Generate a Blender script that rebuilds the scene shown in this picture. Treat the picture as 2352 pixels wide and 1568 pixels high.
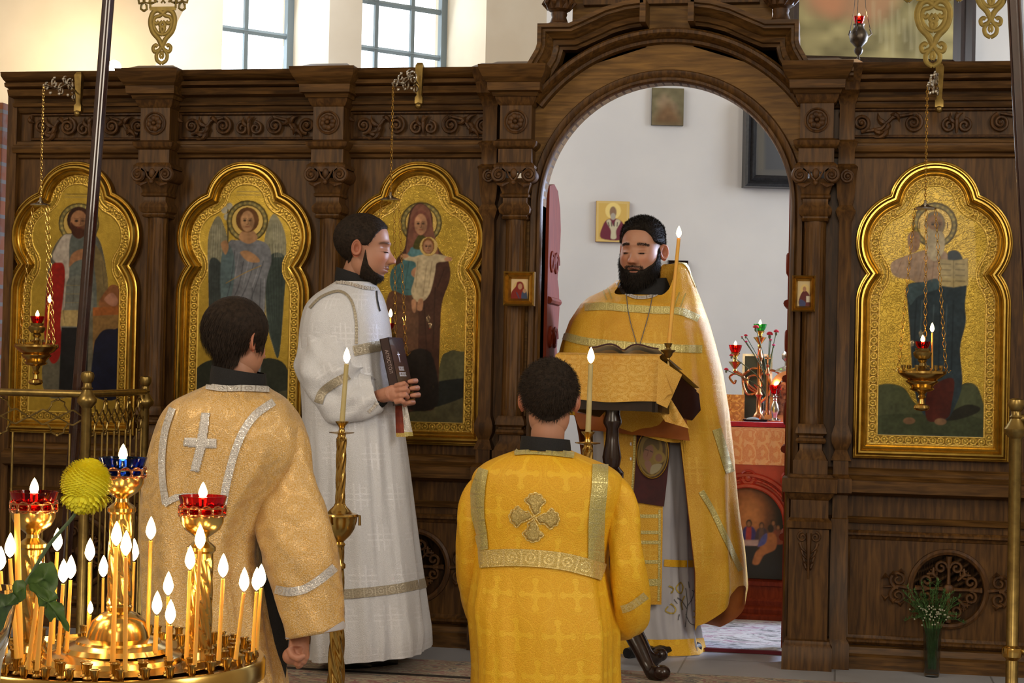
import bpy, math, random
import numpy as np
from mathutils import Vector, Matrix
from mathutils.bvhtree import BVHTree
random.seed(7); RNG = np.random.default_rng(7)
for o in list(bpy.data.objects): bpy.data.objects.remove(o)
scene = bpy.context.scene
COL = scene.collection
PI = math.pi

# ------------------------------------------------------------------ camera
FPX = 4000.0
YAW, PITCH, ROLL = math.radians(10.7), math.atan(66/4000), .022
CAM = np.array([0, -7.15, 1.16])
def _rx(a): c, s = math.cos(a), math.sin(a); return np.array([[1,0,0],[0,c,-s],[0,s,c]])
def _rz(a): c, s = math.cos(a), math.sin(a); return np.array([[c,-s,0],[s,c,0],[0,0,1]])
RCAM = _rz(YAW) @ _rx(PI/2+PITCH) @ _rz(ROLL)
cam_data = bpy.data.cameras.new('camera'); cam = bpy.data.objects.new('camera', cam_data); COL.objects.link(cam)
cam_data.sensor_width = 36; cam_data.lens = 36*FPX/2352; cam_data.clip_start = .05; cam_data.clip_end = 200
cam.matrix_world = Matrix([list(RCAM[i])+[CAM[i]] for i in range(3)]+[[0,0,0,1]])
scene.camera = cam

# ------------------------------------------------------------------ exposure, world, large lights
vs = scene.view_settings
vs.view_transform = 'Standard'; vs.look = 'None'; vs.gamma = 1; vs.use_curve_mapping = False
vs.exposure = 0.0
w = bpy.data.worlds.new('overcast_sky'); scene.world = w; w.use_nodes = True
bg = w.node_tree.nodes['Background']; bg.inputs[0].default_value = (.86,.94,1,1); bg.inputs[1].default_value = 4.0

def area(name, loc, target, size, power, color, size_y=None, spread=180):
    l = bpy.data.lights.new(name, 'AREA'); l.energy = power; l.color = color
    l.shape = 'RECTANGLE'; l.size = size; l.size_y = size_y or size; l.spread = math.radians(spread)
    o = bpy.data.objects.new(name, l); COL.objects.link(o); o.location = loc
    o.rotation_euler = (Vector(target)-Vector(loc)).to_track_quat('-Z','Y').to_euler()
    return o
def point(name, loc, power, color, r=.02, parent=None):
    l = bpy.data.lights.new(name, 'POINT'); l.energy = power; l.color = color; l.shadow_soft_size = r
    o = bpy.data.objects.new(name, l); COL.objects.link(o); o.location = loc
    if parent: o.parent = parent
    return o
WARM = (1,.80,.56); DAY = (.84,.92,1)
# added soft fill from the unseen nave: area lights at both sides and west
area('nave_fill_light', (3.6,-4.6,3.6), (-1.0,0,1.2), 1.4, 118, (1,.93,.82), 2.2)
area('nave_fill_light', (-4.4,-5.2,3.7), (-.8,0,1.2), 1.4, 95, (1,.86,.66), 2.2)
area('west_fill_light', (.3,-11.5,3.4), (-.8,0,1.2), 2.6, 185, (1,.87,.70), 2.4)
# daylight of the altar windows
area('altar_window_daylight', (2.3,1.9,2.6), (-1.3,3.2,1.6), 1.4, 46, DAY, 2.0)
area('altar_window_daylight', (-2.9,1.3,3.3), (-.2,4.2,1.4), 1.6, 26, DAY, 1.8)
# daylight falling out of the open doorway onto the step
area('altar_window_daylight', (2.4,2.75,2.3), (-1.7,-.6,1.1), 1.1, 80, (.58,.70,1), 1.3, 90)

# ------------------------------------------------------------------ pixel rays (2352 x 1568)
def ray(x, y): return RCAM @ np.array([(x-1176)/FPX, (784-y)/FPX, -1.])
def at(x, y, Y):
    d = ray(x, y); return CAM + d*((Y-CAM[1])/d[1])
def atz(x, y, z):
    d = ray(x, y); return CAM + d*((z-CAM[2])/d[2])
def atd(x, y, dist): return CAM + ray(x, y)*dist

# ------------------------------------------------------------------ mesh builder
def arr(p): return np.asarray(p, float)
class MB:
    def __init__(s): s.V=[]; s.F=[]; s.UV=[]; s.C=[]; s.n=0; s.hasc=False
    def add(s, V, F, uv=None, col=None):
        V = arr(V).reshape(-1,3); s.V.append(V)
        s.F += [tuple(int(i)+s.n for i in f) for f in F]
        s.UV.append(arr(uv).reshape(-1,2) if uv is not None else V[:,[0,2]])
        if col is not None: s.hasc = True
        s.C.append(arr(col).reshape(-1,4) if col is not None else np.ones((len(V),4)))
        s.n += len(V); return s
    def grid(s, P, cu=False, cv=False, uv=None, col=None, mask=None):
        P = arr(P); n, m = P.shape[:2]
        I = np.arange(n*m).reshape(n,m)
        iu = np.arange(n if cu else n-1); iv = np.arange(m if cv else m-1)
        A = I[np.ix_(iu,iv)]; B = I[np.ix_((iu+1)%n,iv)]; C_ = I[np.ix_((iu+1)%n,(iv+1)%m)]; D = I[np.ix_(iu,(iv+1)%m)]
        Q = np.stack([A,B,C_,D],-1).reshape(-1,4)
        if mask is not None: Q = Q[mask.reshape(-1)[Q].all(1)]
        return s.add(P.reshape(-1,3), Q.tolist(), uv, col)
    def box(s, c, d, M=None, taper=1):
        x,y,z = [v/2 for v in d]
        V = arr([[a*x*(taper if k>0 else 1),b*y*(taper if k>0 else 1),k*z] for k in (-1,1) for b in (-1,1) for a in (-1,1)])
        if M is not None: V = V @ arr(M).T
        return s.add(V+arr(c), [(0,2,3,1),(4,5,7,6),(0,1,5,4),(2,6,7,3),(0,4,6,2),(1,3,7,5)])
    def lathe(s, c, prof, n=28, axis=None, uvs=1):
        P = arr([[(r*math.cos(a), r*math.sin(a), z) for r, z in prof] for a in np.linspace(0,2*PI,n,endpoint=False)])
        if axis is not None:
            q = Vector((0,0,1)).rotation_difference(Vector(axis)).to_matrix(); P = P @ arr(q).T
        uv = arr([[(a/n*uvs, z) for r, z in prof] for a in range(n)])
        s.grid(P+arr(c), cu=True, uv=uv)
        k = len(prof); b = s.n-n*k
        if prof[0][0] > 1e-5: s.F.append(tuple(b+i*k for i in range(n)))
        if prof[-1][0] > 1e-5: s.F.append(tuple(b+i*k+k-1 for i in range(n))[::-1])
        return s
    def ball(s, c, r, n=14, sc=(1,1,1)):
        t = np.linspace(0,PI,n); a = np.linspace(0,2*PI,n*2,endpoint=False)
        P = np.stack([np.outer(np.cos(a),np.sin(t)),np.outer(np.sin(a),np.sin(t)),np.outer(np.ones_like(a),-np.cos(t))],-1)*r*arr(sc)
        return s.grid(P+arr(c), cu=True)
    def tube(s, path, r, n=8, closed=False, flat=1., ref=None, cap=True):
        P = arr(path); m = len(P); R = np.full(m, r) if np.isscalar(r) else np.interp(np.linspace(0,1,m), np.linspace(0,1,len(r)), r)
        T = np.zeros_like(P)
        T[1:-1] = P[2:]-P[:-2]; T[0] = P[1]-P[0]; T[-1] = P[-1]-P[-2]
        if closed: T[0] = T[-1] = P[1]-P[-1]
        T /= np.linalg.norm(T,axis=1)[:,None]+1e-12
        if ref is None: ref = (0,0,1) if abs(T[0][2])<.9 else (1,0,0)
        N = arr(ref)-T[0]*np.dot(ref,T[0]); N /= np.linalg.norm(N); rows = []
        fixed = flat != 1.
        for i in range(m):
            if fixed: N = arr(ref)-T[i]*np.dot(ref,T[i])
            else: N = N-T[i]*np.dot(N,T[i])
            N = N/(np.linalg.norm(N)+1e-12); B = np.cross(T[i],N)
            a = np.linspace(0,2*PI,n,endpoint=False)
            rows.append(P[i]+R[i]*(np.outer(np.cos(a)*flat,N)+np.outer(np.sin(a),B)))
        s.grid(rows, cu=closed, cv=True)
        if not closed and cap:
            b = s.n-m*n; s.F.append(tuple(range(b,b+n))[::-1]); s.F.append(tuple(range(s.n-n,s.n)))
        return s
    def prism(s, poly, y0, y1, f=None):
        """outline in (x, z), thick in y"""
        P = arr(poly); k = len(P)
        V = [(x,y0,z) for x,z in P]+[(x,y1,z) for x,z in P]
        if f: V = [f(*v) for v in V]
        ar = sum(P[i][0]*P[(i+1)%k][1]-P[(i+1)%k][0]*P[i][1] for i in range(k))
        fr = list(range(k)); F = [fr if ar > 0 else fr[::-1], [i+k for i in (fr[::-1] if ar > 0 else fr)]]
        for i in range(k):
            j = (i+1)%k; F.append((i,i+k,j+k,j) if ar > 0 else (j,j+k,i+k,i))
        return s.add(V, F)
    def sweep(s, path, prof, closed=False, f=None):
        """moulding: path in (x,z), profile (offset to the left of travel, y)"""
        P = arr(path); m = len(P); rows = []; L = 0
        for i in range(m):
            a = P[i]-P[i-1] if (i > 0 or closed) else P[1]-P[0]
            b = P[(i+1)%m]-P[i] if (i < m-1 or closed) else a
            a = a/np.linalg.norm(a); b = b/np.linalg.norm(b)
            na, nb = arr([-a[1],a[0]]), arr([-b[1],b[0]]); h = na+nb; h = h/max(.4,np.dot(h,h)/2)
            rows.append([(P[i][0]+h[0]*o_, y, P[i][1]+h[1]*o_) for o_, y in prof])
        rows = arr(rows)
        if f: rows = arr([[f(*p) for p in r] for r in rows])
        return s.grid(rows, cu=closed)
    def rectloft(s, cx, levels, yb=0.):
        """moulded block: levels (z, half width, front y)"""
        rows = [[(cx-h,yb,z),(cx-h,y,z),(cx+h,y,z),(cx+h,yb,z)] for z,h,y in levels]
        s.grid(rows, cv=True); b = s.n-4*len(levels)
        s.F += [(b,b+1,b+2,b+3),(s.n-1,s.n-2,s.n-3,s.n-4)]
        return s
    def data(s): return np.concatenate(s.V)
    def build(s, name, mat, parent=None, smooth=True, angle=40, loc=None):
        me = bpy.data.meshes.new(name); V = np.concatenate(s.V)
        off = wloc(parent) if parent else (arr(loc) if loc is not None else np.zeros(3))
        me.from_pydata((V-off).tolist(), [], s.F)
        uv = np.concatenate(s.UV); ul = me.uv_layers.new(name='UVMap')
        li = np.empty(len(me.loops), int); me.loops.foreach_get('vertex_index', li)
        ul.data.foreach_set('uv', uv[li].astype(np.float32).ravel())
        if s.hasc:
            ca = me.color_attributes.new('Col','FLOAT_COLOR','POINT'); ca.data.foreach_set('color', np.concatenate(s.C).astype(np.float32).ravel())
        me.materials.append(mat); me.validate(); me.update()
        if smooth:
            me.polygons.foreach_set('use_smooth', np.ones(len(me.polygons),bool))
            if angle < 180:
                try: me.set_sharp_from_angle(angle=math.radians(angle))
                except Exception: pass
        o = bpy.data.objects.new(name, me); COL.objects.link(o)
        if parent: o.parent = parent
        elif loc is not None: o.location = loc
        return o
def wloc(o):
    p = np.zeros(3)
    while o: p = p+arr(o.location); o = o.parent
    return p
def thing(name, label, cat, loc=(0,0,0), group=None):
    o = bpy.data.objects.new(name, None); COL.objects.link(o); o.empty_display_size = .05
    o.location = loc; return tag(o, label, cat, group)
def tag(o, label, cat, group=None, kind=None):
    if label: o['label'] = label
    if cat: o['category'] = cat
    if group: o['group'] = group
    if kind: o['kind'] = kind
    return o
def struct(o): o['kind'] = 'structure'; return o
def dup(root, loc, label=None, group=None, rot=None, scale=None):
    def cp(o, par):
        c = o.copy(); COL.objects.link(c)
        if par: c.parent = par
        for ch in o.children: cp(ch, c)
        return c
    r = cp(root, None); r.location = loc
    if rot is not None: r.rotation_euler = rot
    if scale is not None: r.scale = scale
    if label: r['label'] = label
    if group: r['group'] = group
    return r
def spiral(c, r0, r1, a0, turns, n=26):
    t = np.linspace(0,1,n); r = r0+(r1-r0)*t; a = a0+turns*2*PI*t
    return [(c[0]+q*math.cos(b), c[1]+q*math.sin(b)) for q,b in zip(r,a)]
def smooth_path(P, n=8, closed=False):
    P = arr(P); m = len(P); out = []
    for i in range(m if closed else m-1):
        if closed: p0,p1,p2,p3 = P[i-1],P[i],P[(i+1)%m],P[(i+2)%m]
        else: p0,p1,p2,p3 = P[max(i-1,0)],P[i],P[i+1],P[min(i+2,m-1)]
        for k in range(n):
            t = k/n; out.append(.5*((2*p1)+(-p0+p2)*t+(2*p0-5*p1+4*p2-p3)*t*t+(-p0+3*p1-3*p2+p3)*t**3))
    if not closed: out.append(P[-1])
    return arr(out)

# ------------------------------------------------------------------ materials
class E:
    """small expression wrapper over math nodes"""
    def __init__(s, nt, k): s.nt = nt; s.k = k
    def op(s, o, *a):
        n = s.nt.nodes.new('ShaderNodeMath'); n.operation = o
        for i, v in enumerate((s,)+a):
            v = v.k if isinstance(v, E) else v
            if isinstance(v,(int,float)): n.inputs[i].default_value = v
            else: s.nt.links.new(v, n.inputs[i])
        return E(s.nt, n.outputs[0])
    def __add__(s,o): return s.op('ADD',o)
    def __sub__(s,o): return s.op('SUBTRACT',o)
    def __mul__(s,o): return s.op('MULTIPLY',o)
    def __lt__(s,o): return s.op('LESS_THAN',o)
    def __gt__(s,o): return s.op('GREATER_THAN',o)
    def fr(s): return s.op('FRACT')
    def fl(s): return s.op('FLOOR')
    def ab(s): return s.op('ABSOLUTE')
    def mx(s,o): return s.op('MAXIMUM',o)
    def mn(s,o): return s.op('MINIMUM',o)
    def sin(s): return s.op('SINE')
    def len2(s,o): return (s*s+o*o).op('SQRT')
def newmat(name):
    m = bpy.data.materials.new(name); m.use_nodes = True
    return m, m.node_tree, m.node_tree.nodes['Principled BSDF']
def setin(b, **k):
    al = dict(rough='Roughness', metal='Metallic', spec='Specular IOR Level', sheen='Sheen Weight', trans='Transmission Weight', ior='IOR', coat='Coat Weight', alpha='Alpha', sss='Subsurface Weight', emis='Emission Strength', aniso='Anisotropic')
    for q, v in k.items():
        if al[q] in b.inputs: b.inputs[al[q]].default_value = v
def rgba(c): return (*c[:3],1)
def mix(nt, f, a, b):
    n = nt.nodes.new('ShaderNodeMix'); n.data_type = 'RGBA'
    for i, v in ((0,f),(6,a),(7,b)):
        v = v.k if isinstance(v,E) else v
        if isinstance(v,(tuple,list)): n.inputs[i].default_value = rgba(v)
        elif isinstance(v,(int,float)): n.inputs[i].default_value = v
        else: nt.links.new(v, n.inputs[i])
    return n.outputs[2]
def noise(nt, scale, vec=None, detail=3, stretch=None, rough=.5, dist=0):
    n = nt.nodes.new('ShaderNodeTexNoise'); n.inputs['Scale'].default_value = scale; n.inputs['Detail'].default_value = detail; n.inputs['Roughness'].default_value = rough; n.inputs['Distortion'].default_value = dist
    tc = nt.nodes.new('ShaderNodeTexCoord'); src = tc.outputs[vec or 'Object']
    if stretch:
        mp = nt.nodes.new('ShaderNodeMapping'); mp.inputs['Scale'].default_value = stretch; nt.links.new(src, mp.inputs[0]); src = mp.outputs[0]
    nt.links.new(src, n.inputs['Vector']); return E(nt, n.outputs[0])
def bump(nt, b, h, strength, dist=.002):
    n = nt.nodes.new('ShaderNodeBump'); n.inputs['Strength'].default_value = strength; n.inputs['Distance'].default_value = dist
    nt.links.new(h.k, n.inputs['Height']); nt.links.new(n.outputs[0], b.inputs['Normal'])
def plain(name, c, rough=.5, metal=0, c2=None, ns=30, bs=0, bd=.002, stretch=None, **k):
    m, nt, b = newmat(name); setin(b, rough=rough, metal=metal, **k)
    b.inputs['Base Color'].default_value = rgba(c)
    if c2 is not None or bs:
        n = noise(nt, ns, stretch=stretch, detail=4)
        if c2 is not None:
            f = (n-.35)*3.2; f = f.mx(0.).mn(1.); nt.links.new(mix(nt, f, c, c2), b.inputs['Base Color'])
        if bs: bump(nt, b, n, bs, bd)
    return m
def vcol(name, rough=.5, metal_from_alpha=False, bs=0, ns=60, gold_relief=False, **k):
    m, nt, b = newmat(name); setin(b, rough=rough, **k); b.inputs['Coat Roughness'].default_value = .04
    a = nt.nodes.new('ShaderNodeVertexColor'); a.layer_name = 'Col'
    nt.links.new(a.outputs[0], b.inputs['Base Color'])
    if metal_from_alpha:
        al = E(nt, a.outputs[1]); nt.links.new((al*.85).k, b.inputs['Metallic'])
        nt.links.new((al*(-.16)+.5).k, b.inputs['Roughness'])
        v = nt.nodes.new('ShaderNodeTexVoronoi'); v.feature = 'DISTANCE_TO_EDGE'; v.inputs['Scale'].default_value = 85
        nn = nt.nodes.new('ShaderNodeTexNoise'); nn.inputs['Scale'].default_value = 22; nn.inputs['Detail'].default_value = 2
        tc = nt.nodes.new('ShaderNodeTexCoord'); nt.links.new(tc.outputs['Object'], nn.inputs[0])
        mx_ = nt.nodes.new('ShaderNodeMix'); mx_.data_type = 'RGBA'; mx_.inputs[0].default_value = .08
        nt.links.new(tc.outputs['Object'], mx_.inputs[6]); nt.links.new(nn.outputs[1], mx_.inputs[7]); nt.links.new(mx_.outputs[2], v.inputs['Vector'])
        h = (E(nt, v.outputs[0])*9.).mn(1.)*al
        bump(nt, b, h+noise(nt,260)*.3, .35 if gold_relief else .1, .0015)
    elif bs: bump(nt, b, noise(nt, ns), bs, .002)
    return m
def emit(name, c, s):
    m = bpy.data.materials.new(name); m.use_nodes = True; nt = m.node_tree; nt.nodes.clear()
    e = nt.nodes.new('ShaderNodeEmission'); o = nt.nodes.new('ShaderNodeOutputMaterial')
    e.inputs[0].default_value = rgba(c); e.inputs[1].default_value = s; nt.links.new(e.outputs[0], o.inputs[0]); return m
def glass(name, c, rough=.03, alpha=1):
    m, nt, b = newmat(name); b.inputs['Base Color'].default_value = rgba(c); setin(b, rough=rough, trans=1, ior=1.3); return m
def wood(name, a, b_, rough=.42, vert=True, scale=1., bs=.35, spec=.5):
    m, nt, b = newmat(name); setin(b, rough=rough, spec=spec)
    st = (9,9,.9) if vert else (.9,9,9)
    g = noise(nt, 7*scale, stretch=st, detail=6, dist=.6); g2 = noise(nt, 1.3, detail=2)
    f = ((g-.38)*2.6+(g2-.5)*.8).mx(0.).mn(1.)
    nt.links.new(mix(nt, f, a, b_), b.inputs['Base Color']); bump(nt, b, g, bs, .0015)
    return m
def _motif(nt, kind, u, v, s):
    """woven figure, 0..1, from cloth coordinates in metres"""
    if kind == 'cross':
        row = (v*(1/s)).fl(); uu = u*(1/s)+row*.5
        x = (uu.fr()-.5).ab(); y = ((v*(1/s)).fr()-.5).ab()
        arm = ((x < .045)*(y < .36)).mx((y < .045)*(x < .36))
        ends = ((x-.33).len2(y) < .085).mx((y-.33).len2(x) < .085)
        dia = ((x+y) < .17)*((x+y) > .09)
        ring = (x.len2(y) < .47)*(x.len2(y) > .435)
        return arm.mx(ends).mx(dia).mx(ring*.5)
    if kind == 'grid':      # squared cross of fine bars
        row = (v*(1/s)).fl(); uu = u*(1/s)+row*.5
        x = (uu.fr()-.5).ab(); y = ((v*(1/s)).fr()-.5).ab()
        bar = ((x-.07).ab() < .022)*(y < .33); bar2 = ((y-.07).ab() < .022)*(x < .33)
        sq = ((x.mx(y)-.22).ab() < .022)*((x.mn(y)) > .04)
        return bar.mx(bar2).mx(sq*.6)
    if kind == 'band':      # galloon: edge lines, rosettes
        x = (u*(1/s)).fr()-.5; y = v
        r = x.len2(y*(1/s))
        return ((r < .30)*(r > .2)).mx(r < .09).mx((x.ab() > .44)).mx((y.ab() > s*.40)*(y.ab() < s*.44))
    # scrolls: distorted rings
    n1 = noise(nt, 9/s*.25, vec='UV', detail=1)
    x = ((u*(1/s)+n1*.5).fr()-.5); y = ((v*(1/s)+n1*.5).fr()-.5)
    r = x.len2(y)
    return (((r*17.)+x*6.).sin() > .35)*1.
def brocade(name, ground, thread, s, kind='cross', metal=.35, rough=.45, mixf=.75, sheen=.25, weave=330, spark=.35, fade=None):
    m, nt, b = newmat(name)
    tc = nt.nodes.new('ShaderNodeTexCoord'); sx = nt.nodes.new('ShaderNodeSeparateXYZ'); nt.links.new(tc.outputs['UV'], sx.inputs[0])
    f = _motif(nt, kind, E(nt,sx.outputs[0]), E(nt,sx.outputs[1]), s)
    wv = noise(nt, weave, detail=1); big = noise(nt, 7, detail=2)
    c1 = mix(nt, ((wv-.5)*spark*4+.3).mx(0.).mn(1.), ground, thread)
    c2 = mix(nt, f*mixf, c1, thread)
    if fade: c2 = mix(nt, ((big-.42)*3).mx(0.).mn(1.)*.5, c2, fade)
    nt.links.new(c2, b.inputs['Base Color'])
    nt.links.new((f*metal+metal*.35).k, b.inputs['Metallic']); nt.links.new((f*(-.1)+rough).k, b.inputs['Roughness'])
    setin(b, sheen=sheen); b.inputs['Sheen Roughness'].default_value = .4
    fold = noise(nt, 13, detail=4, stretch=(1,1,.4)); fold2 = noise(nt, 5, detail=3, stretch=(1.2,1,.35), dist=.8)
    bump(nt, b, f*.35+wv*.9+fold*2.5+fold2*7., .8, .0022)
    return m
M = {}
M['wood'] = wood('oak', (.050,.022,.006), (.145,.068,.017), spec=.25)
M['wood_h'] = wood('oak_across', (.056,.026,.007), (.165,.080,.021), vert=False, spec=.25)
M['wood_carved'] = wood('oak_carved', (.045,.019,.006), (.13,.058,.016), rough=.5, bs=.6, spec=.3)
M['wood_lit'] = wood('oak_lit', (.12,.058,.012), (.28,.145,.033), rough=.45, spec=.25, vert=False)  # lit copy of the oak: brighter light on the arch put into its colour
M['darkwood'] = wood('dark_stained_wood', (.012,.005,.003), (.035,.013,.008), rough=.25, spec=.7)
M['redwood'] = wood('red_brown_wood', (.13,.018,.007), (.22,.035,.012), rough=.6, spec=.15)
M['gold'] = plain('gilding', (.56,.37,.075), .24, .95, (.42,.27,.05), 25, .08)
M['gold_dark'] = plain('gilding_aged', (.42,.25,.05), .34, .9, (.3,.17,.03), 40, .1)
M['brass'] = plain('brass', (.66,.44,.13), .2, 1, (.52,.33,.09), 18, .05)
M['brass_old'] = plain('brass_tarnished', (.36,.25,.08), .34, .95, (.22,.15,.05), 30, .12)
M['silver'] = plain('silvered_metal', (.66,.62,.54), .25, 1, (.5,.46,.4), 30, .08)
M['bronze'] = plain('bronze_openwork', (.22,.155,.035), .45, .65, (.17,.12,.028), 40, .1)
M['black'] = plain('black_cloth', (.006,.006,.007), .85, 0, (.012,.012,.014), 300, .3)
M['candle'] = plain('beeswax', (.86,.50,.09), .5, 0, (.78,.40,.06), 12, .1, sss=.35)
M['candle_pale'] = plain('pale_wax', (.60,.50,.24), .5, 0, (.5,.4,.16), 12, .1)
M['candle'].node_tree.nodes['Principled BSDF'].inputs['Subsurface Scale'].default_value = .01
M['wick'] = plain('wick', (.02,.015,.01), .9)
M['flame'] = emit('candle_flame', (1,.66,.26), 26)
M['red_glass'] = glass('red_glass', (.75,.012,.010))
M['blue_glass'] = glass('blue_glass', (.012,.08,.62))
M['green_glass'] = glass('green_glass', (.08,.55,.15))
M['clear_glass'] = glass('clear_glass', (.92,.96,.97), .02)
M['plaster'] = plain('cream_plaster', (.62,.54,.42), .9, 0, (.55,.46,.34), 2.2, .15, .01)
M['plaster_white'] = plain('white_plaster', (.70,.69,.68), .9, 0, (.62,.615,.62), 1.7, .15, .01)
M['paint'] = vcol('oil_paint', .55)
# ------------------------------------------------------------------ the room
def wall_seg(mb, p, q, z0, z1, t=.3):
    """vertical slab from p to q (plan points), thickness behind (left of travel)"""
    p, q = arr(p), arr(q); d = q-p; d = d/np.linalg.norm(d); n = arr([-d[1],d[0]])*t
    V = [(*p,z0),(*q,z0),(*(q+n),z0),(*(p+n),z0),(*p,z1),(*q,z1),(*(q+n),z1),(*(p+n),z1)]
    mb.add(V, [(3,2,1,0),(4,5,6,7),(0,1,5,4),(1,2,6,5),(2,3,7,6),(3,0,4,7)])
# floors: nave floor, raised solea, steps
def stone(name, a, b_, grout, tile):
    m, nt, b = newmat(name); setin(b, rough=.42, spec=.5)
    br = nt.nodes.new('ShaderNodeTexBrick'); br.offset = 0; br.inputs['Scale'].default_value = 1
    br.inputs['Brick Width'].default_value = tile; br.inputs['Row Height'].default_value = tile; br.inputs['Mortar Size'].default_value = .004
    br.inputs['Color1'].default_value = rgba(a); br.inputs['Color2'].default_value = rgba(b_); br.inputs['Mortar'].default_value = rgba(grout)
    tc = nt.nodes.new('ShaderNodeTexCoord'); nt.links.new(tc.outputs['Object'], br.inputs[0])
    n = noise(nt, 5, detail=5); nt.links.new(mix(nt, ((n-.4)*2).mx(0.).mn(1.)*.5, br.outputs[0], (a[0]*.6,a[1]*.6,a[2]*.62)), b.inputs['Base Color'])
    return m
M['stone'] = stone('grey_stone_slabs', (.38,.40,.45), (.33,.35,.40), (.18,.19,.21), .6)
mb = MB(); mb.box((-.6,1.5,-.15), (9.4,6.0,.3)); struct(mb.build('floor', M['stone'], smooth=False))
mb = MB(); mb.box((-.6,-1.66,-.21), (9.4,.32,.14)); struct(mb.build('trim_1', M['stone'], smooth=False))
mb = MB(); mb.box((-.6,-6.7,-.33), (9.4,10.6,.12)); struct(mb.build('floor', M['stone'], smooth=False))
# apse end wall and diagonal wall with the two windows
corner = atd(1250,300,10.75)[:2]
de = arr([math.cos(math.radians(13)), math.sin(math.radians(13))])
dd = arr([math.cos(math.radians(45)), math.sin(math.radians(45))])
mb = MB(); wall_seg(mb, corner, corner+de*4.2, 0, 5.6); struct(mb.build('wall_back', M['plaster_white'], smooth=False))
def on_line(x, p, d, y=120):     # plan distance along a wall seen at pixel column x
    r = ray(x, y)[:2]; A = np.array([[d[0],-r[0]],[d[1],-r[1]]]); s = np.linalg.solve(A, CAM[:2]-p); return s[0]
nn = arr([-dd[1],dd[0]])
s1a, s1b, s2a, s2b = [on_line(x, corner, dd) for x in (510,755,830,1115)]
# recess so that the right end of the glass shows at x=1022
rec = .2
for k in range(400):
    t = .1+k*.003
    if on_line(1022, corner+nn*t, dd) > s2b: rec = t; break
rec = min(max(t, .2), .7)
segs = [(-5.2,s1a),(s1b,s2a),(s2b,0)]
zs, zt = 2.15, 4.4
mb = MB()
for a, b_ in segs: wall_seg(mb, corner+dd*a, corner+dd*b_, 0, 5.6, rec+.12)
for a, b_ in ((s1a,s1b),(s2a,s2b)):
    wall_seg(mb, corner+dd*a, corner+dd*b_, 0, zs, rec+.12); wall_seg(mb, corner+dd*a, corner+dd*b_, zt, 5.6, rec+.12)
struct(mb.build('wall_left', M['plaster'], smooth=False))
M['win_metal'] = plain('grey_window_bars', (.16,.20,.22), .6)
for i, (a, b_) in enumerate(((s1a,s1b),(s2a,s2b))):
    P0 = corner+dd*a+nn*rec; W_ = b_-a
    fr = MB()
    def wp(u, z, t=0): q = P0+dd*u+nn*t; return (q[0],q[1],z)
    def bar(u0,z0,u1,z1,r): fr.tube([wp(u0,z0),wp(u1,z1)], r, 4)
    for u in (.012, W_-.02): bar(u,zs,u,zt,.03)
    for z in (zs+.02,zt-.02): bar(0,z,W_,z,.03)
    for xp in ((563,) if i == 0 else (862,945)):
        u = on_line(xp, corner+nn*rec, dd)-a; bar(u,zs,u,zt,.017)
    for k in range(-2,5):
        z = 2.81+k*.285
        if zs+.05 < z < zt-.05: bar(0,z,W_,z,.017)
    o = struct(fr.build('window_%d'%(i+1), M['win_metal'], smooth=False))
    g = MB(); g.add([wp(0,zs,.02),wp(W_,zs,.02),wp(W_,zt,.02),wp(0,zt,.02)], [(0,1,2,3)])
    m, nt, b = newmat('window_glass'); setin(b, rough=.0, trans=1, ior=1.0, spec=.1); b.inputs['Base Color'].default_value = (1,1,1,1)
    g.build('pane', m, o, smooth=False)
    c = P0+dd*W_/2-nn*.05
    area('window_daylight', (c[0],c[1],(zs+zt)/2), (c[0]-nn[0]*-1+nn[0]*-2,c[1]-nn[1]*1,(zs+zt)/2-.3), W_*.9, 9, (.80,.91,1), 2.0)
# brick side wall at the left end of the screen, nave walls, ceiling
def brick(name):
    m, nt, b = newmat(name); setin(b, rough=.9)
    br = nt.nodes.new('ShaderNodeTexBrick'); br.inputs['Scale'].default_value = 1
    br.inputs['Brick Width'].default_value = .26; br.inputs['Row Height'].default_value = .078; br.inputs['Mortar Size'].default_value = .009
    br.inputs['Color1'].default_value = (.33,.11,.05,1); br.inputs['Color2'].default_value = (.22,.08,.045,1); br.inputs['Mortar'].default_value = (.20,.18,.17,1)
    tc = nt.nodes.new('ShaderNodeTexCoord'); mp = nt.nodes.new('ShaderNodeMapping'); mp.inputs['Rotation'].default_value = (PI/2,0,0)
    nt.links.new(tc.outputs['Object'], mp.inputs[0]); nt.links.new(mp.outputs[0], br.inputs[0])
    n = noise(nt, 14, detail=4); nt.links.new(mix(nt, ((n-.5)*4).mx(0.).mn(1.)*.6, br.outputs[0], (.20,.19,.18)), b.inputs['Base Color']); bump(nt, b, n, .5, .01)
    return m
M['brick'] = brick('old_brick')
xl = at(16,400,0)[0]
mb = MB(); mb.box((xl-.55,.12,1.15), (1.02,.2,2.30)); struct(mb.build('wall_brick', M['brick'], smooth=False))
mb = MB(); mb.box((xl-1.15,-5,2.65), (.2,14,5.9)); struct(mb.build('wall_nave_left', M['plaster'], smooth=False))
mb = MB(); mb.box((4.0,-5,2.65), (.2,14.,5.9)); struct(mb.build('wall_nave_right', M['plaster'], smooth=False))
mb = MB(); mb.box((4.0,3.0,2.65), (.2,3.2,5.9)); struct(mb.build('wall_right', M['plaster_white'], smooth=False))
mb = MB(); mb.box((-.5,-12.1,2.65), (9.4,.2,5.9)); struct(mb.build('wall_front', M['plaster'], smooth=False))
mb = MB(); mb.box((-.5,-3.6,5.65), (9.6,17.4,.1)); struct(mb.build('ceiling', M['plaster'], smooth=False))
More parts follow.
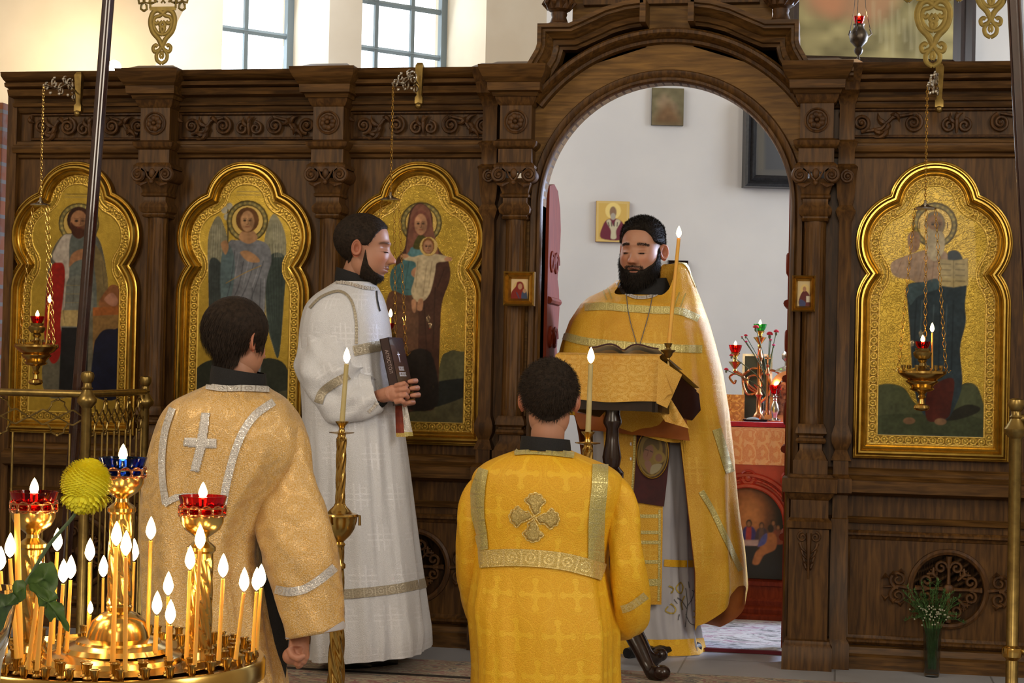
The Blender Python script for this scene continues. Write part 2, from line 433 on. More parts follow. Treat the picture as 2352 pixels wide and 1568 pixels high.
# rugs on the solea and in the altar
def rugmat(name, cols, s=9.):
    m, nt, b = newmat(name); setin(b, rough=.95, sheen=.2)
    tc = nt.nodes.new('ShaderNodeTexCoord'); v = nt.nodes.new('ShaderNodeTexVoronoi'); v.inputs['Scale'].default_value = s; nt.links.new(tc.outputs['Object'], v.inputs[0])
    r = nt.nodes.new('ShaderNodeValToRGB'); r.color_ramp.interpolation = 'CONSTANT'
    el = r.color_ramp.elements
    while len(el) < len(cols): el.new(.5)
    for i, c in enumerate(cols): el[i].position = i/len(cols); el[i].color = rgba(c)
    n = noise(nt, s*2.1, detail=5, dist=1.5, stretch=(.5,1.6,1))
    nt.links.new(((n-.3)*2.4).k, r.inputs[0]); nt.links.new(r.outputs[0], b.inputs['Base Color']); bump(nt, b, noise(nt, 400), .6, .003)
    return m
M['rug'] = rugmat('rug_red_ochre', [(.16,.10,.035),(.30,.24,.13),(.18,.03,.02),(.34,.28,.17),(.05,.035,.03),(.22,.14,.06)], 7)
M['rug_altar'] = rugmat('rug_grey_pink', [(.42,.42,.44),(.09,.09,.10),(.48,.48,.50),(.44,.43,.45),(.26,.12,.20),(.46,.45,.47)], 6)
M['rug_edge'] = plain('rug_binding', (.02,.015,.014), .9)
y0 = atz(1000,1522,0)[1]; y1 = atz(1000,1560,0)[1]
root = thing('carpet_runner', 'patterned red and ochre carpet runner laid across the raised step before the screen', 'rug', (-.6,-.8,0))
mb = MB(); mb.box((-.6,(y0-1.42)/2,.006), (6.6,abs(-1.42-y0),.012)); mb.build('pile', M['rug'], root, smooth=False)
for yy in (y1, -1.40): mb = MB(); mb.box((-.6,yy,.008), (6.6,.03,.013)); mb.build('border_stripe', M['rug_edge'], root, smooth=False)
root = thing('altar_carpet', 'pale grey and pink patterned carpet in the sanctuary behind the doorway', 'rug', (-.7,1.2,0))
mb = MB(); mb.box((-.7,1.2,.006), (2.7,1.96,.012)); mb.build('pile', M['rug_altar'], root, smooth=False)
mb = MB(); mb.box((-.7,.21,.008), (2.7,.025,.014)); mb.build('border_stripe', plain('maroon_binding', (.12,.01,.02), .9), root, smooth=False)
# ------------------------------------------------------------------ the icon screen
screen = thing('icon_screen', 'tall dark carved oak icon screen with central arched doorway spanning the altar step', 'iconostasis', (-.72,0,0))
PX = [-2.906,-2.135,-1.333,-.111,.955]
def flute_shaft(mb, cx, z0, z1, r=.047, yc=-.055, flutes=9):
    n = 64; a = np.linspace(-.12*PI,1.12*PI,n); rows = []
    for z, k in ((z0,0),(z0+.02,0),(z0+.035,1),(z1-.035,1),(z1-.02,0),(z1,0)):
        taper = 1-.06*(z-z0)/(z1-z0)
        rr = r*taper*(1-k*.07*(np.abs(np.sin(a*flutes))**.6))
        rows.append(np.stack([cx+rr*np.cos(a), yc-rr*np.sin(a)*.95, np.full(n,z)],-1))
    mb.grid(rows)
def pilaster(cx):
    p = MB()     # stacked mouldings, base to capital
    p.rectloft(cx, [(0,.098,-.15),(.09,.098,-.15),(.10,.09,-.142),(.115,.088,-.14),(.12,.078,-.125),(.555,.078,-.125),(.56,.088,-.135),(.585,.088,-.138),(.596,.078,-.125),(.60,.074,-.12),(.67,.074,-.12),(.675,.08,-.125),(.69,.092,-.138),(.700,.096,-.142)])
    p.rectloft(cx, [(.702,.106,-.152),(.757,.108,-.156),(.762,.09,-.14),(.772,.084,-.134),(.774,.068,-.125),(.829,.068,-.125)])
    p.rectloft(cx, [(.829,.064,-.122),(.845,.058,-.114),(.87,.044,-.10),(.893,.044,-.10),(.896,.056,-.11),(.905,.06,-.115),(.915,.056,-.11),(.918,.048,-.10),(.925,.048,-.10),(.935,.062,-.112),(.955,.058,-.11),(.972,.05,-.102)])
    o = p.build('pilaster', M['wood'], screen); p = MB()
    p.rectloft(cx, [(1.783,.05,-.10),(1.79,.055,-.107),(1.795,.05,-.102),(1.80,.05,-.102),(1.808,.062,-.112),(1.826,.066,-.118),(1.838,.06,-.112),(1.85,.05,-.104),(1.87,.05,-.104),(1.875,.058,-.112),(1.883,.06,-.114),(1.89,.054,-.106),(1.93,.066,-.12),(1.95,.072,-.126)])
    p.rectloft(cx, [(1.99,.084,-.138),(2.0,.086,-.14),(2.008,.078,-.134),(2.015,.07,-.125),(2.07,.07,-.125),(2.073,.076,-.13),(2.085,.088,-.142),(2.10,.092,-.146),(2.106,.08,-.132),(2.112,.066,-.12),(2.25,.066,-.12),(2.255,.074,-.126),(2.27,.082,-.134),(2.285,.086,-.14)])
    p.build('upper_block', M['wood'], o)
    s = MB(); flute_shaft(s, cx, .972, 1.785); s.build('shaft', M['wood'], o)
    # capital: two volutes, egg and leaf between
    c = MB()
    for sg in (-1,1):
        pts = spiral((cx+sg*.062,1.962), .030, .006, PI/2, -sg*1.9, 40)
        c.tube([(x,-.136-.012*i/40,z) for i,(x,z) in enumerate(pts)], [.0085,.005], 6)
        c.ball((cx+sg*.062,-.148,1.962), .009, 8)
        c.lathe((cx+sg*.062,-.07,1.962), [(.031,-.075),(.031,.07)], 20, axis=(0,-1,0))
        c.tube([(cx+sg*.02,-.14,1.93),(cx+sg*.045,-.15,1.918),(cx+sg*.07,-.142,1.925)], [.004,.010,.004], 6)
    c.box((cx,-.11,1.985), (.10,.06,.02)); c.ball((cx,-.14,1.968), .018, 10, (.8,.6,1.2)); c.ball((cx,-.146,1.93), .011, 8)
    for t in (-1,1): c.tube([(cx,-.142,1.935),(cx+t*.018,-.148,1.955),(cx+t*.03,-.142,1.982)], [.006,.003], 6)
    c.build('capital', M['wood_carved'], o)
    r = MB()
    r.lathe((cx,-.12,2.183), [(.050,0),(.050,.007),(.044,.010),(.040,.004),(0,.004)], 36, axis=(0,-1,0))
    for k in range(8):
        a = k*PI/4+.2; r.ball((cx+.022*math.cos(a),-.128,2.183+.022*math.sin(a)), .0135, 8, (1,.7,1))
    r.ball((cx,-.136,2.183), .009, 8); r.build('rosette', M['wood_carved'], o)
    # carved drop on the pedestal
    d = MB()
    for sg in (-1,1):
        pts = spiral((cx+sg*.026,.525), .020, .005, PI/2 if sg > 0 else PI/2, -sg*1.3, 20)
        d.tube([(x,-.128,z) for x,z in pts], .005, 6)
        for q in range(4): d.tube([(cx+sg*(.035-.006*q),-.126,.50-.026*q),(cx+sg*(.028-.006*q),-.135,.48-.026*q),(cx+sg*.006,-.128,.46-.022*q)], [.007,.003], 6)
    d.tube([(cx,-.13,.54),(cx,-.136,.46),(cx,-.128,.36)], [.012,.004], 6)
    d.build('carved_drop', M['wood_carved'], o)
    k = MB()
    k.rectloft(cx, [(2.285,.092,-.15),(2.30,.096,-.16),(2.303,.108,-.185),(2.335,.110,-.19),(2.34,.115,-.20),(2.365,.13,-.22),(2.385,.138,-.235),(2.402,.140,-.24),(2.404,.12,-.20),(2.43,.08,-.13),(2.432,.06,-.1)])
    k.build('cornice_block', M['wood_h'], o)
for x in PX: pilaster(x)
# half pilasters flanking the doorway and the outer end board
def strip(cx, hw, top=True):
    p = MB()
    p.rectloft(cx, [(0,hw+.012,-.085),(.1,hw+.012,-.085),(.12,hw,-.07),(.596,hw,-.07),(.60,hw-.004,-.066),(.69,hw-.004,-.066),(.702,hw+.01,-.10),(.757,hw+.01,-.10),(.774,hw-.004,-.07),(.829,hw-.004,-.07)])
    p.rectloft(cx, [(.829,hw+.006,-.075),(.87,hw-.01,-.055),(.9,hw+.004,-.066),(.93,hw+.006,-.07),(.972,hw-.008,-.055),(1.783,hw-.01,-.055),(1.826,hw+.006,-.075),(1.85,hw-.008,-.06),(1.88,hw,-.068),(1.99,hw+.008,-.08),(2.0,hw+.012,-.09),(2.015,hw-.002,-.07),(2.07,hw-.002,-.07),(2.10,hw+.01,-.09),(2.112,hw-.004,-.07),(2.25,hw-.004,-.07),(2.285,hw+.008,-.09),(2.303,hw+.012,-.13),(2.335,hw+.014,-.14),(2.365,hw+.02,-.17),(2.40,hw+.024,-.19),(2.43,hw,-.1)])
    o = p.build('side_pilaster', M['wood'], screen)
    c = MB(); pts = spiral((cx+.005,1.962), .026, .005, PI/2, 1.9, 30)
    c.tube([(x,-.09,z) for x,z in pts], .006, 6); c.lathe((cx+.005,-.05,1.962), [(.026,-.04),(.026,.04)], 16, axis=(0,-1,0)); c.ball((cx+.005,-.095,1.962), .009, 8)
    c.build('capital', M['wood_carved'], o)
strip(.008,.034); strip(-1.452,.034)
e = MB(); xe = at(24,400,0)[0]
e.rectloft(xe+.022, [(0,.03,-.05),(.09,.03,-.05),(.1,.022,-.04),(2.37,.022,-.04),(2.375,.03,-.05),(2.40,.03,-.05)], .05); e.build('end_board', M['wood'], screen)
# bays: panel, ledges, frieze, cornice, lower panels
BAYS = [(xe+.03,PX[0]),(PX[0],PX[1]),(PX[1],PX[2]-.03),(PX[3]+.03,PX[4]),(PX[4],1.6)]
def scrollwork(mb, cx, zc, hw, hh):
    sp = hw/2.45
    def leaf(x, z, dx, dz, w=.012):
        L = math.hypot(dx,dz); t = arr([dx,dz])/L; n_ = arr([-t[1],t[0]])
        P = [arr([x,z])+t*L*u+n_*(.25*L*math.sin(u*PI)) for u in np.linspace(0,1,7)]
        mb.tube([(p[0],-.012-.008*math.sin(u*PI),p[1]) for p,u in zip(P,np.linspace(0,1,7))], [.002,w,.008,.001], 6)
    def vol(x, z, r, a0, tu):
        pts = spiral((x,z), r, r*.18, a0, tu, 34)
        mb.tube([(px,-.014-.006*i/34,pz) for i,(px,pz) in enumerate(pts)], [.0085,.006,.005], 7); mb.ball((x,-.016,z), .0105, 8)
    for sg in (-1,1):
        vol(cx+sg*sp*.95, zc, hh*.78, PI*(.5 if sg>0 else .5)+sg*.3, sg*1.9)
        vol(cx+sg*sp*2.1, zc, hh*.74, -PI/2, -sg*1.8)
        mb.tube([(cx+sg*sp*.95,-.012,zc+hh*.78),(cx+sg*sp*1.4,-.014,zc+hh*.5),(cx+sg*sp*1.65,-.014,zc-hh*.5),(cx+sg*sp*2.1,-.012,zc-hh*.76)], [.006,.009,.006], 6)
        for k in range(3): leaf(cx+sg*sp*1.5, zc+hh*.2-k*.012, sg*(.03+.012*k), (.045 if k%2 else -.045))
        leaf(cx+sg*sp*1.45, zc+hh*.75, sg*-.035, -.03); leaf(cx+sg*sp*1.6, zc-hh*.8, sg*.04, .02)
        leaf(cx+sg*sp*2.45, zc+hh*.4, sg*.02, .03)
        pts = spiral((cx+sg*.030,zc-.010), .028, .006, PI/2, -sg*1.4, 24); mb.tube([(a,-.014,b) for a,b in pts], .0065, 6)
        leaf(cx, zc-hh*.1, sg*.025, hh*.95, .010)
    mb.tube([(cx,-.014,zc+hh*.9),(cx,-.02,zc),(cx,-.014,zc-hh*.85)], [.004,.010,.004], 6)
    mb.ball((cx,-.018,zc+hh*.45), .012, 8, (.8,.7,1.6))
carve_src = {}
for bi, (xa, xb) in enumerate(BAYS):
    cx, hw = (xa+xb)/2, (xb-xa)/2
    p = MB(); zs_ = 2.0385; p.box((cx,.025,zs_/2), (2*hw,.05,zs_)); p.box((cx,.025,(zs_+.003+2.4)/2), (2*hw,.05,2.4-zs_-.003)); s0, s1 = (at(640,350,0)[0], at(722,350,0)[0]) if bi == 1 else (xb,xb)
    p.box(((xa+s0)/2,.025,zs_+.0015), (s0-xa,.05,.003))
    if bi == 1: p.box(((xb+s1)/2,.025,zs_+.0015), (xb-s1,.05,.003))
    bay = p.build('bay_panel', M['wood'], screen, smooth=False)
    l = MB()
    l.rectloft(cx, [(2.045,hw,-.004),(2.05,hw,-.018),(2.062,hw,-.022),(2.068,hw,-.045),(2.083,hw,-.055),(2.098,hw,-.055),(2.104,hw,-.038),(2.118,hw,-.034),(2.122,hw,-.014),(2.126,hw,0.)])
    l.build('frieze_ledge', M['wood_h'], screen); l = MB()
    l.rectloft(cx, [(2.243,hw,0.),(2.247,hw,-.02),(2.262,hw,-.03),(2.268,hw,-.03),(2.270,hw,-.055),(2.283,hw,-.06),(2.287,hw,-.04),(2.305,hw,-.045),(2.309,hw,-.10),(2.335,hw,-.112),(2.34,hw,-.098),(2.345,hw,-.135),(2.36,hw,-.14),(2.365,hw,-.125),(2.372,hw,-.15),(2.385,hw,-.172),(2.402,hw,-.178),(2.406,hw,-.12),(2.408,hw,0.)])
    l.build('cornice', M['wood_h'], screen)
    f = MB(); m_ = .07; fw = hw-m_
    f.sweep([(cx-fw,2.132),(cx+fw,2.132),(cx+fw,2.240),(cx-fw,2.240)], [(-.004,0),(-.003,-.014),(.003,-.016),(.007,-.006)], closed=True)
    scrollwork(f, cx, 2.186, fw-.012, .047)
    f.build('carved_frieze', M['wood_carved'], screen)
    s = MB()
    s.rectloft(cx, [(.69,hw,-.03),(.70,hw,-.055),(.705,hw,-.075),(.752,hw,-.078),(.757,hw,-.06),(.765,hw,-.05),(.772,hw,-.028),(.79,hw,-.02),(.80,hw,0)])
    s.build('sill_moulding', M['wood_h'], screen); s = MB()
    s.rectloft(cx, [(.576,hw,-.0),(.58,hw,-.018),(.592,hw,-.022),(.60,hw,-.012),(.605,hw,0)])
    s.build('ledge_moulding', M['wood_h'], screen); s = MB()
    s.rectloft(cx, [(0,hw,-.05),(.05,hw,-.05),(.06,hw,-.035),(.085,hw,-.03),(.09,hw,0)])
    s.build('plinth', M['wood_h'], screen)
    g = MB(); pw = hw-.125
    g.sweep([(cx-pw,.125),(cx+pw,.125),(cx+pw,.52),(cx-pw,.52)], [(-.03,0),(-.03,-.014),(-.02,-.024),(-.012,-.024),(-.006,-.010),(.004,-.006),(.008,0)], closed=True)
    g.build('panel_moulding', M['wood'], screen)
    c = MB(); zc = .328; R = .148
    c.lathe((cx,0,zc), [(R+.012,0),(R+.010,.014),(R,.020),(R-.010,.016),(R-.014,.004),(R-.014,0)], 56, axis=(0,-1,0))
    for k in range(4):
        a = k*PI/2; ca, sa = math.cos(a), math.sin(a)
        def T(u,v): return (cx+u*ca-v*sa, -.012, zc+u*sa+v*ca)
        c.tube([T(.02,0),T(.07,0),T(.13,0)], [.009,.006,.012], 6)
        for t in (-1,1):
            pts = spiral((.085,t*.030), .026, .006, -t*PI/2, t*1.3, 20); c.tube([T(u,v) for u,v in pts], .006, 6)
            c.tube([T(.035,t*.035),T(.062,t*.062),T(.085,t*.058)], [.004,.009,.004], 6)
            c.tube([T(.055,t*.045),T(.075,t*.045),T(.075,t*.07),T(.055,t*.07),T(.055,t*.045)], .004, 5)
    c.ball((cx,-.012,zc), .022, 10, (1,.5,1))
    for sg in (-1,1):
        c.tube([(cx+sg*.15,-.01,zc),(cx+sg*.2,-.014,zc+.005),(cx+sg*.255,-.01,zc)], [.010,.006,.003], 6)
        for t in (-1,1):
            pts = spiral((cx+sg*.195,zc+t*.032), .034, .007, -t*PI/2, sg*t*1.5, 26); c.tube([(a,-.013,b) for a,b in pts], [.009,.005], 6)
            for k in range(3): c.tube([(cx+sg*(.17+.03*k),-.01,zc+t*(.055-.01*k)),(cx+sg*(.185+.03*k),-.02,zc+t*(.068-.01*k)),(cx+sg*(.2+.03*k),-.01,zc+t*(.06-.014*k))], [.003,.010,.002], 6)
    c.build('carved_medallion', M['wood_carved'], screen)
# crack of daylight above the second bay: a loose board
# ---- arched centre
AX, AR, AZ = -.719, .508, 1.845
XL, XR = PX[2]+.03, PX[3]-.03
def arc(cx, cz, r, a0, a1, n): return [(cx+r*math.cos(a), cz+r*math.sin(a)) for a in np.linspace(a0,a1,n)]
def arch_panel(mb, y0, y1, ztop):
    op = arc(AX,AZ,AR,PI,0,48)
    top = [(XL,ztop)]
    # quads between opening arc and outer outline, left jamb and right jamb
    inner = [(AX-AR,0)]+op+[(AX+AR,0)]
    for a, b_ in zip(inner[:-1], inner[1:]):
        pass
    poly = [(XL,0),(AX-AR,0)]+op+[(AX+AR,0),(XR,0),(XR,2.30),(-.22,2.44),(-.30,2.56),(-.30,3.3),(-1.12,3.3),(-1.12,2.56),(-1.21,2.44),(XL,2.30)]
    mb.prism(poly, y0, y1)
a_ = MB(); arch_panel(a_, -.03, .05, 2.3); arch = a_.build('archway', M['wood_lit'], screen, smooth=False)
i_ = MB(); op = [(AX-AR,0.0)]+arc(AX,AZ,AR,PI,0,60)+[(AX+AR,0.0)]
i_.sweep(op, [(0,.05),(0,-.045),(.008,-.055),(.018,-.055),(.024,-.042),(.036,-.05),(.048,-.05),(.055,-.03)])
i_.build('inner_moulding', M['wood'], arch)
o_ = MB(); cxm = -.712; CR = .684; a0 = math.atan2(2.27-1.862, -.545)
o_.sweep(arc(cxm,1.862,CR,a0,PI-a0,50), [(-.035,-.03),(-.03,-.06),(-.018,-.062),(-.012,-.10),(.0,-.115),(.012,-.115),(.018,-.085),(.026,-.08),(.03,-.06),(.03,-.03)])
o_.build('outer_moulding', M['wood'], arch)
def steps(mir=False):
    P = [(-1.455,2.383),(-1.304,2.383),(-1.285,2.40),(-1.265,2.435),(-1.245,2.470),(-1.239,2.492),(-1.239,2.574),(-1.109,2.574)]
    P += [(-1.06,2.595),(-.967,2.637),(-.89,2.658),(-.81,2.668)]
    if mir: P = [(2*AX-x+.012,z) for x,z in P][::-1]
    return P
t_ = MB(); prf = [(0,-.03),(0,-.19),(-.016,-.19),(-.02,-.172),(-.03,-.172),(-.036,-.15),(-.05,-.14),(-.056,-.118),(-.075,-.108),(-.078,-.09),(-.09,-.085),(-.094,-.03)]
for mir in (0,1): t_.sweep(steps(mir), prf)
for P in (steps(0)[-1], steps(1)[0]):
    t_.prism([(P[0]-.012,P[1]+.0),(P[0]-.012,P[1]-.094),(P[0]+.012,P[1]-.094),(P[0]+.012,P[1])], -.19,-.03)
t_.build('stepped_cornice', M['wood_h'], arch)
# returns behind the stepped cornice
bk = MB()
for mir in (0,1):
    P = steps(mir); P = [(x,z-.03) for x,z in P]; bot = [(P[-1][0],2.50),(P[0][0],2.30)] if not mir else [(P[-1][0],2.30),(P[0][0],2.50)]
    bk.prism(P+bot, -.03,.05)
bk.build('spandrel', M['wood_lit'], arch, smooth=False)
for sx in (-1.165,-.262):
    u_ = MB()
    u_.lathe((sx,-.10,2.574), [(.055,0),(.055,.01),(.038,.018),(.030,.04),(.034,.052),(.032,.06)]+[(.05,.072),(.055,.09),(.05,.105),(.042,.118),(.05,.14),(.055,.2),(.04,.26),(.01,.3)], 24)
    for k in range(10):
        for q in range(2): a = k*PI/5+q*.3; u_.tube([(sx+.046*math.cos(a),-.10+.046*math.sin(a),2.645+q*.06),(sx+.062*math.cos(a+.1),-.10+.062*math.sin(a+.1),2.67+q*.06),(sx+.05*math.cos(a+.25),-.10+.05*math.sin(a+.25),2.70+q*.06)], [.004,.012,.004], 6)
    u_.build('finial_urn', M['wood_carved'], arch)
tp = MB(); tp.rectloft(-.71, [(2.67,.36,-.05),(2.672,.36,-.07),(2.8,.36,-.07),(3.2,.36,-.07)]); tp.build('crest_panel', M['wood'], arch)
# ---- royal doors: two red-brown leaves folded back into the sanctuary
def royal_door(side, label):
    X = AX+side*(AR+.012)
    root = thing('royal_door', label, 'door', (X,.08,0))
    pts = [(0,.05),(.30,.05),(.30,1.20),(.27,1.28),(.31,1.36),(.33,1.44),(.30,1.52),(.26,1.56),(.27,1.62),(.31,1.70),(.32,1.78),(.29,1.87),(.22,1.94),(.12,1.96),(0,1.94)]
    f = (lambda a,t,z: (X+t, .08+a, z))
    m = MB(); V = MB(); V.prism(pts, -.02, .02)
    d = V.data(); m.add(np.stack([X+d[:,1], .08+d[:,0], d[:,2]],-1), V.F); leaf = m.build('door_leaf', M['redwood'], root, smooth=False)
    c = MB()
    for z in (1.62,1.30,1.0,.68):
        for k in range(2):
            pts_ = spiral((.09+.11*k,z), .05, .015, 0, 1.6, 28); c.tube([(X-side*.022,.08+a,b) for a,b in pts_], [.010,.006], 6)
    for z in (1.46,1.15,.86,.5): c.tube([(X-side*.022,.1,z),(X-side*.022,.36,z)], .016, 8)
    for z in (.5,.86,1.15,1.42): c.ball((X,.385,z), .020, 8); c.lathe((X,.38,z-.26), [(.012,0),(.02,.03),(.012,.06),(.018,.12),(.01,.2),(.02,.25)], 12)
    c.build('door_carving', M['redwood'], leaf)
royal_door(-1, 'red-brown carved door leaf folded back behind the left jamb of the doorway')
royal_door(1, 'red-brown carved door leaf folded back behind the right jamb of the doorway')
# ------------------------------------------------------------------ painted panels (icons)
class Canvas:
    def __init__(s, x0, x1, z0, z1, res, px=None):
        s.nx = int((x1-x0)/res)+1; s.nz = int((z1-z0)/res)+1
        s.X, s.Z = np.meshgrid(np.linspace(x0,x1,s.nx), np.linspace(z0,z1,s.nz), indexing='ij')
        s.C = np.ones((s.nx,s.nz,4)); s.rel = np.zeros((s.nx,s.nz)); s.res = res; s.px = px or (lambda p: p)
    def _bb(s, P, pad):
        lo, hi = P.min(0)-pad, P.max(0)+pad
        i = np.where((s.X[:,0] >= lo[0])&(s.X[:,0] <= hi[0]))[0]; j = np.where((s.Z[0] >= lo[1])&(s.Z[0] <= hi[1]))[0]
        if not len(i) or not len(j): return None
        return slice(i[0],i[-1]+1), slice(j[0],j[-1]+1)
    def put(s, sl, w, c, a=0.):
        w = w[...,None]; c4 = arr([*c, a]); s.C[sl] = s.C[sl]*(1-w)+c4*w
    def dist(s, P, sl, closed=True):
        X, Z = s.X[sl], s.Z[sl]; D = np.full(X.shape, 1e9); T = np.zeros(X.shape); L = 0; ins = np.zeros(X.shape, bool)
        for i in range(len(P) if closed else len(P)-1):
            a, b = P[i], P[(i+1)%len(P)]; d = b-a; l = math.hypot(*d)+1e-12
            t = np.clip(((X-a[0])*d[0]+(Z-a[1])*d[1])/l/l,0,1)
            q = np.hypot(X-a[0]-t*d[0], Z-a[1]-t*d[1]); k = q < D; D = np.where(k,q,D); T = np.where(k,L+t*l,T); L += l
            if closed:
                c = ((a[1] > Z) != (b[1] > Z)); ins ^= c&(X < (b[0]-a[0])*(Z-a[1])/(b[1]-a[1]+1e-12)+a[0])
        return D, T, ins
    def poly(s, pts, c, soft=None, sm=True, op=1., a=0.):
        P = arr([s.px(p) for p in pts]); P = smooth_path(P, 5, True) if sm else P; soft = soft or s.res*.8
        sl = s._bb(P, soft*2)
        if sl is None: return s
        D, _, ins = s.dist(P, sl); sd = np.where(ins, D, -D); w = np.clip(sd/soft/2+.5,0,1)*op
        s.put(sl, w, c, a); return s
    def line(s, pts, wd, c, sm=True, op=1., a=0., closed=False):
        P = arr([s.px(p) for p in pts]); P = smooth_path(P, 5, closed) if sm else P
        sl = s._bb(P, wd+s.res*2)
        if sl is None: return s
        D, _, _ = s.dist(P, sl, closed); s.put(sl, np.clip((wd/2-D)/s.res/1.2+.5,0,1)*op, c, a); return s
    def ell(s, c0, rx, rz, c, rot=0, op=1., soft=None, a=0., wpx=True):
        k = [(c0[0]+rx*math.cos(t)*math.cos(rot)-rz*math.sin(t)*math.sin(rot), c0[1]+rx*math.cos(t)*math.sin(rot)+rz*math.sin(t)*math.cos(rot)) for t in np.linspace(0,2*PI,20,endpoint=False)]
        return s.poly(k, c, soft, False, op, a)
    def face(s, c0, w, h, skin, hair, turn=0, beard=None, hairw=1.25):
        x, y = c0
        s.ell((x,y-h*.08), w*hairw, h*1.15, hair)
        s.ell((x,y+h*.05), w*.92, h*.98, skin)
        s.ell((x-w*.35,y-h*.2), w*.45, h*.4, tuple(min(1,q*1.2) for q in skin), op=.5, soft=.008)
        if beard: s.poly([(x-w*.85,y+h*.1),(x-w*.4,y+h*.42),(x+w*.4,y+h*.42),(x+w*.85,y+h*.1),(x+w*.75,y+h*1.05),(x,y+h*1.5),(x-w*.75,y+h*1.05)], beard)
        dk = tuple(q*.08 for q in skin)
        for sg in (-1,1):
            s.ell((x+turn+sg*w*.36,y-h*.02), w*.24, h*.10, tuple(q*.45 for q in skin), op=.7); s.ell((x+turn+sg*w*.36,y-h*.02), w*.17, h*.075, dk); s.line([(x+turn+sg*w*.15,y-h*.2),(x+turn+sg*w*.58,y-h*.2)], .002, dk, False, .7)
        s.line([(x+turn+w*.06,y-h*.1),(x+turn+w*.12,y+h*.3),(x+turn-w*.08,y+h*.33)], .0026, tuple(q*.42 for q in skin), False); s.ell((x+w*.55,y+h*.25), w*.35, h*.45, tuple(q*.6 for q in skin), op=.6, soft=.006)
        s.line([(x+turn-w*.25,y+h*.55),(x+turn+w*.25,y+h*.55)], .0026, (.32,.10,.07), False, .9)
    def grain(s, sc, amp, seed=0):
        r = np.random.default_rng(seed); n1, n2 = max(2,int(s.nx/sc)), max(2,int(s.nz/sc)); g = r.random((n1+2,n2+2))
        u = np.linspace(0,n1,s.nx); v = np.linspace(0,n2,s.nz); i, j = u.astype(int), v.astype(int); fu, fv = (u-i)[:,None], (v-j)[None]
        G = g[np.ix_(i,j)]*(1-fu)*(1-fv)+g[np.ix_(i+1,j)]*fu*(1-fv)+g[np.ix_(i,j+1)]*(1-fu)*fv+g[np.ix_(i+1,j+1)]*fu*fv
        s.C[...,:3] *= (1+(G-.5)*amp)[...,None]; return s
    def build(s, name, y, mat, parent, mask=None, f=None):
        P = np.stack([s.X, y-s.rel, s.Z],-1)
        if f: P = f(P)
        mb = MB(); mb.grid(P, col=np.clip(s.C,0,1), mask=mask); return mb.build(name, mat, parent, angle=180)
def arc3(p, q, r, n):
    (ax,ay),(bx,by),(cx,cy) = p,q,r; d = 2*(ax*(by-cy)+bx*(cy-ay)+cx*(ay-by))
    ux = ((ax*ax+ay*ay)*(by-cy)+(bx*bx+by*by)*(cy-ay)+(cx*cx+cy*cy)*(ay-by))/d; uy = ((ax*ax+ay*ay)*(cx-bx)+(bx*bx+by*by)*(ax-cx)+(cx*cx+cy*cy)*(bx-ax))/d
    R_ = math.hypot(ax-ux,ay-uy); a0 = math.atan2(ay-uy,ax-ux); a1 = math.atan2(by-uy,bx-ux); a2 = math.atan2(cy-uy,cx-ux)
    while a1 < a0: a1 += 2*PI
    while a2 < a0: a2 += 2*PI
    if a1 > a2: a2 -= 2*PI
    return [(ux+R_*math.cos(a),uy+R_*math.sin(a)) for a in np.linspace(a0,a2,n)]
def frame_outline():
    R_ = [(.304,.838)]+[(.303,1.40)]+arc3((.302,1.44),(.294,1.52),(.264,1.578),8)[1:]+arc3((.264,1.578),(.304,1.735),(.176,1.897),18)[1:]+arc3((.176,1.897),(.125,1.985),(0,2.032),12)[1:]
    L_ = [(-x,z) for x,z in R_[:-1]][::-1]
    return R_+L_            # counter-clockwise, starts bottom right
FO = arr(frame_outline())
M['icon'] = vcol('icon_painting', metal_from_alpha=True, coat=.05, spec=.15)
M['icon_relief'] = vcol('icon_painting_relief', metal_from_alpha=True, gold_relief=True, coat=.10, spec=.15)
GOLD1, GOLD2 = (.36,.245,.038), (.25,.165,.025)
def big_icon(cx, label, paint, relief=True, seed=1, inner=True):
    root = thing('framed_icon', label, 'icon', (cx,0,.838))
    fr = MB(); P = FO+arr([cx,0])
    fr.sweep(P, [(0,-.003),(0,-.026),(.003,-.034),(.008,-.036),(.011,-.030),(.014,-.030),(.017,-.042),(.024,-.050),(.031,-.050),(.036,-.040),(.038,-.030),(.043,-.034),(.047,-.030),(.050,-.020),(.055,-.022),(.058,-.008),(.060,-.001)], closed=True)
    fr.build('frame', M['gold'], root, angle=25)
    cv = Canvas(cx-.30,cx+.30,.84,2.03,.0029, px=lambda p: at(p[0],p[1],0)[[0,2]])
    g = (slice(None),slice(None)); cv.C[...] = arr([*GOLD1,1]); cv.grain(4,.25,seed).grain(30,.3,seed+1)
    D, T, ins = cv.dist(P, g); sd = np.where(ins,D,-D)
    paint(cv); pm = cv.C[...,3:4] < .5; cv.C[...,:3] = np.where(pm, np.clip(cv.C[...,:3],0,1)**1.45*1.02, cv.C[...,:3]); keep = cv.C.copy(); cv.grain(3,.45,seed+5).grain(12,.5,seed+6); cv.C = np.where(pm, cv.C, keep)
    inr = (sd < .096)
    cv.C[inr] = arr([*GOLD2,1])
    # roundels of the border
    t = (T/.0315); u = (t-np.round(t))*.0315; v = sd-.077; rr = np.hypot(u,v)
    ring = ((rr < .0135)&(rr > .0105))|(rr < .004); cv.C[inr&ring] = arr([.56,.36,.07,1]); cv.rel[inr&ring] = .0012
    cv.C[inr&(rr > .0145)&(np.abs(v) < .014)] = arr([.20,.115,.018,1])
    ed = (np.abs(sd-.0955) < .0022)|(np.abs(sd-.0605) < .002); cv.C[ed] = arr([.60,.40,.09,1]); cv.rel[ed] = .0015
    cv.build('painted_panel', -.004, M['icon_relief'] if relief else M['icon'], root, mask=sd > .045)
    return root
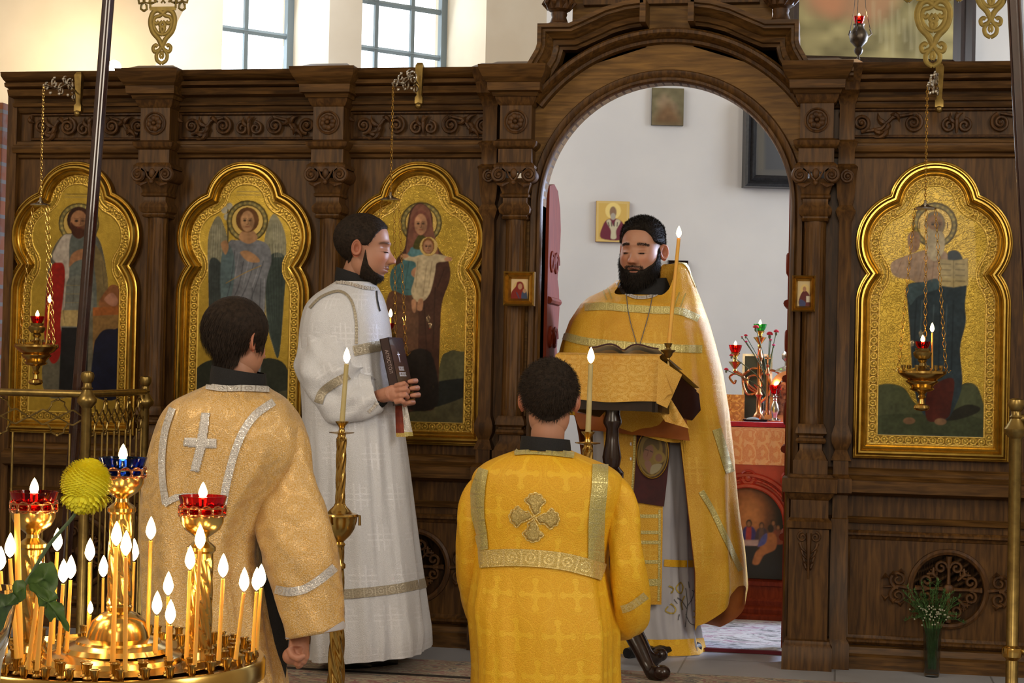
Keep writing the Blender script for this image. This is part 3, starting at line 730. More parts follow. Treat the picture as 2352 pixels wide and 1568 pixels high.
def halo(c, x, y, r, col=(.20,.19,.12)):
    c.ell((x,y), r, r, (.16,.13,.05)); c.ell((x,y), r*.93, r*.93, (.30,.27,.14))
    for k in range(22): a = k*2*PI/22; c.ell((x+r*.86*math.cos(a),y+r*.86*math.sin(a)), r*.06, r*.06, (.45,.38,.16))
    c.ell((x,y), r*.79, r*.79, (.13,.10,.03)); c.ell((x,y), r*.75, r*.75, (.44,.31,.09), a=.8)
def folds(c, segs, col, wd=.004, op=.5):
    for s_ in segs: c.line(s_, wd, col, op=op)
def icon1(c):
    S = (.42,.25,.15)
    halo(c,182,513,47)
    c.poly([(140,545),(118,585),(108,650),(103,760),(105,905),(200,905),(275,905),(275,740),(250,700),(247,640),(238,580),(225,545),(205,538),(165,536)], (.20,.19,.15))
    c.poly([(140,600),(115,620),(104,720),(103,770),(118,832),(140,812),(152,700),(150,620)], (.36,.035,.022))
    c.poly([(143,545),(122,585),(128,602),(146,606),(150,640),(140,745),(150,752),(166,600),(172,545),(158,538)], (.50,.46,.42))
    c.poly([(165,540),(160,620),(166,700),(232,700),(226,560),(205,540)], (.19,.21,.20))
    c.poly([(158,640),(150,700),(142,752),(190,752),(215,700),(205,640)], (.24,.25,.23))
    c.poly([(142,712),(140,749),(196,750),(200,712)], (.44,.36,.20),sm=False)
    c.poly([(142,752),(136,900),(200,905),(205,752)], (.035,.035,.04),sm=False)
    c.poly([(212,560),(232,580),(248,640),(245,690),(225,712),(222,650)], (.27,.22,.12))
    c.poly([(165,585),(186,572),(202,577),(206,590),(175,600),(160,612)], S)
    folds(c, [[(150,640),(146,700),(150,740)],[(172,640),(168,700)],[(186,640),(188,705)],[(120,650),(114,740),(122,800)],[(235,600),(240,660)]], (.08,.07,.06), .003)
    for y in (655,675,695,715): c.line([(150,y),(210,y)], .002, (.42,.33,.15), op=.6)
    c.poly([(228,702),(250,660),(268,655),(285,672),(288,706)], (.33,.17,.08)); c.poly([(240,688),(258,672),(272,690),(262,704)], (.46,.27,.20))
    c.poly([(214,706),(290,702),(290,722),(214,726)], (.38,.17,.06),sm=False)
    c.poly([(214,726),(290,722),(284,905),(214,905)], (.30,.20,.09),sm=False)
    c.poly([(226,772),(240,758),(262,756),(278,768),(282,905),(214,905),(216,800)], (.022,.028,.07))
    c.face((182,508),21,27,S,(.09,.04,.02),2,(.12,.05,.025),1.3)
    for k in range(2): c.line([(150,446+7*k),(215,446+7*k)], .003, (.16,.14,.08), False, .6)
def icon2(c):
    S = (.50,.33,.20)
    c.poly([(440,870),(470,832),(520,825),(560,838),(620,822),(662,850),(668,960),(440,960)], (.07,.08,.06)); c.poly([(440,915),(500,900),(600,910),(668,900),(668,985),(440,985)], (.13,.13,.09))
    c.poly([(505,498),(486,520),(478,560),(480,640),(482,700),(478,760),(492,745),(520,700),(530,640),(526,560)], (.34,.33,.25))
    c.poly([(628,492),(648,516),(658,560),(654,640),(650,720),(640,818),(626,790),(612,730),(606,620),(610,540)], (.36,.35,.26))
    c.poly([(482,600),(480,690),(484,765),(510,740),(520,650),(505,600)], (.10,.12,.12)); c.poly([(612,600),(655,590),(652,700),(641,818),(628,795),(614,730)], (.10,.13,.12))
    for k in range(6): c.line([(612+k*7,560),(618+k*6,690),(628+k*3,780)], .0022, (.05,.06,.05), op=.5); c.line([(488+k*6,560),(486+k*5,700)], .002, (.07,.08,.07), op=.45)
    for k in range(5): c.line([(490+k*5,518),(486+k*6,590)], .003, (.52,.52,.44), op=.5); c.line([(628+k*5,514),(632+k*4,590)], .003, (.54,.53,.45), op=.5)
    c.line([(524,470),(524,560),(515,680)], .006, (.16,.14,.08)); 
    for q in ((516,482),(528,474),(536,486),(522,498),(534,498)): c.ell(q,7,8,(.50,.49,.42))
    halo(c,569,508,48)
    c.poly([(525,560),(548,552),(594,552),(618,566),(624,600),(612,650),(606,760),(590,905),(545,905),(520,800),(508,720),(518,640)], (.27,.28,.31))
    c.poly([(508,600),(524,560),(540,600),(532,680),(510,700)], (.19,.25,.27))
    folds(c, [[(540,575),(532,640),(520,690)],[(560,600),(548,660),(525,705)],[(585,600),(566,660),(540,710)],[(606,600),(590,650),(566,720)],[(600,640),(596,720),(590,800)],[(580,660),(580,760)],[(560,690),(562,800)],[(540,700),(548,800)]], (.10,.11,.13), .004,.6)
    folds(c, [[(550,580),(540,640)],[(572,600),(558,660)],[(596,610),(580,660)],[(608,640),(606,720)],[(572,690),(570,780)]], (.44,.46,.50), .004,.5)
    c.line([(520,650),(560,628),(600,610)], .003, (.45,.33,.12))
    c.poly([(550,548),(558,530),(582,530),(592,548),(572,560)], S); c.poly([(552,580),(570,576),(592,590),(596,602),(570,600)], S); c.poly([(508,560),(520,552),(526,568),(518,585)], S)
    c.face((569,507),17,25,S,(.22,.12,.05),0,None,1.55)
    for k in range(2): c.line([(545,440+8*k),(600,440+8*k)], .003, (.16,.14,.08), False, .6)
def icon3(c):
    S = (.52,.33,.22)
    c.poly([(1012,832),(1030,808),(1052,806),(1082,826),(1082,960),(1000,960)], (.17,.17,.10)); c.poly([(880,940),(960,925),(1082,900),(1082,1000),(880,1000)], (.16,.15,.09)); c.poly([(900,920),(990,880),(1080,870),(1078,905),(980,940),(900,945)], (.05,.055,.05))
    halo(c,968,512,48)
    c.poly([(968,466),(945,480),(936,520),(930,570),(910,600),(905,660),(905,760),(895,940),(960,940),(1002,930),(1010,800),(1015,700),(1034,640),(1030,600),(1010,575),(996,540),(992,490)], (.13,.07,.05))
    c.poly([(966,468),(948,482),(940,520),(934,580),(945,600),(960,560),(985,552),(998,580),(1008,585),(994,520),(986,482)], (.30,.16,.12))
    c.poly([(946,572),(925,600),(900,620),(898,660),(918,682),(948,676),(956,640),(958,600)], (.13,.25,.27)); c.poly([(945,568),(990,572),(985,590),(950,592)], (.17,.30,.33)); c.poly([(962,540),(978,545),(985,570),(950,570)], (.14,.13,.04))
    folds(c, [[(925,610),(912,650)],[(940,600),(930,660)],[(905,660),(940,665)]], (.05,.11,.12), .004)
    c.poly([(888,690),(930,678),(960,700),(958,860),(950,930),(880,930)], (.20,.12,.08)); c.poly([(930,820),(990,810),(1005,930),(925,930)], (.05,.04,.035))
    folds(c, [[(905,700),(900,900)],[(930,700),(926,900)],[(975,700),(985,900)],[(1000,660),(995,800)],[(1020,620),(1005,660)]], (.05,.03,.02), .005)
    c.poly([(946,622),(960,612),(990,616),(994,630),(965,640),(948,634)], S)
    c.poly([(968,585),(948,590),(930,584),(928,596),(955,604),(952,640),(945,670),(956,692),(975,690),(990,668),(1000,625),(1004,604),(1026,600),(1028,590),(1000,583)], (.56,.49,.36))
    folds(c, [[(960,600),(955,660)],[(980,610),(972,680)],[(993,600),(985,660)]], (.32,.26,.17), .003,.6)
    for p in ((930,588),(1030,595)): c.ell(p,9,5,S)
    c.poly([(962,688),(972,688),(970,712),(958,710)], S); c.poly([(946,690),(956,690),(955,716),(948,714)], S)
    c.ell((985,566),21,22,(.46,.33,.12),a=.6); c.face((984,566),12,16,S,(.30,.16,.07),0,None,1.15)
    c.face((967,514),16,25,S,(.27,.13,.10),0,None,1.3)
def icon4(c):
    S = (.36,.24,.15)
    c.poly([(2005,905),(2030,882),(2075,890),(2110,930),(2180,915),(2215,880),(2250,900),(2250,1015),(2005,1015)], (.13,.15,.09)); c.poly([(2005,960),(2100,950),(2250,960),(2250,1015),(2005,1015)], (.10,.12,.07)); c.poly([(2165,960),(2215,930),(2250,935),(2240,950),(2190,965)], (.05,.05,.035))
    halo(c,2147,517,52)
    c.poly([(2105,580),(2075,590),(2050,602),(2046,620),(2060,636),(2090,642),(2120,655),(2165,660),(2185,640),(2180,590),(2150,570)], (.42,.32,.24))
    c.poly([(2178,580),(2205,582),(2220,640),(2216,700),(2218,740),(2205,800),(2210,880),(2195,930),(2170,965),(2120,950),(2098,880),(2090,760),(2085,700),(2082,660),(2110,648),(2160,650),(2178,620)], (.06,.09,.11))
    c.poly([(2085,655),(2120,648),(2150,640),(2160,660),(2110,680),(2090,700)], (.10,.15,.17))
    c.poly([(2128,905),(2150,880),(2190,870),(2185,930),(2175,960),(2130,965)], (.13,.035,.022))
    folds(c, [[(2105,690),(2100,800),(2110,900)],[(2130,700),(2125,850)],[(2160,690),(2155,850)],[(2190,690),(2185,850)]], (.02,.035,.05), .006)
    folds(c, [[(2118,690),(2112,800)],[(2145,700),(2140,800)],[(2175,700),(2170,800)]], (.14,.19,.21), .005,.5)
    folds(c, [[(2070,600),(2060,625)],[(2095,595),(2085,632)],[(2120,600),(2112,640)],[(2145,600),(2140,645)]], (.25,.15,.10), .004)
    c.poly([(2085,545),(2098,530),(2112,540),(2110,570),(2092,580)], S); c.line([(2095,540),(2092,560)],.003,(.2,.12,.08))
    c.poly([(2157,594),(2190,598),(2223,594),(2223,655),(2190,660),(2157,656)], (.46,.40,.24),sm=False); c.line([(2190,598),(2190,660)], .002, (.25,.2,.1),False)
    for k in range(4):
        for q in (0,1): c.line([(2163+q*32,606+k*13),(2183+q*32,607+k*13)], .0045, (.27,.23,.14), False, .8)
    for p in ((2088,966),(2160,968)): c.ell(p,14,8,(.28,.19,.12))
    c.face((2147,516),20,25,S,(.30,.25,.17),3,(.46,.40,.29),1.2)
    c.poly([(2130,535),(2165,535),(2168,575),(2147,600),(2128,578)], (.48,.43,.32))
    c.line([(2112,512),(2112,524)], .003, (.12,.08,.03),False); c.line([(2176,512),(2176,524)], .003, (.12,.08,.03),False)
big_icon(-3.305, 'gilt-framed icon of a saint in red cloak, leftmost on the screen behind the dark pole', icon1, False, 3)
big_icon(-2.528, 'gilt-framed icon of a winged angel in grey robe behind the dark-haired server', icon2, False, 5)
big_icon(-1.758, 'gilt-framed icon of a mother holding her child behind the man in white', icon3, True, 7)
big_icon(.356, 'gilt-framed icon of an elderly saint with open book right of the doorway', icon4, True, 9)
# small and distant icons: board or frame with a painted panel
def pane_icon(name, label, pts, Y, paint, frame_w=0., fmat=None, thick=.02, res=.0022, dist=None, group=None, edge=(.2,.05,.02), fd=.018):
    """pts: photo corners top-left, bottom-right on the plane it hangs on"""
    if dist is None:
        a, b_ = at(*pts[0],Y), at(*pts[1],Y); x0,z1,x1,z0 = a[0],a[2],b_[0],b_[2]
        root = thing(name, label, 'icon', ((x0+x1)/2,Y,(z0+z1)/2)); f = None; px = lambda p: at(p[0],p[1],Y)[[0,2]]
    else:
        # hangs on the angled end wall: coordinates along the wall
        def wxy(p):
            r = ray(*p); A = np.array([[de[0],-r[0]],[de[1],-r[1]]]); s_, t_ = np.linalg.solve(A, CAM[:2]-corner); return arr([s_, CAM[2]+t_*r[2]])
        a, b_ = wxy(pts[0]), wxy(pts[1]); x0,z1,x1,z0 = a[0],a[1],b_[0],b_[1]; px = wxy; Y = 0
        nw = arr([-de[1],de[0]])
        def f(P):
            P = arr(P); return np.stack([corner[0]+de[0]*P[...,0]+nw[0]*P[...,1], corner[1]+de[1]*P[...,0]+nw[1]*P[...,1], P[...,2]],-1)
        c_ = f([(x0+x1)/2,0,(z0+z1)/2]); root = thing(name, label, 'icon', tuple(c_))
    ff = (lambda *p: tuple(f(p))) if f else None
    w_ = frame_w
    bd = MB(); bd.prism([(x0+w_*.3,z0+w_*.3),(x1-w_*.3,z0+w_*.3),(x1-w_*.3,z1-w_*.3),(x0+w_*.3,z1-w_*.3)], Y-thick, Y+.0, ff)
    bd.build('board', plain(name+'_board', edge, .6), root, smooth=False)
    if w_ > 0:
        fr = MB(); fr.sweep([(x0,z0),(x1,z0),(x1,z1),(x0,z1)], [(0,Y),(0,Y-thick-fd),(w_*.2,Y-thick-fd*1.3),(w_*.45,Y-thick-fd*.6),(w_*.7,Y-thick-fd*.9),(w_,Y-thick-.002)], True, ff)
        fr.build('frame', fmat, root, angle=25)
    cv = Canvas(x0+w_*.9,x1-w_*.9,z0+w_*.9,z1-w_*.9,res,px=px); paint(cv)
    cv.build('painted_panel', Y-thick-.0015, M['icon'], root, f=f); return root
def p_mother(c):
    c.C[...] = arr([.62,.47,.27,0]); c.ell((1194,661),14,15,(.58,.42,.18))
    c.poly([(1176,692),(1176,672),(1186,658),(1190,648),(1200,648),(1205,660),(1206,692)], (.20,.02,.015)); c.poly([(1200,672),(1210,668),(1212,690),(1200,692)],(.05,.07,.13))
    c.ell((1196,658),5,7,(.40,.22,.13)); c.ell((1206,668),4,5,(.42,.24,.14)); c.line([(1188,672),(1196,690)],.004,(.05,.06,.12))
def p_christ(c):
    c.C[...] = arr([.60,.48,.26,0]); c.ell((1849,664),10,11,(.66,.5,.2)); c.poly([(1836,700),(1838,680),(1846,668),(1854,670),(1862,684),(1863,702)], (.12,.03,.03)); c.ell((1848,664),4,6,(.38,.2,.12)); c.poly([(1852,680),(1862,680),(1862,694),(1852,694)],(.6,.56,.46),sm=False); c.poly([(1838,688),(1850,694),(1848,704),(1836,704)],(.06,.07,.16))
pane_icon('small_framed_icon','small brown-framed icon of mother and child on the left jamb of the doorway',[(1160,624),(1229,703)],-.112,p_mother,.030,M['gold_dark'],.012,.0016)
pane_icon('small_framed_icon','small brown-framed icon of a robed figure with book on the right jamb',[(1820,633),(1872,716)],-.112,p_christ,.022,M['gold_dark'],.012,.0016)
def p_bishop(c):
    c.C[...] = arr([.62,.42,.12,.3]); c.line([(1372,465),(1441,467),(1439,555),(1371,552)],.012,(.66,.48,.18),False,closed=True)
    c.ell((1407,485),18,19,(.80,.62,.22)); c.poly([(1380,548),(1384,518),(1396,504),(1418,504),(1432,518),(1434,550)], (.16,.03,.05))
    c.poly([(1392,510),(1400,505),(1408,520),(1414,505),(1424,510),(1414,530),(1414,548),(1402,548),(1402,530)], (.55,.50,.34)); c.ell((1407,488),8,13,(.26,.16,.10)); c.ell((1407,498),6,8,(.40,.36,.30))
    for k in range(4): c.line([(1396+k*7,512),(1398+k*6,520)],.006,(.08,.07,.06),False)
pane_icon('wall_icon','gold-ground icon of a bishop hanging on the white wall beside the priest\'s head',[(1369,462),(1443,557)],0,p_bishop,0,None,.03,.004,dist=1)
def p_dark(c):
    c.C[...] = arr([.16,.14,.08,.2]); c.ell((1524,240),12,18,(.33,.24,.15),soft=.03); c.ell((1545,250),7,10,(.34,.25,.16),soft=.02); c.poly([(1505,285),(1512,255),(1535,240),(1555,262),(1560,286)], (.17,.10,.05),soft=.03); c.grain(5,.5,4)
pane_icon('wall_icon','small dim old icon hung highest on the white wall inside the arch',[(1497,203),(1568,290)],0,p_dark,0,None,.03,.005,dist=1,edge=(.05,.04,.02))
def p_flat(c): c.C[...] = arr([.09,.085,.08,0]); c.grain(4,.4,4)
pane_icon('wall_icon','small dark frame half hidden behind the priest\'s raised collar and candle',[(1533,598),(1578,650)],0,p_flat,.02,M['darkwood'],.02,.006,dist=1)
def p_blackpic(c): c.C[...] = arr([.045,.05,.06,0]); c.grain(12,.5,2); c.line([(1742,290),(1742,405)],.05,(.10,.09,.07),False,.8); c.line([(1742,402),(1900,404)],.05,(.08,.075,.07),False,.8)
M['blackframe'] = plain('black_frame', (.014,.014,.016), .35, 0, (.03,.03,.035), 60, .4)
pane_icon('framed_painting','large black-framed dark painting on the white wall at the arch\'s right',[(1707,238),(1905,437)],0,p_blackpic,.075,M['blackframe'],.07,.012,dist=1,edge=(.01,.01,.01),fd=.05)
def p_big(c):
    c.C[...] = arr([.22,.19,.09,.35]); c.grain(5,.7,2).grain(11,.9,3).grain(40,.7,4)
    c.poly([(1845,-60),(2060,-60),(2040,30),(1985,60),(1940,45),(1900,42),(1850,20)], (.42,.22,.12),soft=.05,op=.8); c.poly([(1850,-60),(1930,-60),(1925,30),(1880,25)], (.50,.22,.11),soft=.04,op=.7)
    for k in range(12): c.line([(2000+k*14,10+k%3*20),(2003+k*14,80+k%4*18)],.02,(.55,.50,.30),False,.25)
pane_icon('framed_painting','large worn gold painting in dark gilt frame above the screen at upper right',[(1790,-330),(2228,190)],0,p_big,.13,M['darkwood'],.06,.012,dist=1,edge=(.02,.01,.01),fd=.04)
# ------------------------------------------------------------------ altar table and what stands on it
M['salmon'] = brocade('salmon_brocade', (.80,.27,.12), (.92,.55,.32), .06, 'scroll', .1, .5)
M['redcloth'] = plain('crimson_velvet', (.62,.015,.05), .8, 0, (.45,.01,.06), 20, .3, sheen=.5)
M['copper'] = plain('rosy_gilt_metal', (.72,.33,.16), .2, 1, (.6,.25,.12), 20, .1)
TY = 1.18
tl, tr = at(1575,1000,TY)[0], at(1930,1000,TY)[0]; zt_ = .915
altar = thing('altar_table', 'altar table under salmon brocade with red carved front bearing a painted supper scene', 'altar', ((tl+tr)/2,TY+.4,0))
cx = (tl+tr)/2; W_ = tr-tl
b = MB(); b.box((cx,TY+.42,.46), (W_-.06,.76,.86)); b.build('table_body', M['redwood'], altar, smooth=False)
c = MB(); n = 60; rows = []
for z, o in ((zt_,0),(zt_,.0),(zt_-.02,.012),(zt_-.10,.016),(zt_-.175,.018)):
    rows.append([(cx-W_/2-.01+ (W_+.02)*i/n, TY-.02-o+.004*math.sin(i*1.3)*(zt_-z)/.17, z) for i in range(n+1)])
rows.insert(0, [(cx-W_/2-.01+(W_+.02)*i/n, TY+.84, zt_) for i in range(n+1)])
c.grid(rows, uv=[[(cx+W_*i/n, r_*.05+1) for i in range(n+1)] for r_ in range(len(rows))]); c.build('brocade_cloth', M['salmon'], altar)
r = MB(); r.box((cx,TY+.3,zt_+.008), (W_*.98,.52,.014)); r.box((cx-.1,TY+.02,zt_+.014), (W_*.7,.06,.022)); r.build('crimson_cover', M['redcloth'], altar)
f = MB()   # carved front: arch over painting, base mouldings
zb = .135
f.rectloft(cx, [(.0125,W_/2,TY-.05),(.03,W_/2,TY-.05),(.04,W_/2,TY-.03),(.06,W_/2,TY-.035),(.075,W_/2,TY-.02),(.10,W_/2,TY-.03),(.12,W_/2,TY-.01),(.165,W_/2,TY+.0),(.17,W_/2,TY-.02),(.19,W_/2,TY-.025),(.20,W_/2,TY+.03)], TY+.1)
M['redcarve'] = plain('red_lacquered_carving', (.50,.045,.022), .4, 0, (.34,.03,.015), 18, .3)
pc = at(1722,1240,TY); acx, acz, ar_ = at(1717,1216,TY)[0], at(1717,1200,TY)[2], .17
f.build('base_moulding', M['redwood'], altar)
a = MB(); outer = [(acx-.27,.20),(acx-ar_,.20)]+arc(acx,acz,ar_,PI,0,30)+[(acx+ar_,.20),(acx+.27,.20),(acx+.27,.74),(acx-.27,.74)]
a.prism(outer, TY-.03, TY+.02)
for rr, q in ((.012,.0),(.007,.028),(.012,.05)): a.tube([(x,TY-.035,z) for x,z in arc(acx,acz,ar_+.008+q,PI,0,40)], rr, 6)
for k in range(26): aa = PI*k/25; a.ball((acx+(ar_+.036)*math.cos(aa),TY-.035,acz+(ar_+.036)*math.sin(aa)), .008, 6)
for sx in (-.2,0,.2):
    a.lathe((acx+sx*.95,TY-.03,.675), [(.042,0),(.042,.006),(.034,.014),(.03,.008),(.018,.008),(.012,.018),(0,.02)], 20, axis=(0,-1,0))
a.build('carved_arch', M['redcarve'], altar, angle=30)
def p_supper(c):
    c.C[...] = arr([.012,.012,.018,0]); c.ell((1712,1175),55,70,(.50,.20,.07),soft=.05,op=.9); c.ell((1722,1185),26,36,(.75,.36,.14),soft=.03,op=.7)
    c.poly([(1640,1100),(1800,1080),(1800,1180),(1760,1130),(1700,1112),(1650,1130)], (.03,.025,.05),soft=.03)
    def fig(x,y,h,rb,cl,hd=(.05,.025,.015)):
        c.poly([(x-h*.5,y+h*1.3),(x-h*.4,y+h*.3),(x,y+h*.05),(x+h*.4,y+h*.3),(x+h*.55,y+h*1.3)], rb); c.poly([(x-h*.15,y+h*.1),(x+h*.15,y+h*.1),(x+h*.1,y+h*1.2),(x-h*.2,y+h*1.2)], cl)
        c.ell((x,y-h*.12),h*.2,h*.26,hd); c.ell((x,y-h*.08),h*.13,h*.19,(.42,.22,.12))
    fig(1690,1212,26,(.25,.05,.03),(.3,.1,.05)); fig(1720,1206,34,(.06,.05,.28),(.55,.07,.07)); fig(1749,1210,28,(.10,.06,.10),(.2,.12,.1)); fig(1776,1204,28,(.2,.1,.06),(.25,.12,.08)); fig(1787,1214,26,(.35,.10,.05),(.3,.1,.06))
    c.poly([(1640,1240),(1742,1240),(1742,1254),(1640,1254)], (.62,.46,.46),sm=False)
    c.poly([(1752,1232),(1772,1222),(1784,1236),(1780,1262),(1755,1275),(1742,1296),(1728,1294),(1732,1272),(1745,1258),(1738,1254),(1748,1246)], (.55,.24,.09)); c.poly([(1752,1230),(1762,1226),(1758,1248),(1740,1256),(1744,1244)], (.13,.15,.45)); c.ell((1770,1214),7,9,(.04,.02,.015))
    c.poly([(1640,1254),(1740,1254),(1720,1310),(1640,1310)], (.02,.02,.03),sm=False); c.grain(3,.3,3)
cv = Canvas(acx-ar_,acx+ar_,.20,acz+ar_,.004, px=lambda p: at(p[0],p[1],TY)[[0,2]])
p_supper(cv); cv.C[...,:3] = cv.C[...,:3].clip(0,1)**1.25*.8; cv.build('supper_painting', TY+.012, M['paint'], altar, mask=(cv.Z < acz)|(np.hypot(cv.X-acx,cv.Z-acz) < ar_))

def flame_mb(mb, c, h=.03, w=.0055, lean=(0,0)):
    pr = [(0,0),(.45,.08),(.8,.2),(1,.34),(.92,.5),(.66,.7),(.32,.88),(0,1)]
    n = 10; P = arr([[(w*r*math.cos(a)+lean[0]*z*z*h, w*r*math.sin(a)+lean[1]*z*z*h, z*h) for r,z in pr] for a in np.linspace(0,2*PI,n,endpoint=False)])
    mb.grid(P+arr(c), cu=True)
def glass_cup(mb, c, r, h, t=.002):
    mb.lathe(c, [(r*.45,0),(r*.62,h*.12),(r*.85,h*.5),(r,h),(r-t,h),(r*.85-t,h*.5),(r*.6-t,h*.16),(0,.12*h)], 26)
def lamp_on(root, c, r, h, gm, light=.35, fl=.022):
    """glass cup with floating wick"""
    g = MB(); glass_cup(g, c, r, h); g.build('glass_cup', M[gm], root)
    f = MB(); flame_mb(f, (c[0],c[1],c[2]+h*.85), fl, fl*.26); f.build('flame', M['flame'], root)
    w_ = MB(); w_.tube([(c[0],c[1],c[2]+h*.4),(c[0],c[1],c[2]+h*.9)], .0015, 5); w_.lathe((c[0],c[1],c[2]+h*.5),[(r*.3,0),(r*.3,.003),(0,.003)],12); w_.build('wick', M['wick'], root)
    if light: point('lamp_flame_light', (c[0]-wloc(root)[0],c[1]-wloc(root)[1],c[2]+h*.9+fl*.6-wloc(root)[2]), light, (1,.62,.28), .008, root)
def stem_lamp(label, px, ybase, ytop, Y, r, gm, mat='silver', zb=None):
    b = at(px,ybase,Y); t = at(px,ytop,Y); H = t[2]-b[2]
    root = thing('altar_oil_lamp', label, 'oil lamp', (b[0],Y,b[2]), 'oil lamps on the altar table')
    m = MB(); m.lathe((b[0],Y,b[2]), [(.03,0),(.03,.006),(.012,.014),(.014,.03),(.022,.05),(.016,.075),(.007,.095),(.010,.10),(.006,.11),(.006,H*.45),(.012,H*.48),(.006,H*.52),(.006,H*.62),(.012,H*.66),(.008,H*.70),(r*.55,H*.76),(r*.5,H*.78)], 20)
    for k in range(5):
        a = k*2*PI/5; m.tube([(b[0]+.006*math.cos(a),Y+.006*math.sin(a),b[2]+H*.66),(b[0]+r*.9*math.cos(a),Y+r*.9*math.sin(a),b[2]+H*.70),(b[0]+r*.8*math.cos(a),Y+r*.8*math.sin(a),b[2]+H*.84),(b[0]+r*1.05*math.cos(a),Y+r*1.05*math.sin(a),b[2]+H*.9)], .0022, 5)
    m.build('stand', M[mat], root); lamp_on(root, (b[0],Y,b[2]+H*.74), r, H*.26, gm, .25)
    return root
zt2 = zt_+.016
stem_lamp('small red glass lamp on a short stem at the front of the altar table', 1779, 966, 884, TY+.12, .031, 'red_glass')
# seven-branch candlestick with scrolled arms, two cups in view
CY = TY+.45
cb = at(1742,962,CY)
can = thing('branched_candelabrum', 'gilt candelabrum with scrolled branches holding red and green lamp cups on the altar', 'candelabrum', (cb[0],CY,zt2))
m = MB(); m.lathe((cb[0],CY,zt2), [(.07,0),(.07,.01),(.03,.025),(.014,.05),(.012,.12),(.02,.135),(.012,.15),(.010,.30),(.018,.32),(.010,.34),(.009,.36)], 24); m.build('stem', M['copper'], can)
def arm_(pxs, r=.007):
    m = MB(); P = smooth_path([at(x,y,CY) for x,y in pxs], 6); m.tube(P, r, 7); m.build('branch', M['copper'], can)
arm_([(1745,905),(1720,890),(1718,868),(1737,862),(1750,878),(1742,890),(1733,882)], .006)
arm_([(1745,925),(1765,905),(1770,880),(1755,852),(1730,846),(1706,862)], .007)
arm_([(1742,900),(1718,905),(1707,885),(1704,865),(1688,858),(1676,866),(1686,880),(1690,872)], .006)
arm_([(1742,900),(1716,880),(1706,862),(1697,856),(1690,850)], .006)
arm_([(1745,862),(1748,840),(1745,815),(1742,800)], .005)
arm_([(1745,862),(1768,850),(1790,858),(1800,880),(1798,900),(1780,900)], .006)
for (x,yb,yt,gm) in ((1688,856,792,'red_glass'),(1745,800,744,'green_glass')):
    b0, t0 = at(x,yb,CY), at(x,yt,CY); H = t0[2]-b0[2]
    cup = MB(); cup.lathe(tuple(b0), [(.006,0),(.012,.01),(.007,.02),(.030,.05*1),(.034,.055),(.012,.06),(.009,H*.5),(.014,H*.52),(.010,H*.58),(.022,H*.68),(.024,H*.72)], 22); cup.build('cup_holder', M['brass'], can)
    lamp_on(can, (b0[0],CY,b0[2]+H*.70), .034, H*.30, gm, .3, .028)
# tabernacle shaped like a small domed church
TB = at(1800,960,TY+.3)
tab = thing('domed_tabernacle', 'gilt tabernacle shaped like a small domed chapel half hidden by the right jamb', 'tabernacle', (TB[0]+.02,TY+.3,zt2))
X0, Y0 = TB[0]+.02, TY+.3
m = MB(); m.box((X0,Y0,zt2+.02), (.22,.18,.04)); m.build('plinth', M['copper'], tab, smooth=False)
m = MB(); m.prism([(X0-.085,zt2+.04),(X0-.05,zt2+.04)]+arc(X0,zt2+.17,.05,PI,0,16)+[(X0+.05,zt2+.04),(X0+.085,zt2+.04),(X0+.085,zt2+.17)]+arc(X0,zt2+.17,.085,0,PI,20)+[(X0-.085,zt2+.17)], Y0-.07, Y0+.07); m.build('chapel_body', M['copper'], tab)
m = MB(); m.box((X0,Y0+.03,zt2+.12), (.10,.06,.16)); m.build('door_picture', plain('dark_enamel', (.10,.03,.02), .3, .5, (.5,.2,.1), 60), tab, smooth=False)
for sx in (-.1,.1): m = MB(); m.lathe((X0+sx,Y0-.06,zt2+.04), [(.012,0),(.012,.01),(.006,.02),(.006,.19),(.012,.20),(.008,.215),(.004,.23),(.010,.24),(0,.25)], 12); m.box((X0+sx,Y0-.06,zt2+.31),(.006,.004,.04)); m.box((X0+sx,Y0-.06,zt2+.315),(.028,.004,.006)); m.build('corner_column', M['copper'], tab)
m = MB(); m.lathe((X0,Y0,zt2+.25), [(.07,0),(.055,.015),(.02,.03),(.02,.05),(.034,.065),(.036,.085),(.02,.11),(.006,.125),(.004,.15)], 22); m.build('dome', M['silver'], tab)
m = MB(); m.box((X0,Y0,zt2+.43), (.009,.006,.08)); m.box((X0,Y0,zt2+.44), (.045,.006,.009)); m.box((X0,Y0,zt2+.405),(.026,.006,.007)); m.build('cross', M['copper'], tab, smooth=False)
# framed plate behind and gilt book standing at the left
b0, b1 = at(1706,812,CY+.12), at(1772,960,CY+.12)
pl = thing('metal_framed_panel', 'dark panel in a thin silvery frame standing behind the candelabrum', 'panel', ((b0[0]+b1[0])/2,CY+.12,zt2))
m = MB(); m.box(((b0[0]+b1[0])/2,CY+.13,(b0[2]+zt2)/2), (b1[0]-b0[0],.012,b0[2]-zt2)); m.build('plate', plain('dark_green_enamel', (.03,.04,.03), .25, .3), pl, smooth=False)
m = MB(); m.sweep([(b0[0],zt2),(b1[0],zt2),(b1[0],b0[2]),(b0[0],b0[2])], [(0,CY+.13),(0,CY+.11),(.012,CY+.11),(.014,CY+.125)], True); m.build('frame', M['silver'], pl)
b0, b1 = at(1665,906,TY+.2), at(1708,965,TY+.2)
g = thing('gospel_book', 'gold covered book standing upright at the left of the altar table', 'book', ((b0[0]+b1[0])/2,TY+.2,zt2))
m = MB(); m.box(((b0[0]+b1[0])/2,TY+.2,(b0[2]+zt2)/2), (b1[0]-b0[0],.035,b0[2]-zt2)); m.build('pages', M['copper'], g, smooth=False)
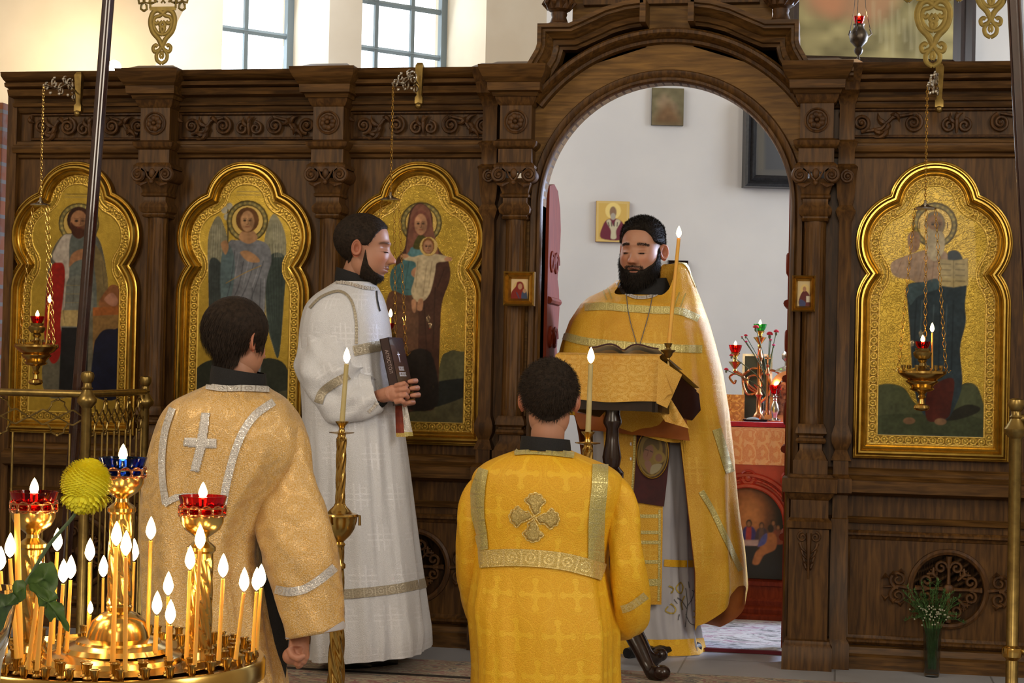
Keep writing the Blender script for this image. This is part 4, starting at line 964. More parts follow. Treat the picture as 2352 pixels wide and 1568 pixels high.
m = MB(); m.box(((b0[0]+b1[0])/2,TY+.18,(b0[2]+zt2)/2), (b1[0]-b0[0]+.008,.006,b0[2]-zt2+.004)); m.build('cover', brocade('embossed_gold_cover', (.62,.26,.07), (.8,.45,.16), .05, 'scroll', .5, .35), g, smooth=False)
# carnations in a vase
VX, VY = at(1762,958,CY+.03)[0], CY+.03
M['carn'] = plain('crimson_petals', (.45,.008,.03), .7, 0, (.62,.02,.06), 80, .3); M['carn2'] = plain('pink_petals', (.6,.03,.16), .7); M['leafg'] = plain('grey_green_stems', (.10,.15,.07), .6)
vz = thing('carnation_vase', 'bunch of red carnations in a vase among the altar lamps', 'flowers', (VX,VY,zt2))
m = MB(); m.lathe((VX,VY,zt2), [(.03,0),(.032,.02),(.022,.06),(.026,.10),(.03,.12),(.028,.12),(.02,.06),(0,.01)], 20); m.build('vase', M['clear_glass'], vz)
for i,(x,y,r,mm) in enumerate(((1736,752,.016,'carn'),(1768,768,.017,'carn'),(1783,762,.014,'carn'),(1713,771,.010,'carn'),(1704,774,.006,'carn2'),(1714,785,.007,'carn2'),(1770,781,.008,'carn2'),(1777,793,.009,'carn2'),(1680,817,.011,'carn'),(1668,849,.012,'carn'))):
    p = at(x,y,CY-.06); fl = MB()
    for k in range(26):
        a = k*2.4; h = k/26; d = arr([math.cos(a)*(1-h*.7),math.sin(a)*(1-h*.7),.15+h]); d /= np.linalg.norm(d); fl.ball(p+d*r*.6, r*.42, 5, (1,1,.7))
    o = fl.build('bloom', M[mm], vz)
    st = MB(); st.tube(smooth_path([(VX,VY,zt2+.1),((VX*1.6+p[0]*.4)/2,(VY+p[1])/2,(zt2+.1+p[2])/2),p],6), .0025, 5); st.lathe(tuple(p-arr([0,0,r*1.3])),[(.003,0),(r*.45,r*.5),(r*.4,r*1.1)],8); st.build('stem', M['leafg'], vz)
# black dish on the altar
dd_ = at(1735,957,TY+.14)
d = thing('black_dish', 'small black dish with a pale cloth on the altar top', 'dish', (dd_[0],TY+.14,zt2))
m = MB(); m.lathe((dd_[0],TY+.14,zt2), [(.035,0),(.05,.006),(.062,.018),(.058,.018),(.045,.008),(0,.006)], 26); m.build('bowl', M['black'], d)
m = MB(); m.ball((dd_[0]-.012,TY+.13,zt2+.018), .032, 10, (1,.8,.35)); m.build('folded_cloth', plain('pale_blue_cloth', (.5,.6,.72), .8), d)

# ------------------------------------------------------------------ hanging lamps on scroll brackets
def chain(mb, p, q, link=.016, r=.0016):
    p, q = arr(p), arr(q); L = np.linalg.norm(q-p); n = max(2,int(L/(link*.78))); d = (q-p)/L
    s = np.cross(d,(0,1,0)); s = s/np.linalg.norm(s); t = np.cross(d,s)
    for i in range(n):
        c_ = p+(q-p)*(i+.5)/n; u = s if i%2 else t
        pts = [c_+d*link*.5*math.cos(a)+u*link*.24*math.sin(a) for a in np.linspace(0,2*PI,10,endpoint=False)]
        mb.tube(pts, r, 4, closed=True)
def bead_chain(mb, p, q, n):
    p, q = arr(p), arr(q)
    for i in range(n):
        a, b_ = p+(q-p)*i/n, p+(q-p)*(i+1)/n; c_ = (a+b_)/2; w_ = .0065
        for sg in (-1,1): mb.tube([a,c_+arr([sg*w_,0,0]),b_], .0012, 4)
        mb.ball(a, .0042, 6)
def hanging_lamp(label, plaque, tip, canopy_y, lamp_px, glass_, full=True):
    X = tip[0]; zt = tip[2]; Yt = tip[1]
    root = thing('hanging_oil_lamp', label, 'oil lamp', (X,Yt,zt), 'oil lamps hanging before the icons')
    mat, dk = M['brass'], M['brass_old']
    br = MB(); Xp = plaque[0]; zp = plaque[2]
    br.rectloft(Xp, [(zp-.10,.008,-.19),(zp-.095,.016,-.195),(zp-.07,.016,-.195),(zp-.06,.010,-.19),(zp+.06,.016,-.2),(zp+.075,.010,-.19)], -.17)
    br.ball((Xp,-.195,zp-.105), .014, 8); br.build('wall_plaque', dk, root); br = MB()
    def P(t, z): return (Xp+(X-Xp)*t, -.19+(Yt+.19)*t, zp+(zt-zp)*t+z)
    br.tube([P(0,-.02),P(.3,.02),P(.6,-.01),P(1,0)], .004, 6)
    for cx_, cz_, r_, tu, a0 in ((.25,.012,.032,1.5,0),(.5,-.012,.028,-1.4,PI/2),(.72,.016,.024,1.3,PI),(.92,-.0,.02,-1.3,0),(.15,-.035,.02,1.2,1),(.4,.03,.018,-1.2,2)):
        L = abs(Yt+.19)
        pts = spiral((cx_,cz_), r_, r_*.2, a0, tu, 20); br.tube([P(cx_+(u-cx_)/L,v) for u,v in pts], .0035, 5)
    for t in (.2,.45,.7): br.ball(P(t,.035), .006, 6); br.ball(P(t+.1,-.03), .007, 6)
    br.build('scroll_bracket', M['silver'], root)
    cy = at(lamp_px[0],canopy_y,Yt); cn = (X,Yt,cy[2])
    ch = MB(); chain(ch, (X,Yt,zt-.004), (X,Yt,cn[2]+.03)); ch.build('chain', mat, root)
    k = MB(); k.lathe(cn, [(.040,-.004),(.042,0),(.034,.004),(.016,.009),(.008,.016),(.004,.022),(.006,.028),(0,.032)], 28); k.build('canopy', M['silver'], root)
    x, yg0, yg1, yr, yb = lamp_px   # glass top, glass bottom, rim, bottom (pixels)
    zg0, zg1, zr, zb_ = [at(x,v,Yt)[2] for v in (yg0,yg1,yr,yb)]
    R = .088; u = (zr-zb_)
    b = MB()
    b.lathe((X,Yt,0), [(0,zb_),(.022,zb_+.004),(.030,zb_+.012),(.026,zb_+.022),(.012,zb_+.028),(.009,zb_+.045),(.016,zb_+.052),(.010,zb_+.062),(.018,zb_+u*.48),(.040,zb_+u*.52),(.047,zb_+u*.56),(.038,zb_+u*.60),(.050,zb_+u*.68),(.058,zb_+u*.72),(.060,zb_+u*.76),(.052,zb_+u*.78),(.070,zb_+u*.84),(.084,zr-.012),(R,zr-.008),(R,zr),(.078,zr+.004),(.05,zr+.006),(.024,zr+.014),(.014,zr+.02)], 40)
    b.build('lamp_body', mat, root)
    h = zg1-zr
    c_ = MB(); c_.lathe((X,Yt,zr), [(.014,.018),(.010,.03),(.018,.04),(.012,.05),(.024,h*.55),(.033,h*.7),(.034,h*.82),(.026,h*.9),(.028,h)], 26); c_.build('cup_stem', dk, root)
    cups = MB()
    for k_ in range(6):
        a = k_*PI/3+.2; cups.lathe((X+.07*math.cos(a),Yt+.07*math.sin(a),zr), [(.006,0),(.004,.004),(.008,.014),(.008,.022),(.006,.022),(.005,.01),(0,.008)], 10)
    cups.build('candle_cups', dk, root)
    lamp_on(root, (X,Yt,zg1-.004), .029, zg0-zg1+.004, glass_, .5, .03)
    for k_, (da, eps) in enumerate(((PI*.93,0),(-.25,0),(PI*.45,0))):
        e = (X+R*math.cos(da),Yt+R*math.sin(da),zr); s_ = (X+.038*math.cos(da),Yt+.038*math.sin(da),cn[2]-.002)
        m = MB(); bead_chain(m, s_, e, 15); m.tube([arr(e)+arr([0,0,.012]),arr(e)+arr([.01*math.cos(da),0,-.004]),arr(e)+arr([.018*math.cos(da),0,.006])], .002, 5); m.build('bead_chain', mat, root)
    return root, X, Yt, zr
def taper(name, label, base, top, r, mat, group=None, fl=.03, lit=True, light=.4, cat='candle', r2=None):
    root = thing(name, label, cat, tuple(base), group); b0, t0 = arr(base), arr(top); d = t0-b0; L = np.linalg.norm(d)
    m = MB(); k = np.linspace(0,1,6)
    wob = arr([[math.sin(q*4+b0[0]*50)*r*.3,0,0] for q in k])*0
    m.tube([b0+d*q+w_ for q,w_ in zip(k,wob)], [r,(r2 or r)*.98,(r2 or r)*.92], 12); m.build('wax', mat, root)
    m = MB(); m.tube([t0-d/L*.002,t0+d/L*.006], .0009, 5); m.build('wick', M['wick'], root)
    if lit:
        m = MB(); flame_mb(m, t0+d/L*.002, fl, fl*.22); m.build('flame', M['flame'], root)
        if light: p = t0+arr([0,0,fl*.6])-b0; point('candle_light', tuple(p), light, (1,.60,.26), .008, root)
    return root
hanging_lamp('brass oil lamp with red glass hanging by chains before the rightmost framed icon', at(2158,190,-.19), at(2130,197,-.5), 478, (2110,784,800,852,944), 'red_glass')
hanging_lamp('brass oil lamp on chains mostly hidden behind the standing man in white', at(963,185,-.19), at(903,190,-.37), 458, (897,742,756,812,900), 'red_glass')
hanging_lamp('dim brass oil lamp with red glass hanging furthest left behind the brass railing', at(180,205,-.19), at(100,195,-.5), 470, (83,726,742,792,885), 'red_glass')
for (x,yb,yt,w,nm) in ((2141,850,764,-.47,'thin lit candle standing in the rim of the rightmost hanging lamp'),(106,792,697,-.47,'thin lit candle standing in the rim of the leftmost hanging lamp'),(897,812,730,-.33,'thin lit candle seen beside the white robed man\'s chest')):
    b_, t_ = at(x,yb,w), at(x+(8 if x < 200 else 0),yt,w); taper('thin_candle', nm, b_, t_, .0035, M['candle'], 'thin candles on the hanging lamps', .036, True, .4)
# red lamp before the big painting above the screen
p0 = at(1973,50,.6); X, Y = p0[0], .6
root = thing('hanging_red_lamp', 'glowing red lamp in ornate dark metal hanging above the screen before the large painting', 'oil lamp', tuple(p0))
z = lambda v: at(1973,v,.6)[2]
m = MB(); m.lathe((X,Y,0), [(0,z(140)),(.008,z(136)),(.004,z(128)),(.016,z(122)),(.02,z(115)),(.014,z(108)),(.036,z(96)),(.042,z(84)),(.036,z(74)),(.024,z(66)),(.022,z(60)),(.026,z(56))], 26)
for k in range(3):
    a = k*2*PI/3+.3; m.tube([(X+.04*math.cos(a),Y+.04*math.sin(a),z(84)),(X+.058*math.cos(a),Y+.058*math.sin(a),z(76)),(X+.05*math.cos(a),Y+.05*math.sin(a),z(66))], .004, 6); m.tube([(X+.054*math.cos(a),Y+.054*math.sin(a),z(72)),(X+.03*math.cos(a),Y+.03*math.sin(a),z(20)),(X,Y,z(-160))], .0015, 4)
m.build('lamp_body', plain('blackened_metal', (.13,.11,.09), .4, .9, (.06,.05,.04), 40, .2), root)
lamp_on(root, (X,Y,z(57)), .025, z(38)-z(57), 'red_glass', 1.2, .022)
# spotlight lamp behind the left cornice that lights the upper wall
bp = at(262,160,.95); root = thing('wall_spot_lamp', 'bright small lamp glowing just behind the screen top at left', 'lamp', (bp[0],.95,bp[2]-.12))
m = MB(); m.lathe((bp[0],.95,bp[2]-.14), [(.02,0),(.025,.03),(.03,.08),(.034,.10)], 16); m.build('lamp_holder', M['black'], root)
m = MB(); m.ball((bp[0],.95,bp[2]+.012), .035, 12); m.build('bulb', emit('bulb_glow', (1,.9,.66), 30), root)
point('bulb_light', (0,.10,.19), 20, (1,.82,.52), .03, root)
# ------------------------------------------------------------------ people
def sst(x, a, b_): t = np.clip((x-a)/(b_-a),0,1); return t*t*(3-2*t)
def gs(x, s): return np.exp(-(x/s)**2)
M['skin'] = vcol('skin', .48, bs=.12, ns=180, sss=.08)
M['hair_dark'] = plain('dark_brown_hair', (.013,.007,.004), .72, 0, (.03,.018,.011), 90, .4, spec=.25)
M['hair_black'] = plain('black_hair', (.010,.0075,.006), .72, 0, (.022,.016,.012), 90, .4, spec=.25)
M['hair_brown'] = plain('short_brown_hair', (.014,.009,.006), .75, 0, (.032,.020,.013), 90, .4, spec=.25)
class Head:
    """local: face towards -y, z up, eyes at z = 0"""
    def __init__(s, loc, yaw, pitch, scale, roll=0, nl=240, nv=170, open_mouth=False, nose=1., jaw=1., skin=(.50,.24,.15)):
        s.loc = arr(loc); s.s = scale
        s.R = _rz(math.radians(yaw)) @ _rx(math.radians(pitch)) @ np.array([[math.cos(roll),0,math.sin(roll)],[0,1,0],[-math.sin(roll),0,math.cos(roll)]])
        t = np.linspace(-PI,PI,nl,endpoint=False); th = t-.5*np.sin(t)
        ph = np.linspace(-PI/2,PI/2,nv); ph = ph-.18*np.sin(2*ph+.3)*np.cos(ph)
        A, B = np.meshgrid(th, ph, indexing='ij')
        d = np.stack([np.sin(A)*np.cos(B), -np.cos(A)*np.cos(B), np.sin(B)],-1)
        def hit(c, r):
            c, r = arr(c), arr(r); D = d/r; C0 = c/r; b = (D*C0).sum(-1); a = (D*D).sum(-1); k = (C0*C0).sum()-1
            return (b+np.sqrt(np.maximum(b*b-a*k,0)))/a
        P_ = 14; rad = (hit((0,.014,.036),(.076,.096,.084))**P_+hit((0,-.022,-.026),(.063*jaw,.070,.092))**P_+hit((0,-.012,-.050),(.060*jaw,.062,.058))**P_)**(1/P_)
        P = d*rad[...,None]; x, y, z = P[...,0], P[...,1], P[...,2]; ax = np.abs(x)
        fr = sst(-y, .02, .055)
        dy = np.zeros_like(x)
        nz = sst(z,.016,-.034); nm = nz*sst(z,-.050,-.040)
        dy += fr*nm*(.004+.021*nose*nz)*gs(x,.0085+.006*nz)
        dy += fr*.009*nose*gs(ax-.0125,.0065)*gs(z+.038,.0075)
        dy += fr*.0055*gs(ax-.026,.020)*gs(z-.026,.008)+fr*.003*gs(x,.02)*gs(z-.026,.01)
        dy -= fr*.0095*gs(ax-.031,.013)*gs(z-.006,.011)
        dy += fr*.0080*gs(ax-.031,.0115)*gs(z+.001,.0075)
        dy -= fr*.0022*gs(ax-.031,.013)*gs(z+.0065,.0016)
        dy += fr*.005*gs(ax-.043,.017)*gs(z+.026,.018)
        dy -= fr*.003*gs(ax-.024,.004)*gs(z+.050,.014)
        mz = -.0665
        lo = .0105 if open_mouth else .006
        dy += fr*gs(x,.021)*(.0052*gs(z-mz-.005,.0042)+.0065*gs(z-mz+lo,.0050))
        dy -= fr*gs(x,.019)*(.012 if open_mouth else .004)*gs(z-mz+(.0025 if open_mouth else 0),.0038 if open_mouth else .0014)
        dy -= fr*.004*gs(x,.025)*gs(z-mz+.017,.005)
        dy += fr*.0060*gs(x,.020)*gs(z+.103,.014)
        P = P.copy(); P[...,1] -= dy
        s.L = P; x, y, z = P[...,0], P[...,1], P[...,2]
        r = np.random.default_rng(3)
        c = np.ones(x.shape+(4,)); c[...,:3] = arr(skin)
        def blend(w, col): c[...,:3] = c[...,:3]*(1-w[...,None])+arr(col)*w[...,None]
        sk = arr(skin)
        blend(fr*.45*gs(ax-.04,.018)*gs(z+.03,.02), sk*[1.12,.78,.72]); blend(fr*.5*gs(x,.014)*gs(z+.036,.012), sk*[1.1,.75,.7])
        blend(fr*.85*gs(x,.020)*np.maximum(gs(z-mz-.005,.0040),gs(z-mz+lo,.0045)), (.40,.13,.10))
        blend(fr*gs(x,.017)*(gs(z-mz+.0025,.0036) if open_mouth else gs(z-mz,.0013)), (.05,.012,.01))
        blend(fr*.35*gs(ax-.031,.014)*gs(z-.004,.009), sk*[.72,.62,.62])
        blend(fr*.85*gs(ax-.0085,.0032)*gs(z+.0455,.0026), (.10,.035,.025)); blend(fr*.3*gs(x,.016)*gs(z+.047,.004), sk*[.6,.5,.5])
        s.lash = fr*gs(ax-.031,.0125)*gs(z+.0062+.05*(ax-.031)**2/.01*.1,.0012); blend(np.clip(s.lash*1.3,0,1), (.03,.015,.01))
        zb = .0265-.22*np.abs(ax-.03)*sst(ax,.03,.05)-.0*ax; s.brow = fr*sst(ax,.011,.017)*sst(ax,.055,.047)*gs(z-zb,.0042)
        s.c = c; s.blend = blend; s.x, s.y, s.z, s.ax, s.fr = x, y, z, ax, fr; s.skin = sk
        s.N = s._normals(P)
    def _normals(s, P):
        du = np.roll(P,-1,0)-np.roll(P,1,0); dv = np.gradient(P,axis=1); n = np.cross(du,dv); n /= np.linalg.norm(n,axis=-1)[...,None]+1e-12
        if (n*P).sum() < 0: n = -n
        n[:,0] = (0,0,-1); n[:,-1] = (0,0,1); return n
    def W(s, P): return (arr(P)*s.s) @ s.R.T + s.loc
    def Wd(s, D): return arr(D) @ s.R.T
    def body_mesh(s, mb, neck_to, neck_r=.057):
        mb.grid(s.W(s.L), cu=True, col=s.c)
        for sg in (-1,1):      # ears
            n, m = 26, 12; rows = []; col = []
            for i in range(n):
                a = 2*PI*i/n; R_ = 1+.10*math.cos(a-1.2)-.12*max(0,-math.sin(a))**2; row = []; cc = []
                for k in range(m):
                    q = k/(m-1); u = .0165*R_*math.cos(a)*q; v = .0295*R_*math.sin(a)*q+(.002 if math.sin(a) > 0 else 0)
                    fw = .5+.5*math.cos(a+.5); h = .010+.006*(1-.65*max(0,-math.cos(a)))*math.exp(-((q-.86)/.12)**2)-.009*math.exp(-((q-.12)/.36)**2)+.0055*fw*math.exp(-((q-.52)/.13)**2)-.011*(q > .97)
                    h *= .35+.75*(.5+u/.036); row.append((sg*(.072+h+.010*(.5+u/.036)*1.0), .012+u, -.006+v)); cc.append([*(s.skin*([1.02,.78,.70] if q > .6 else [.88,.60,.52])),1])
                rows.append(row); col.append(cc)
            mb.grid(s.W(rows), cu=True, col=col)
            # back of the ear closes against the skull
            rows = [[(sg*(.072+(.35+.75*(.5+u/.036))*.010+.010*(.5+u/.036)), .012+u, -.006+v) if k == 0 else (sg*.066, .010+u*.55, -.006+v*.6) for k in (0,1)] for u, v in [(.0165*math.cos(2*PI*i/n), .0295*math.sin(2*PI*i/n)) for i in range(n)]]
            mb.grid(s.W(rows), cu=True, col=np.broadcast_to(arr([*(s.skin*[1,.7,.62]),1]), (n,2,4)))
        top = s.W((0,.010,-.025)); q = arr(neck_to); rows = []
        for t in np.linspace(0,1,14):
            c_ = top*(1-t)+q*t; a = np.linspace(0,2*PI,40,endpoint=False); r = s.s*(neck_r*(.78+.22*min(1,t*2.2))-.004*math.sin(t*PI)+.02*max(0,t-.7))
            rows.append(np.stack([c_[0]+r*np.cos(a), c_[1]+r*np.sin(a), np.full(40,c_[2])],-1))
        rows = arr(rows); mb.grid(rows, cv=True, col=np.broadcast_to(arr([*(s.skin*.95),1]), rows.shape[:2]+(4,)))
    def shell(s, mask, thick, noise_amp=.002, seed=1, soft=.35, zlift=None):
        """thickened copy over mask (0..1), sunk where mask is zero"""
        r = np.random.default_rng(seed); g = r.random(mask.shape); g = (g+np.roll(g,1,0)+np.roll(g,1,1)+np.roll(g,-1,0)+np.roll(g,-1,1))/5
        w_ = sst(mask,.02,soft)
        h = thick*w_**.6+noise_amp*(g-.5)*2*w_-.0035*(1-sst(mask,.0,.12))
        return s.L+s.N*h[...,None]
    def strands(s, mb, base, mask, n, length, width, comb, lift=.5, seed=5, thr=.25, jit=.35):
        r = np.random.default_rng(seed); idx = np.argwhere(mask > thr)
        # weight by area so that the fine face rows do not get all the hair
        A = np.linalg.norm(np.cross(np.roll(base,-1,0)-base, np.gradient(base,axis=1)),axis=-1)[tuple(idx.T)]; pr = A/A.sum()
        sel = idx[r.choice(len(idx), n, p=pr)]
        P = base[tuple(sel.T)]+r.normal(0,.0006,(n,3)); N = s.N[tuple(sel.T)]
        D = comb(P)+N*lift+r.normal(0,jit,(n,3))*.5; D /= np.linalg.norm(D,axis=1)[:,None]
        L = length(P) if callable(length) else np.full(n,length); L = L*r.uniform(.6,1.15,n)
        S = np.cross(D,N); S /= np.linalg.norm(S,axis=1)[:,None]+1e-9
        p0 = P; p1 = P+D*L[:,None]*.5; D2 = comb(p1)*1.1+N*lift*.3+r.normal(0,jit,(n,3))*.3; D2 /= np.linalg.norm(D2,axis=1)[:,None]; p2 = p1+D2*L[:,None]*.5
        V = np.stack([p0-S*width/2,p0+S*width/2,p1-S*width*.45,p1+S*width*.45,p2],1); V = s.W(V)
        F = []
        for i in range(n): b = i*5; F += [(b,b+1,b+3,b+2),(b+2,b+3,b+4)]
        mb.add(V, F)
def hline(v, pts): return np.interp(v, [p[0] for p in pts], [p[1] for p in pts])
# ---- cloth helpers
def loft_robe(rows, Y, dys, k=110, na=120, ex=2.3, fold=.02, freq=9, seed=0, foldstart=.25, yc=None, Ybase=None):
    """rows: (y_px, xl_px, xr_px); dys: half depth at each row; Y: plane of the silhouette"""
    R = arr(rows); r = np.random.default_rng(seed); ph = r.uniform(0,6.28,8)
    pts = []
    for (yp,xl,xr) in rows:
        a, b_ = at(xl,yp,Y), at(xr,yp,Y); pts.append(((a[0]+b_[0])/2,(b_[0]-a[0])/2,(a[2]+b_[2])/2))
    pts = smooth_path(arr([[*p,d] for p,d in zip(pts,dys)]), 12); t0 = np.linspace(0,1,len(pts)); t = np.linspace(0,1,k)
    Q = np.stack([np.interp(t,t0,pts[:,i]) for i in range(4)],1)
    a = np.linspace(-PI,PI,na,endpoint=False); ca, sa = np.cos(a), np.sin(a)
    sx = np.sign(ca)*np.abs(ca)**(2/ex); sy = np.sign(sa)*np.abs(sa)**(2/ex)
    f = np.zeros((k,na))
    for j,(fr_,am) in enumerate(((freq,1.),(freq*1.7,.55),(freq*.5,.7),(freq*3.1,.22))):
        f += am*np.sin(a[None]*round(fr_)+ph[j]+1.6*np.sin(t[:,None]*3+ph[j+4]))
    rg = (1-np.abs(np.sin(a[None]*round(freq*.5)+ph[1]+.9*np.sin(t[:,None]*2.5+ph[2]))))**3+.7*(1-np.abs(np.sin(a[None]*round(freq*.8)+ph[5]-.7*np.sin(t[:,None]*3+ph[6]))))**3
    f = f+1.6*(rg-.5)
    amp = fold*1.25*sst(t,foldstart*.2,.9)[:,None]
    m = 1+amp*f/1.5-amp
    yc = Y if yc is None else yc
    X = Q[:,0:1]+Q[:,1:2]*sx[None]*m; Yv = yc+Q[:,3:4]*sy[None]*m; Z = np.repeat(Q[:,2:3],na,1)
    P = np.stack([X,Yv,Z],-1)
    per = np.cumsum(np.linalg.norm(np.diff(P[k//2],axis=0,append=P[k//2][:1]),axis=1)); per = np.concatenate([[0],per[:-1]])
    UV = np.stack([np.repeat(per[None],k,0), Z],-1)
    return P, UV, Q
def loft_sleeve(path, rad, flat=.85, n=60, k=50, fold=.03, seed=1, ref=(0,1,0), open_end=True):
    P0 = smooth_path(arr(path), 10); t0 = np.linspace(0,1,len(P0)); t = np.linspace(0,1,k); P = np.stack([np.interp(t,t0,P0[:,i]) for i in range(3)],1)
    R = smooth_path(arr([[q,q] for q in rad]), 10)[:,0]; R = np.interp(t, np.linspace(0,1,len(R)), R)
    T = np.gradient(P,axis=0); T /= np.linalg.norm(T,axis=1)[:,None]; r = np.random.default_rng(seed); ph = r.uniform(0,6.28,6); a = np.linspace(0,2*PI,n,endpoint=False); rows = []
    N = arr(ref)-T[0]*np.dot(ref,T[0]); N /= np.linalg.norm(N)
    L = np.concatenate([[0],np.cumsum(np.linalg.norm(np.diff(P,axis=0),axis=1))]); uv = []
    for i in range(k):
        N = N-T[i]*np.dot(N,T[i]); N /= np.linalg.norm(N); B = np.cross(T[i],N)
        m = 1+1.5*fold*(np.sin(3*a+ph[0]+t[i]*4)+.7*np.sin(5*a+ph[1]-t[i]*9)+.6*np.sin(2*a+ph[2]+t[i]*22)+.9*(1-abs(np.sin(a+ph[4]+t[i]*11)))**3+.35*np.sin(8*a+ph[3]+t[i]*31))*min(1,t[i]*3)
        rows.append(P[i]+R[i]*(np.outer(np.cos(a)*m*flat,N)+np.outer(np.sin(a)*m,B))); uv.append(np.stack([a/(2*PI)*2*PI*R.mean(),np.full(n,-L[i])],-1))
    rows, uv = arr(rows), arr(uv)
    if open_end:     # turned-in hem
        c = rows[-1].mean(0); inn = [c+(rows[-1]-c)*.95, c+(rows[-1]-c)*.9-T[-1]*.05]
        rows = np.concatenate([rows, arr(inn)]); uv = np.concatenate([uv, uv[-1:], uv[-1:]])
    return rows, uv
def bvh_of(objs):
    V, F, n = [], [], 0
    for o in objs:
        off = wloc(o); V += [Vector(arr(v.co)+off) for v in o.data.vertices]; F += [tuple(i+n for i in p.vertices) for p in o.data.polygons]; n += len(o.data.vertices)
    return BVHTree.FromPolygons(V, F)
def project(bv, px, off, last):
    d = Vector(ray(*px)).normalized(); h, nrm, _, _ = bv.ray_cast(Vector(CAM), d)
    if h is None: return last
    if nrm.dot(d) > 0: nrm = -nrm
    return arr(h)+arr(nrm)*off
def sewn(name, bv, path, width, mat, parent, off=.004, across=4, wob=0., sm=True, thick=True):
    """band sewn on a garment along a path given on the photo; width in px (number or list)"""
    P = smooth_path(path, 8) if sm and len(path) > 2 else arr(path)
    if not (sm and len(path) > 2): P = np.concatenate([np.linspace(P[i],P[i+1],10,endpoint=(i == len(P)-2)) for i in range(len(P)-1)])
    m = len(P); W_ = np.interp(np.linspace(0,1,m), np.linspace(0,1,np.size(width)), np.atleast_1d(width)); T = np.gradient(P,axis=0); T /= np.linalg.norm(T,axis=1)[:,None]; Nn = np.stack([-T[:,1],T[:,0]],1)
    rows = []; last = None
    for i in range(m):
        row = []
        for j in range(across+1):
            q = project(bv, P[i]+Nn[i]*W_[i]*(j/across-.5), off, None); row.append(q)
        rows.append(row)
    # fill misses from neighbours
    flat = [q for r_ in rows for q in r_ if q is not None]
    if not flat: return None
    for i in range(m):
        for j in range(across+1):
            if rows[i][j] is None:
                c = [rows[i][k] for k in range(across+1) if rows[i][k] is not None] or [q for di in (-1,1) if 0 <= i+di < m for q in rows[i+di] if q is not None] or [flat[0]]
                rows[i][j] = c[0] if j < across/2 else c[-1]
    rows = arr(rows); L = np.concatenate([[0],np.cumsum(np.linalg.norm(np.diff(rows[:,across//2],axis=0),axis=1))]); wd = np.linalg.norm(rows[:,0]-rows[:,-1],axis=1).mean()
    uv = [[(L[i], (j/across-.5)*wd) for j in range(across+1)] for i in range(m)]
    mb = MB(); mb.grid(rows, uv=uv); return mb.build(name, mat, parent, angle=180)
def applique(name, bv, poly, mat, parent, off=.006, res=2.2):
    P = arr(poly); lo, hi = P.min(0), P.max(0); nx, ny = int((hi[0]-lo[0])/res)+2, int((hi[1]-lo[1])/res)+2
    c = Canvas.__new__(Canvas); c.X, c.Z = np.meshgrid(np.linspace(lo[0],hi[0],nx), np.linspace(lo[1],hi[1],ny), indexing='ij'); D, T, ins = c.dist(P, (slice(None),slice(None)))
    rows = np.zeros((nx,ny,3)); ok = ins.copy(); h = np.minimum(D,4)/4
    for i in range(nx):
        for j in range(ny):
            if ins[i,j]:
                q = project(bv, (c.X[i,j],c.Z[i,j]), off*(.35+.65*h[i,j]), None)
                if q is None: ok[i,j] = False
                else: rows[i,j] = q
    mb = MB(); mb.grid(rows, mask=ok, uv=np.stack([c.X*.0015,c.Z*.0015],-1)); return mb.build(name, mat, parent, angle=180)
def remeshed(mb, name, mat, parent, vox=.0028, it=6):
    o = mb.build(name, mat, parent); m = o.modifiers.new('r','REMESH'); m.mode = 'VOXEL'; m.voxel_size = vox; m.use_smooth_shade = True
    k = o.modifiers.new('s','SMOOTH'); k.iterations = it; k.factor = .5; return o
M['skin_plain'] = plain('hand_skin', (.47,.21,.135), .5, 0, (.52,.25,.17), 60, .1, sss=.05)
# ---- garments
M['gold_pale'] = brocade('pale_gold_brocade', (.64,.36,.07), (.82,.64,.40), .10, 'scroll', .3, .42, mixf=.12, spark=.55)
M['gold_yellow'] = brocade('yellow_gold_brocade', (.74,.36,.002), (.92,.58,.03), .115, 'cross', .04, .55, mixf=.6, spark=.3, sheen=.0)
M['gold_deep'] = brocade('deep_gold_brocade', (.66,.33,.006), (.80,.52,.07), .17, 'grid', .12, .5, mixf=.42, spark=.5, fade=(.50,.22,.006), sheen=0)
M['white_brocade'] = brocade('white_brocade', (.63,.655,.72), (.84,.87,.96), .15, 'grid', .12, .42, mixf=.55, spark=.3)
M['silver_band'] = brocade('silver_galloon', (.55,.52,.50), (.85,.83,.80), .04, 'band', .6, .35, spark=.6)
M['gold_band'] = brocade('gold_galloon', (.50,.34,.06), (.85,.68,.28), .055, 'band', .45, .38, spark=.5)
M['greengold_band'] = brocade('green_gold_galloon', (.42,.34,.08), (.72,.64,.28), .04, 'band', .5, .38, spark=.5)
M['dull_band'] = brocade('grey_gold_galloon', (.30,.26,.19), (.55,.50,.40), .045, 'band', .45, .42, spark=.4)
M['white_satin'] = plain('white_satin', (.50,.49,.52), .5, 0, (.42,.41,.45), 6, .25, .01, sheen=.2)
M['lining'] = plain('orange_lining', (.42,.12,.012), .65, 0, (.33,.085,.01), 12, .3, .004)
M['maroon'] = plain('maroon_velvet', (.055,.006,.008), .8, 0, (.035,.004,.006), 30, .3, sheen=.3)
M['shoe'] = plain('black_leather', (.008,.008,.009), .35)
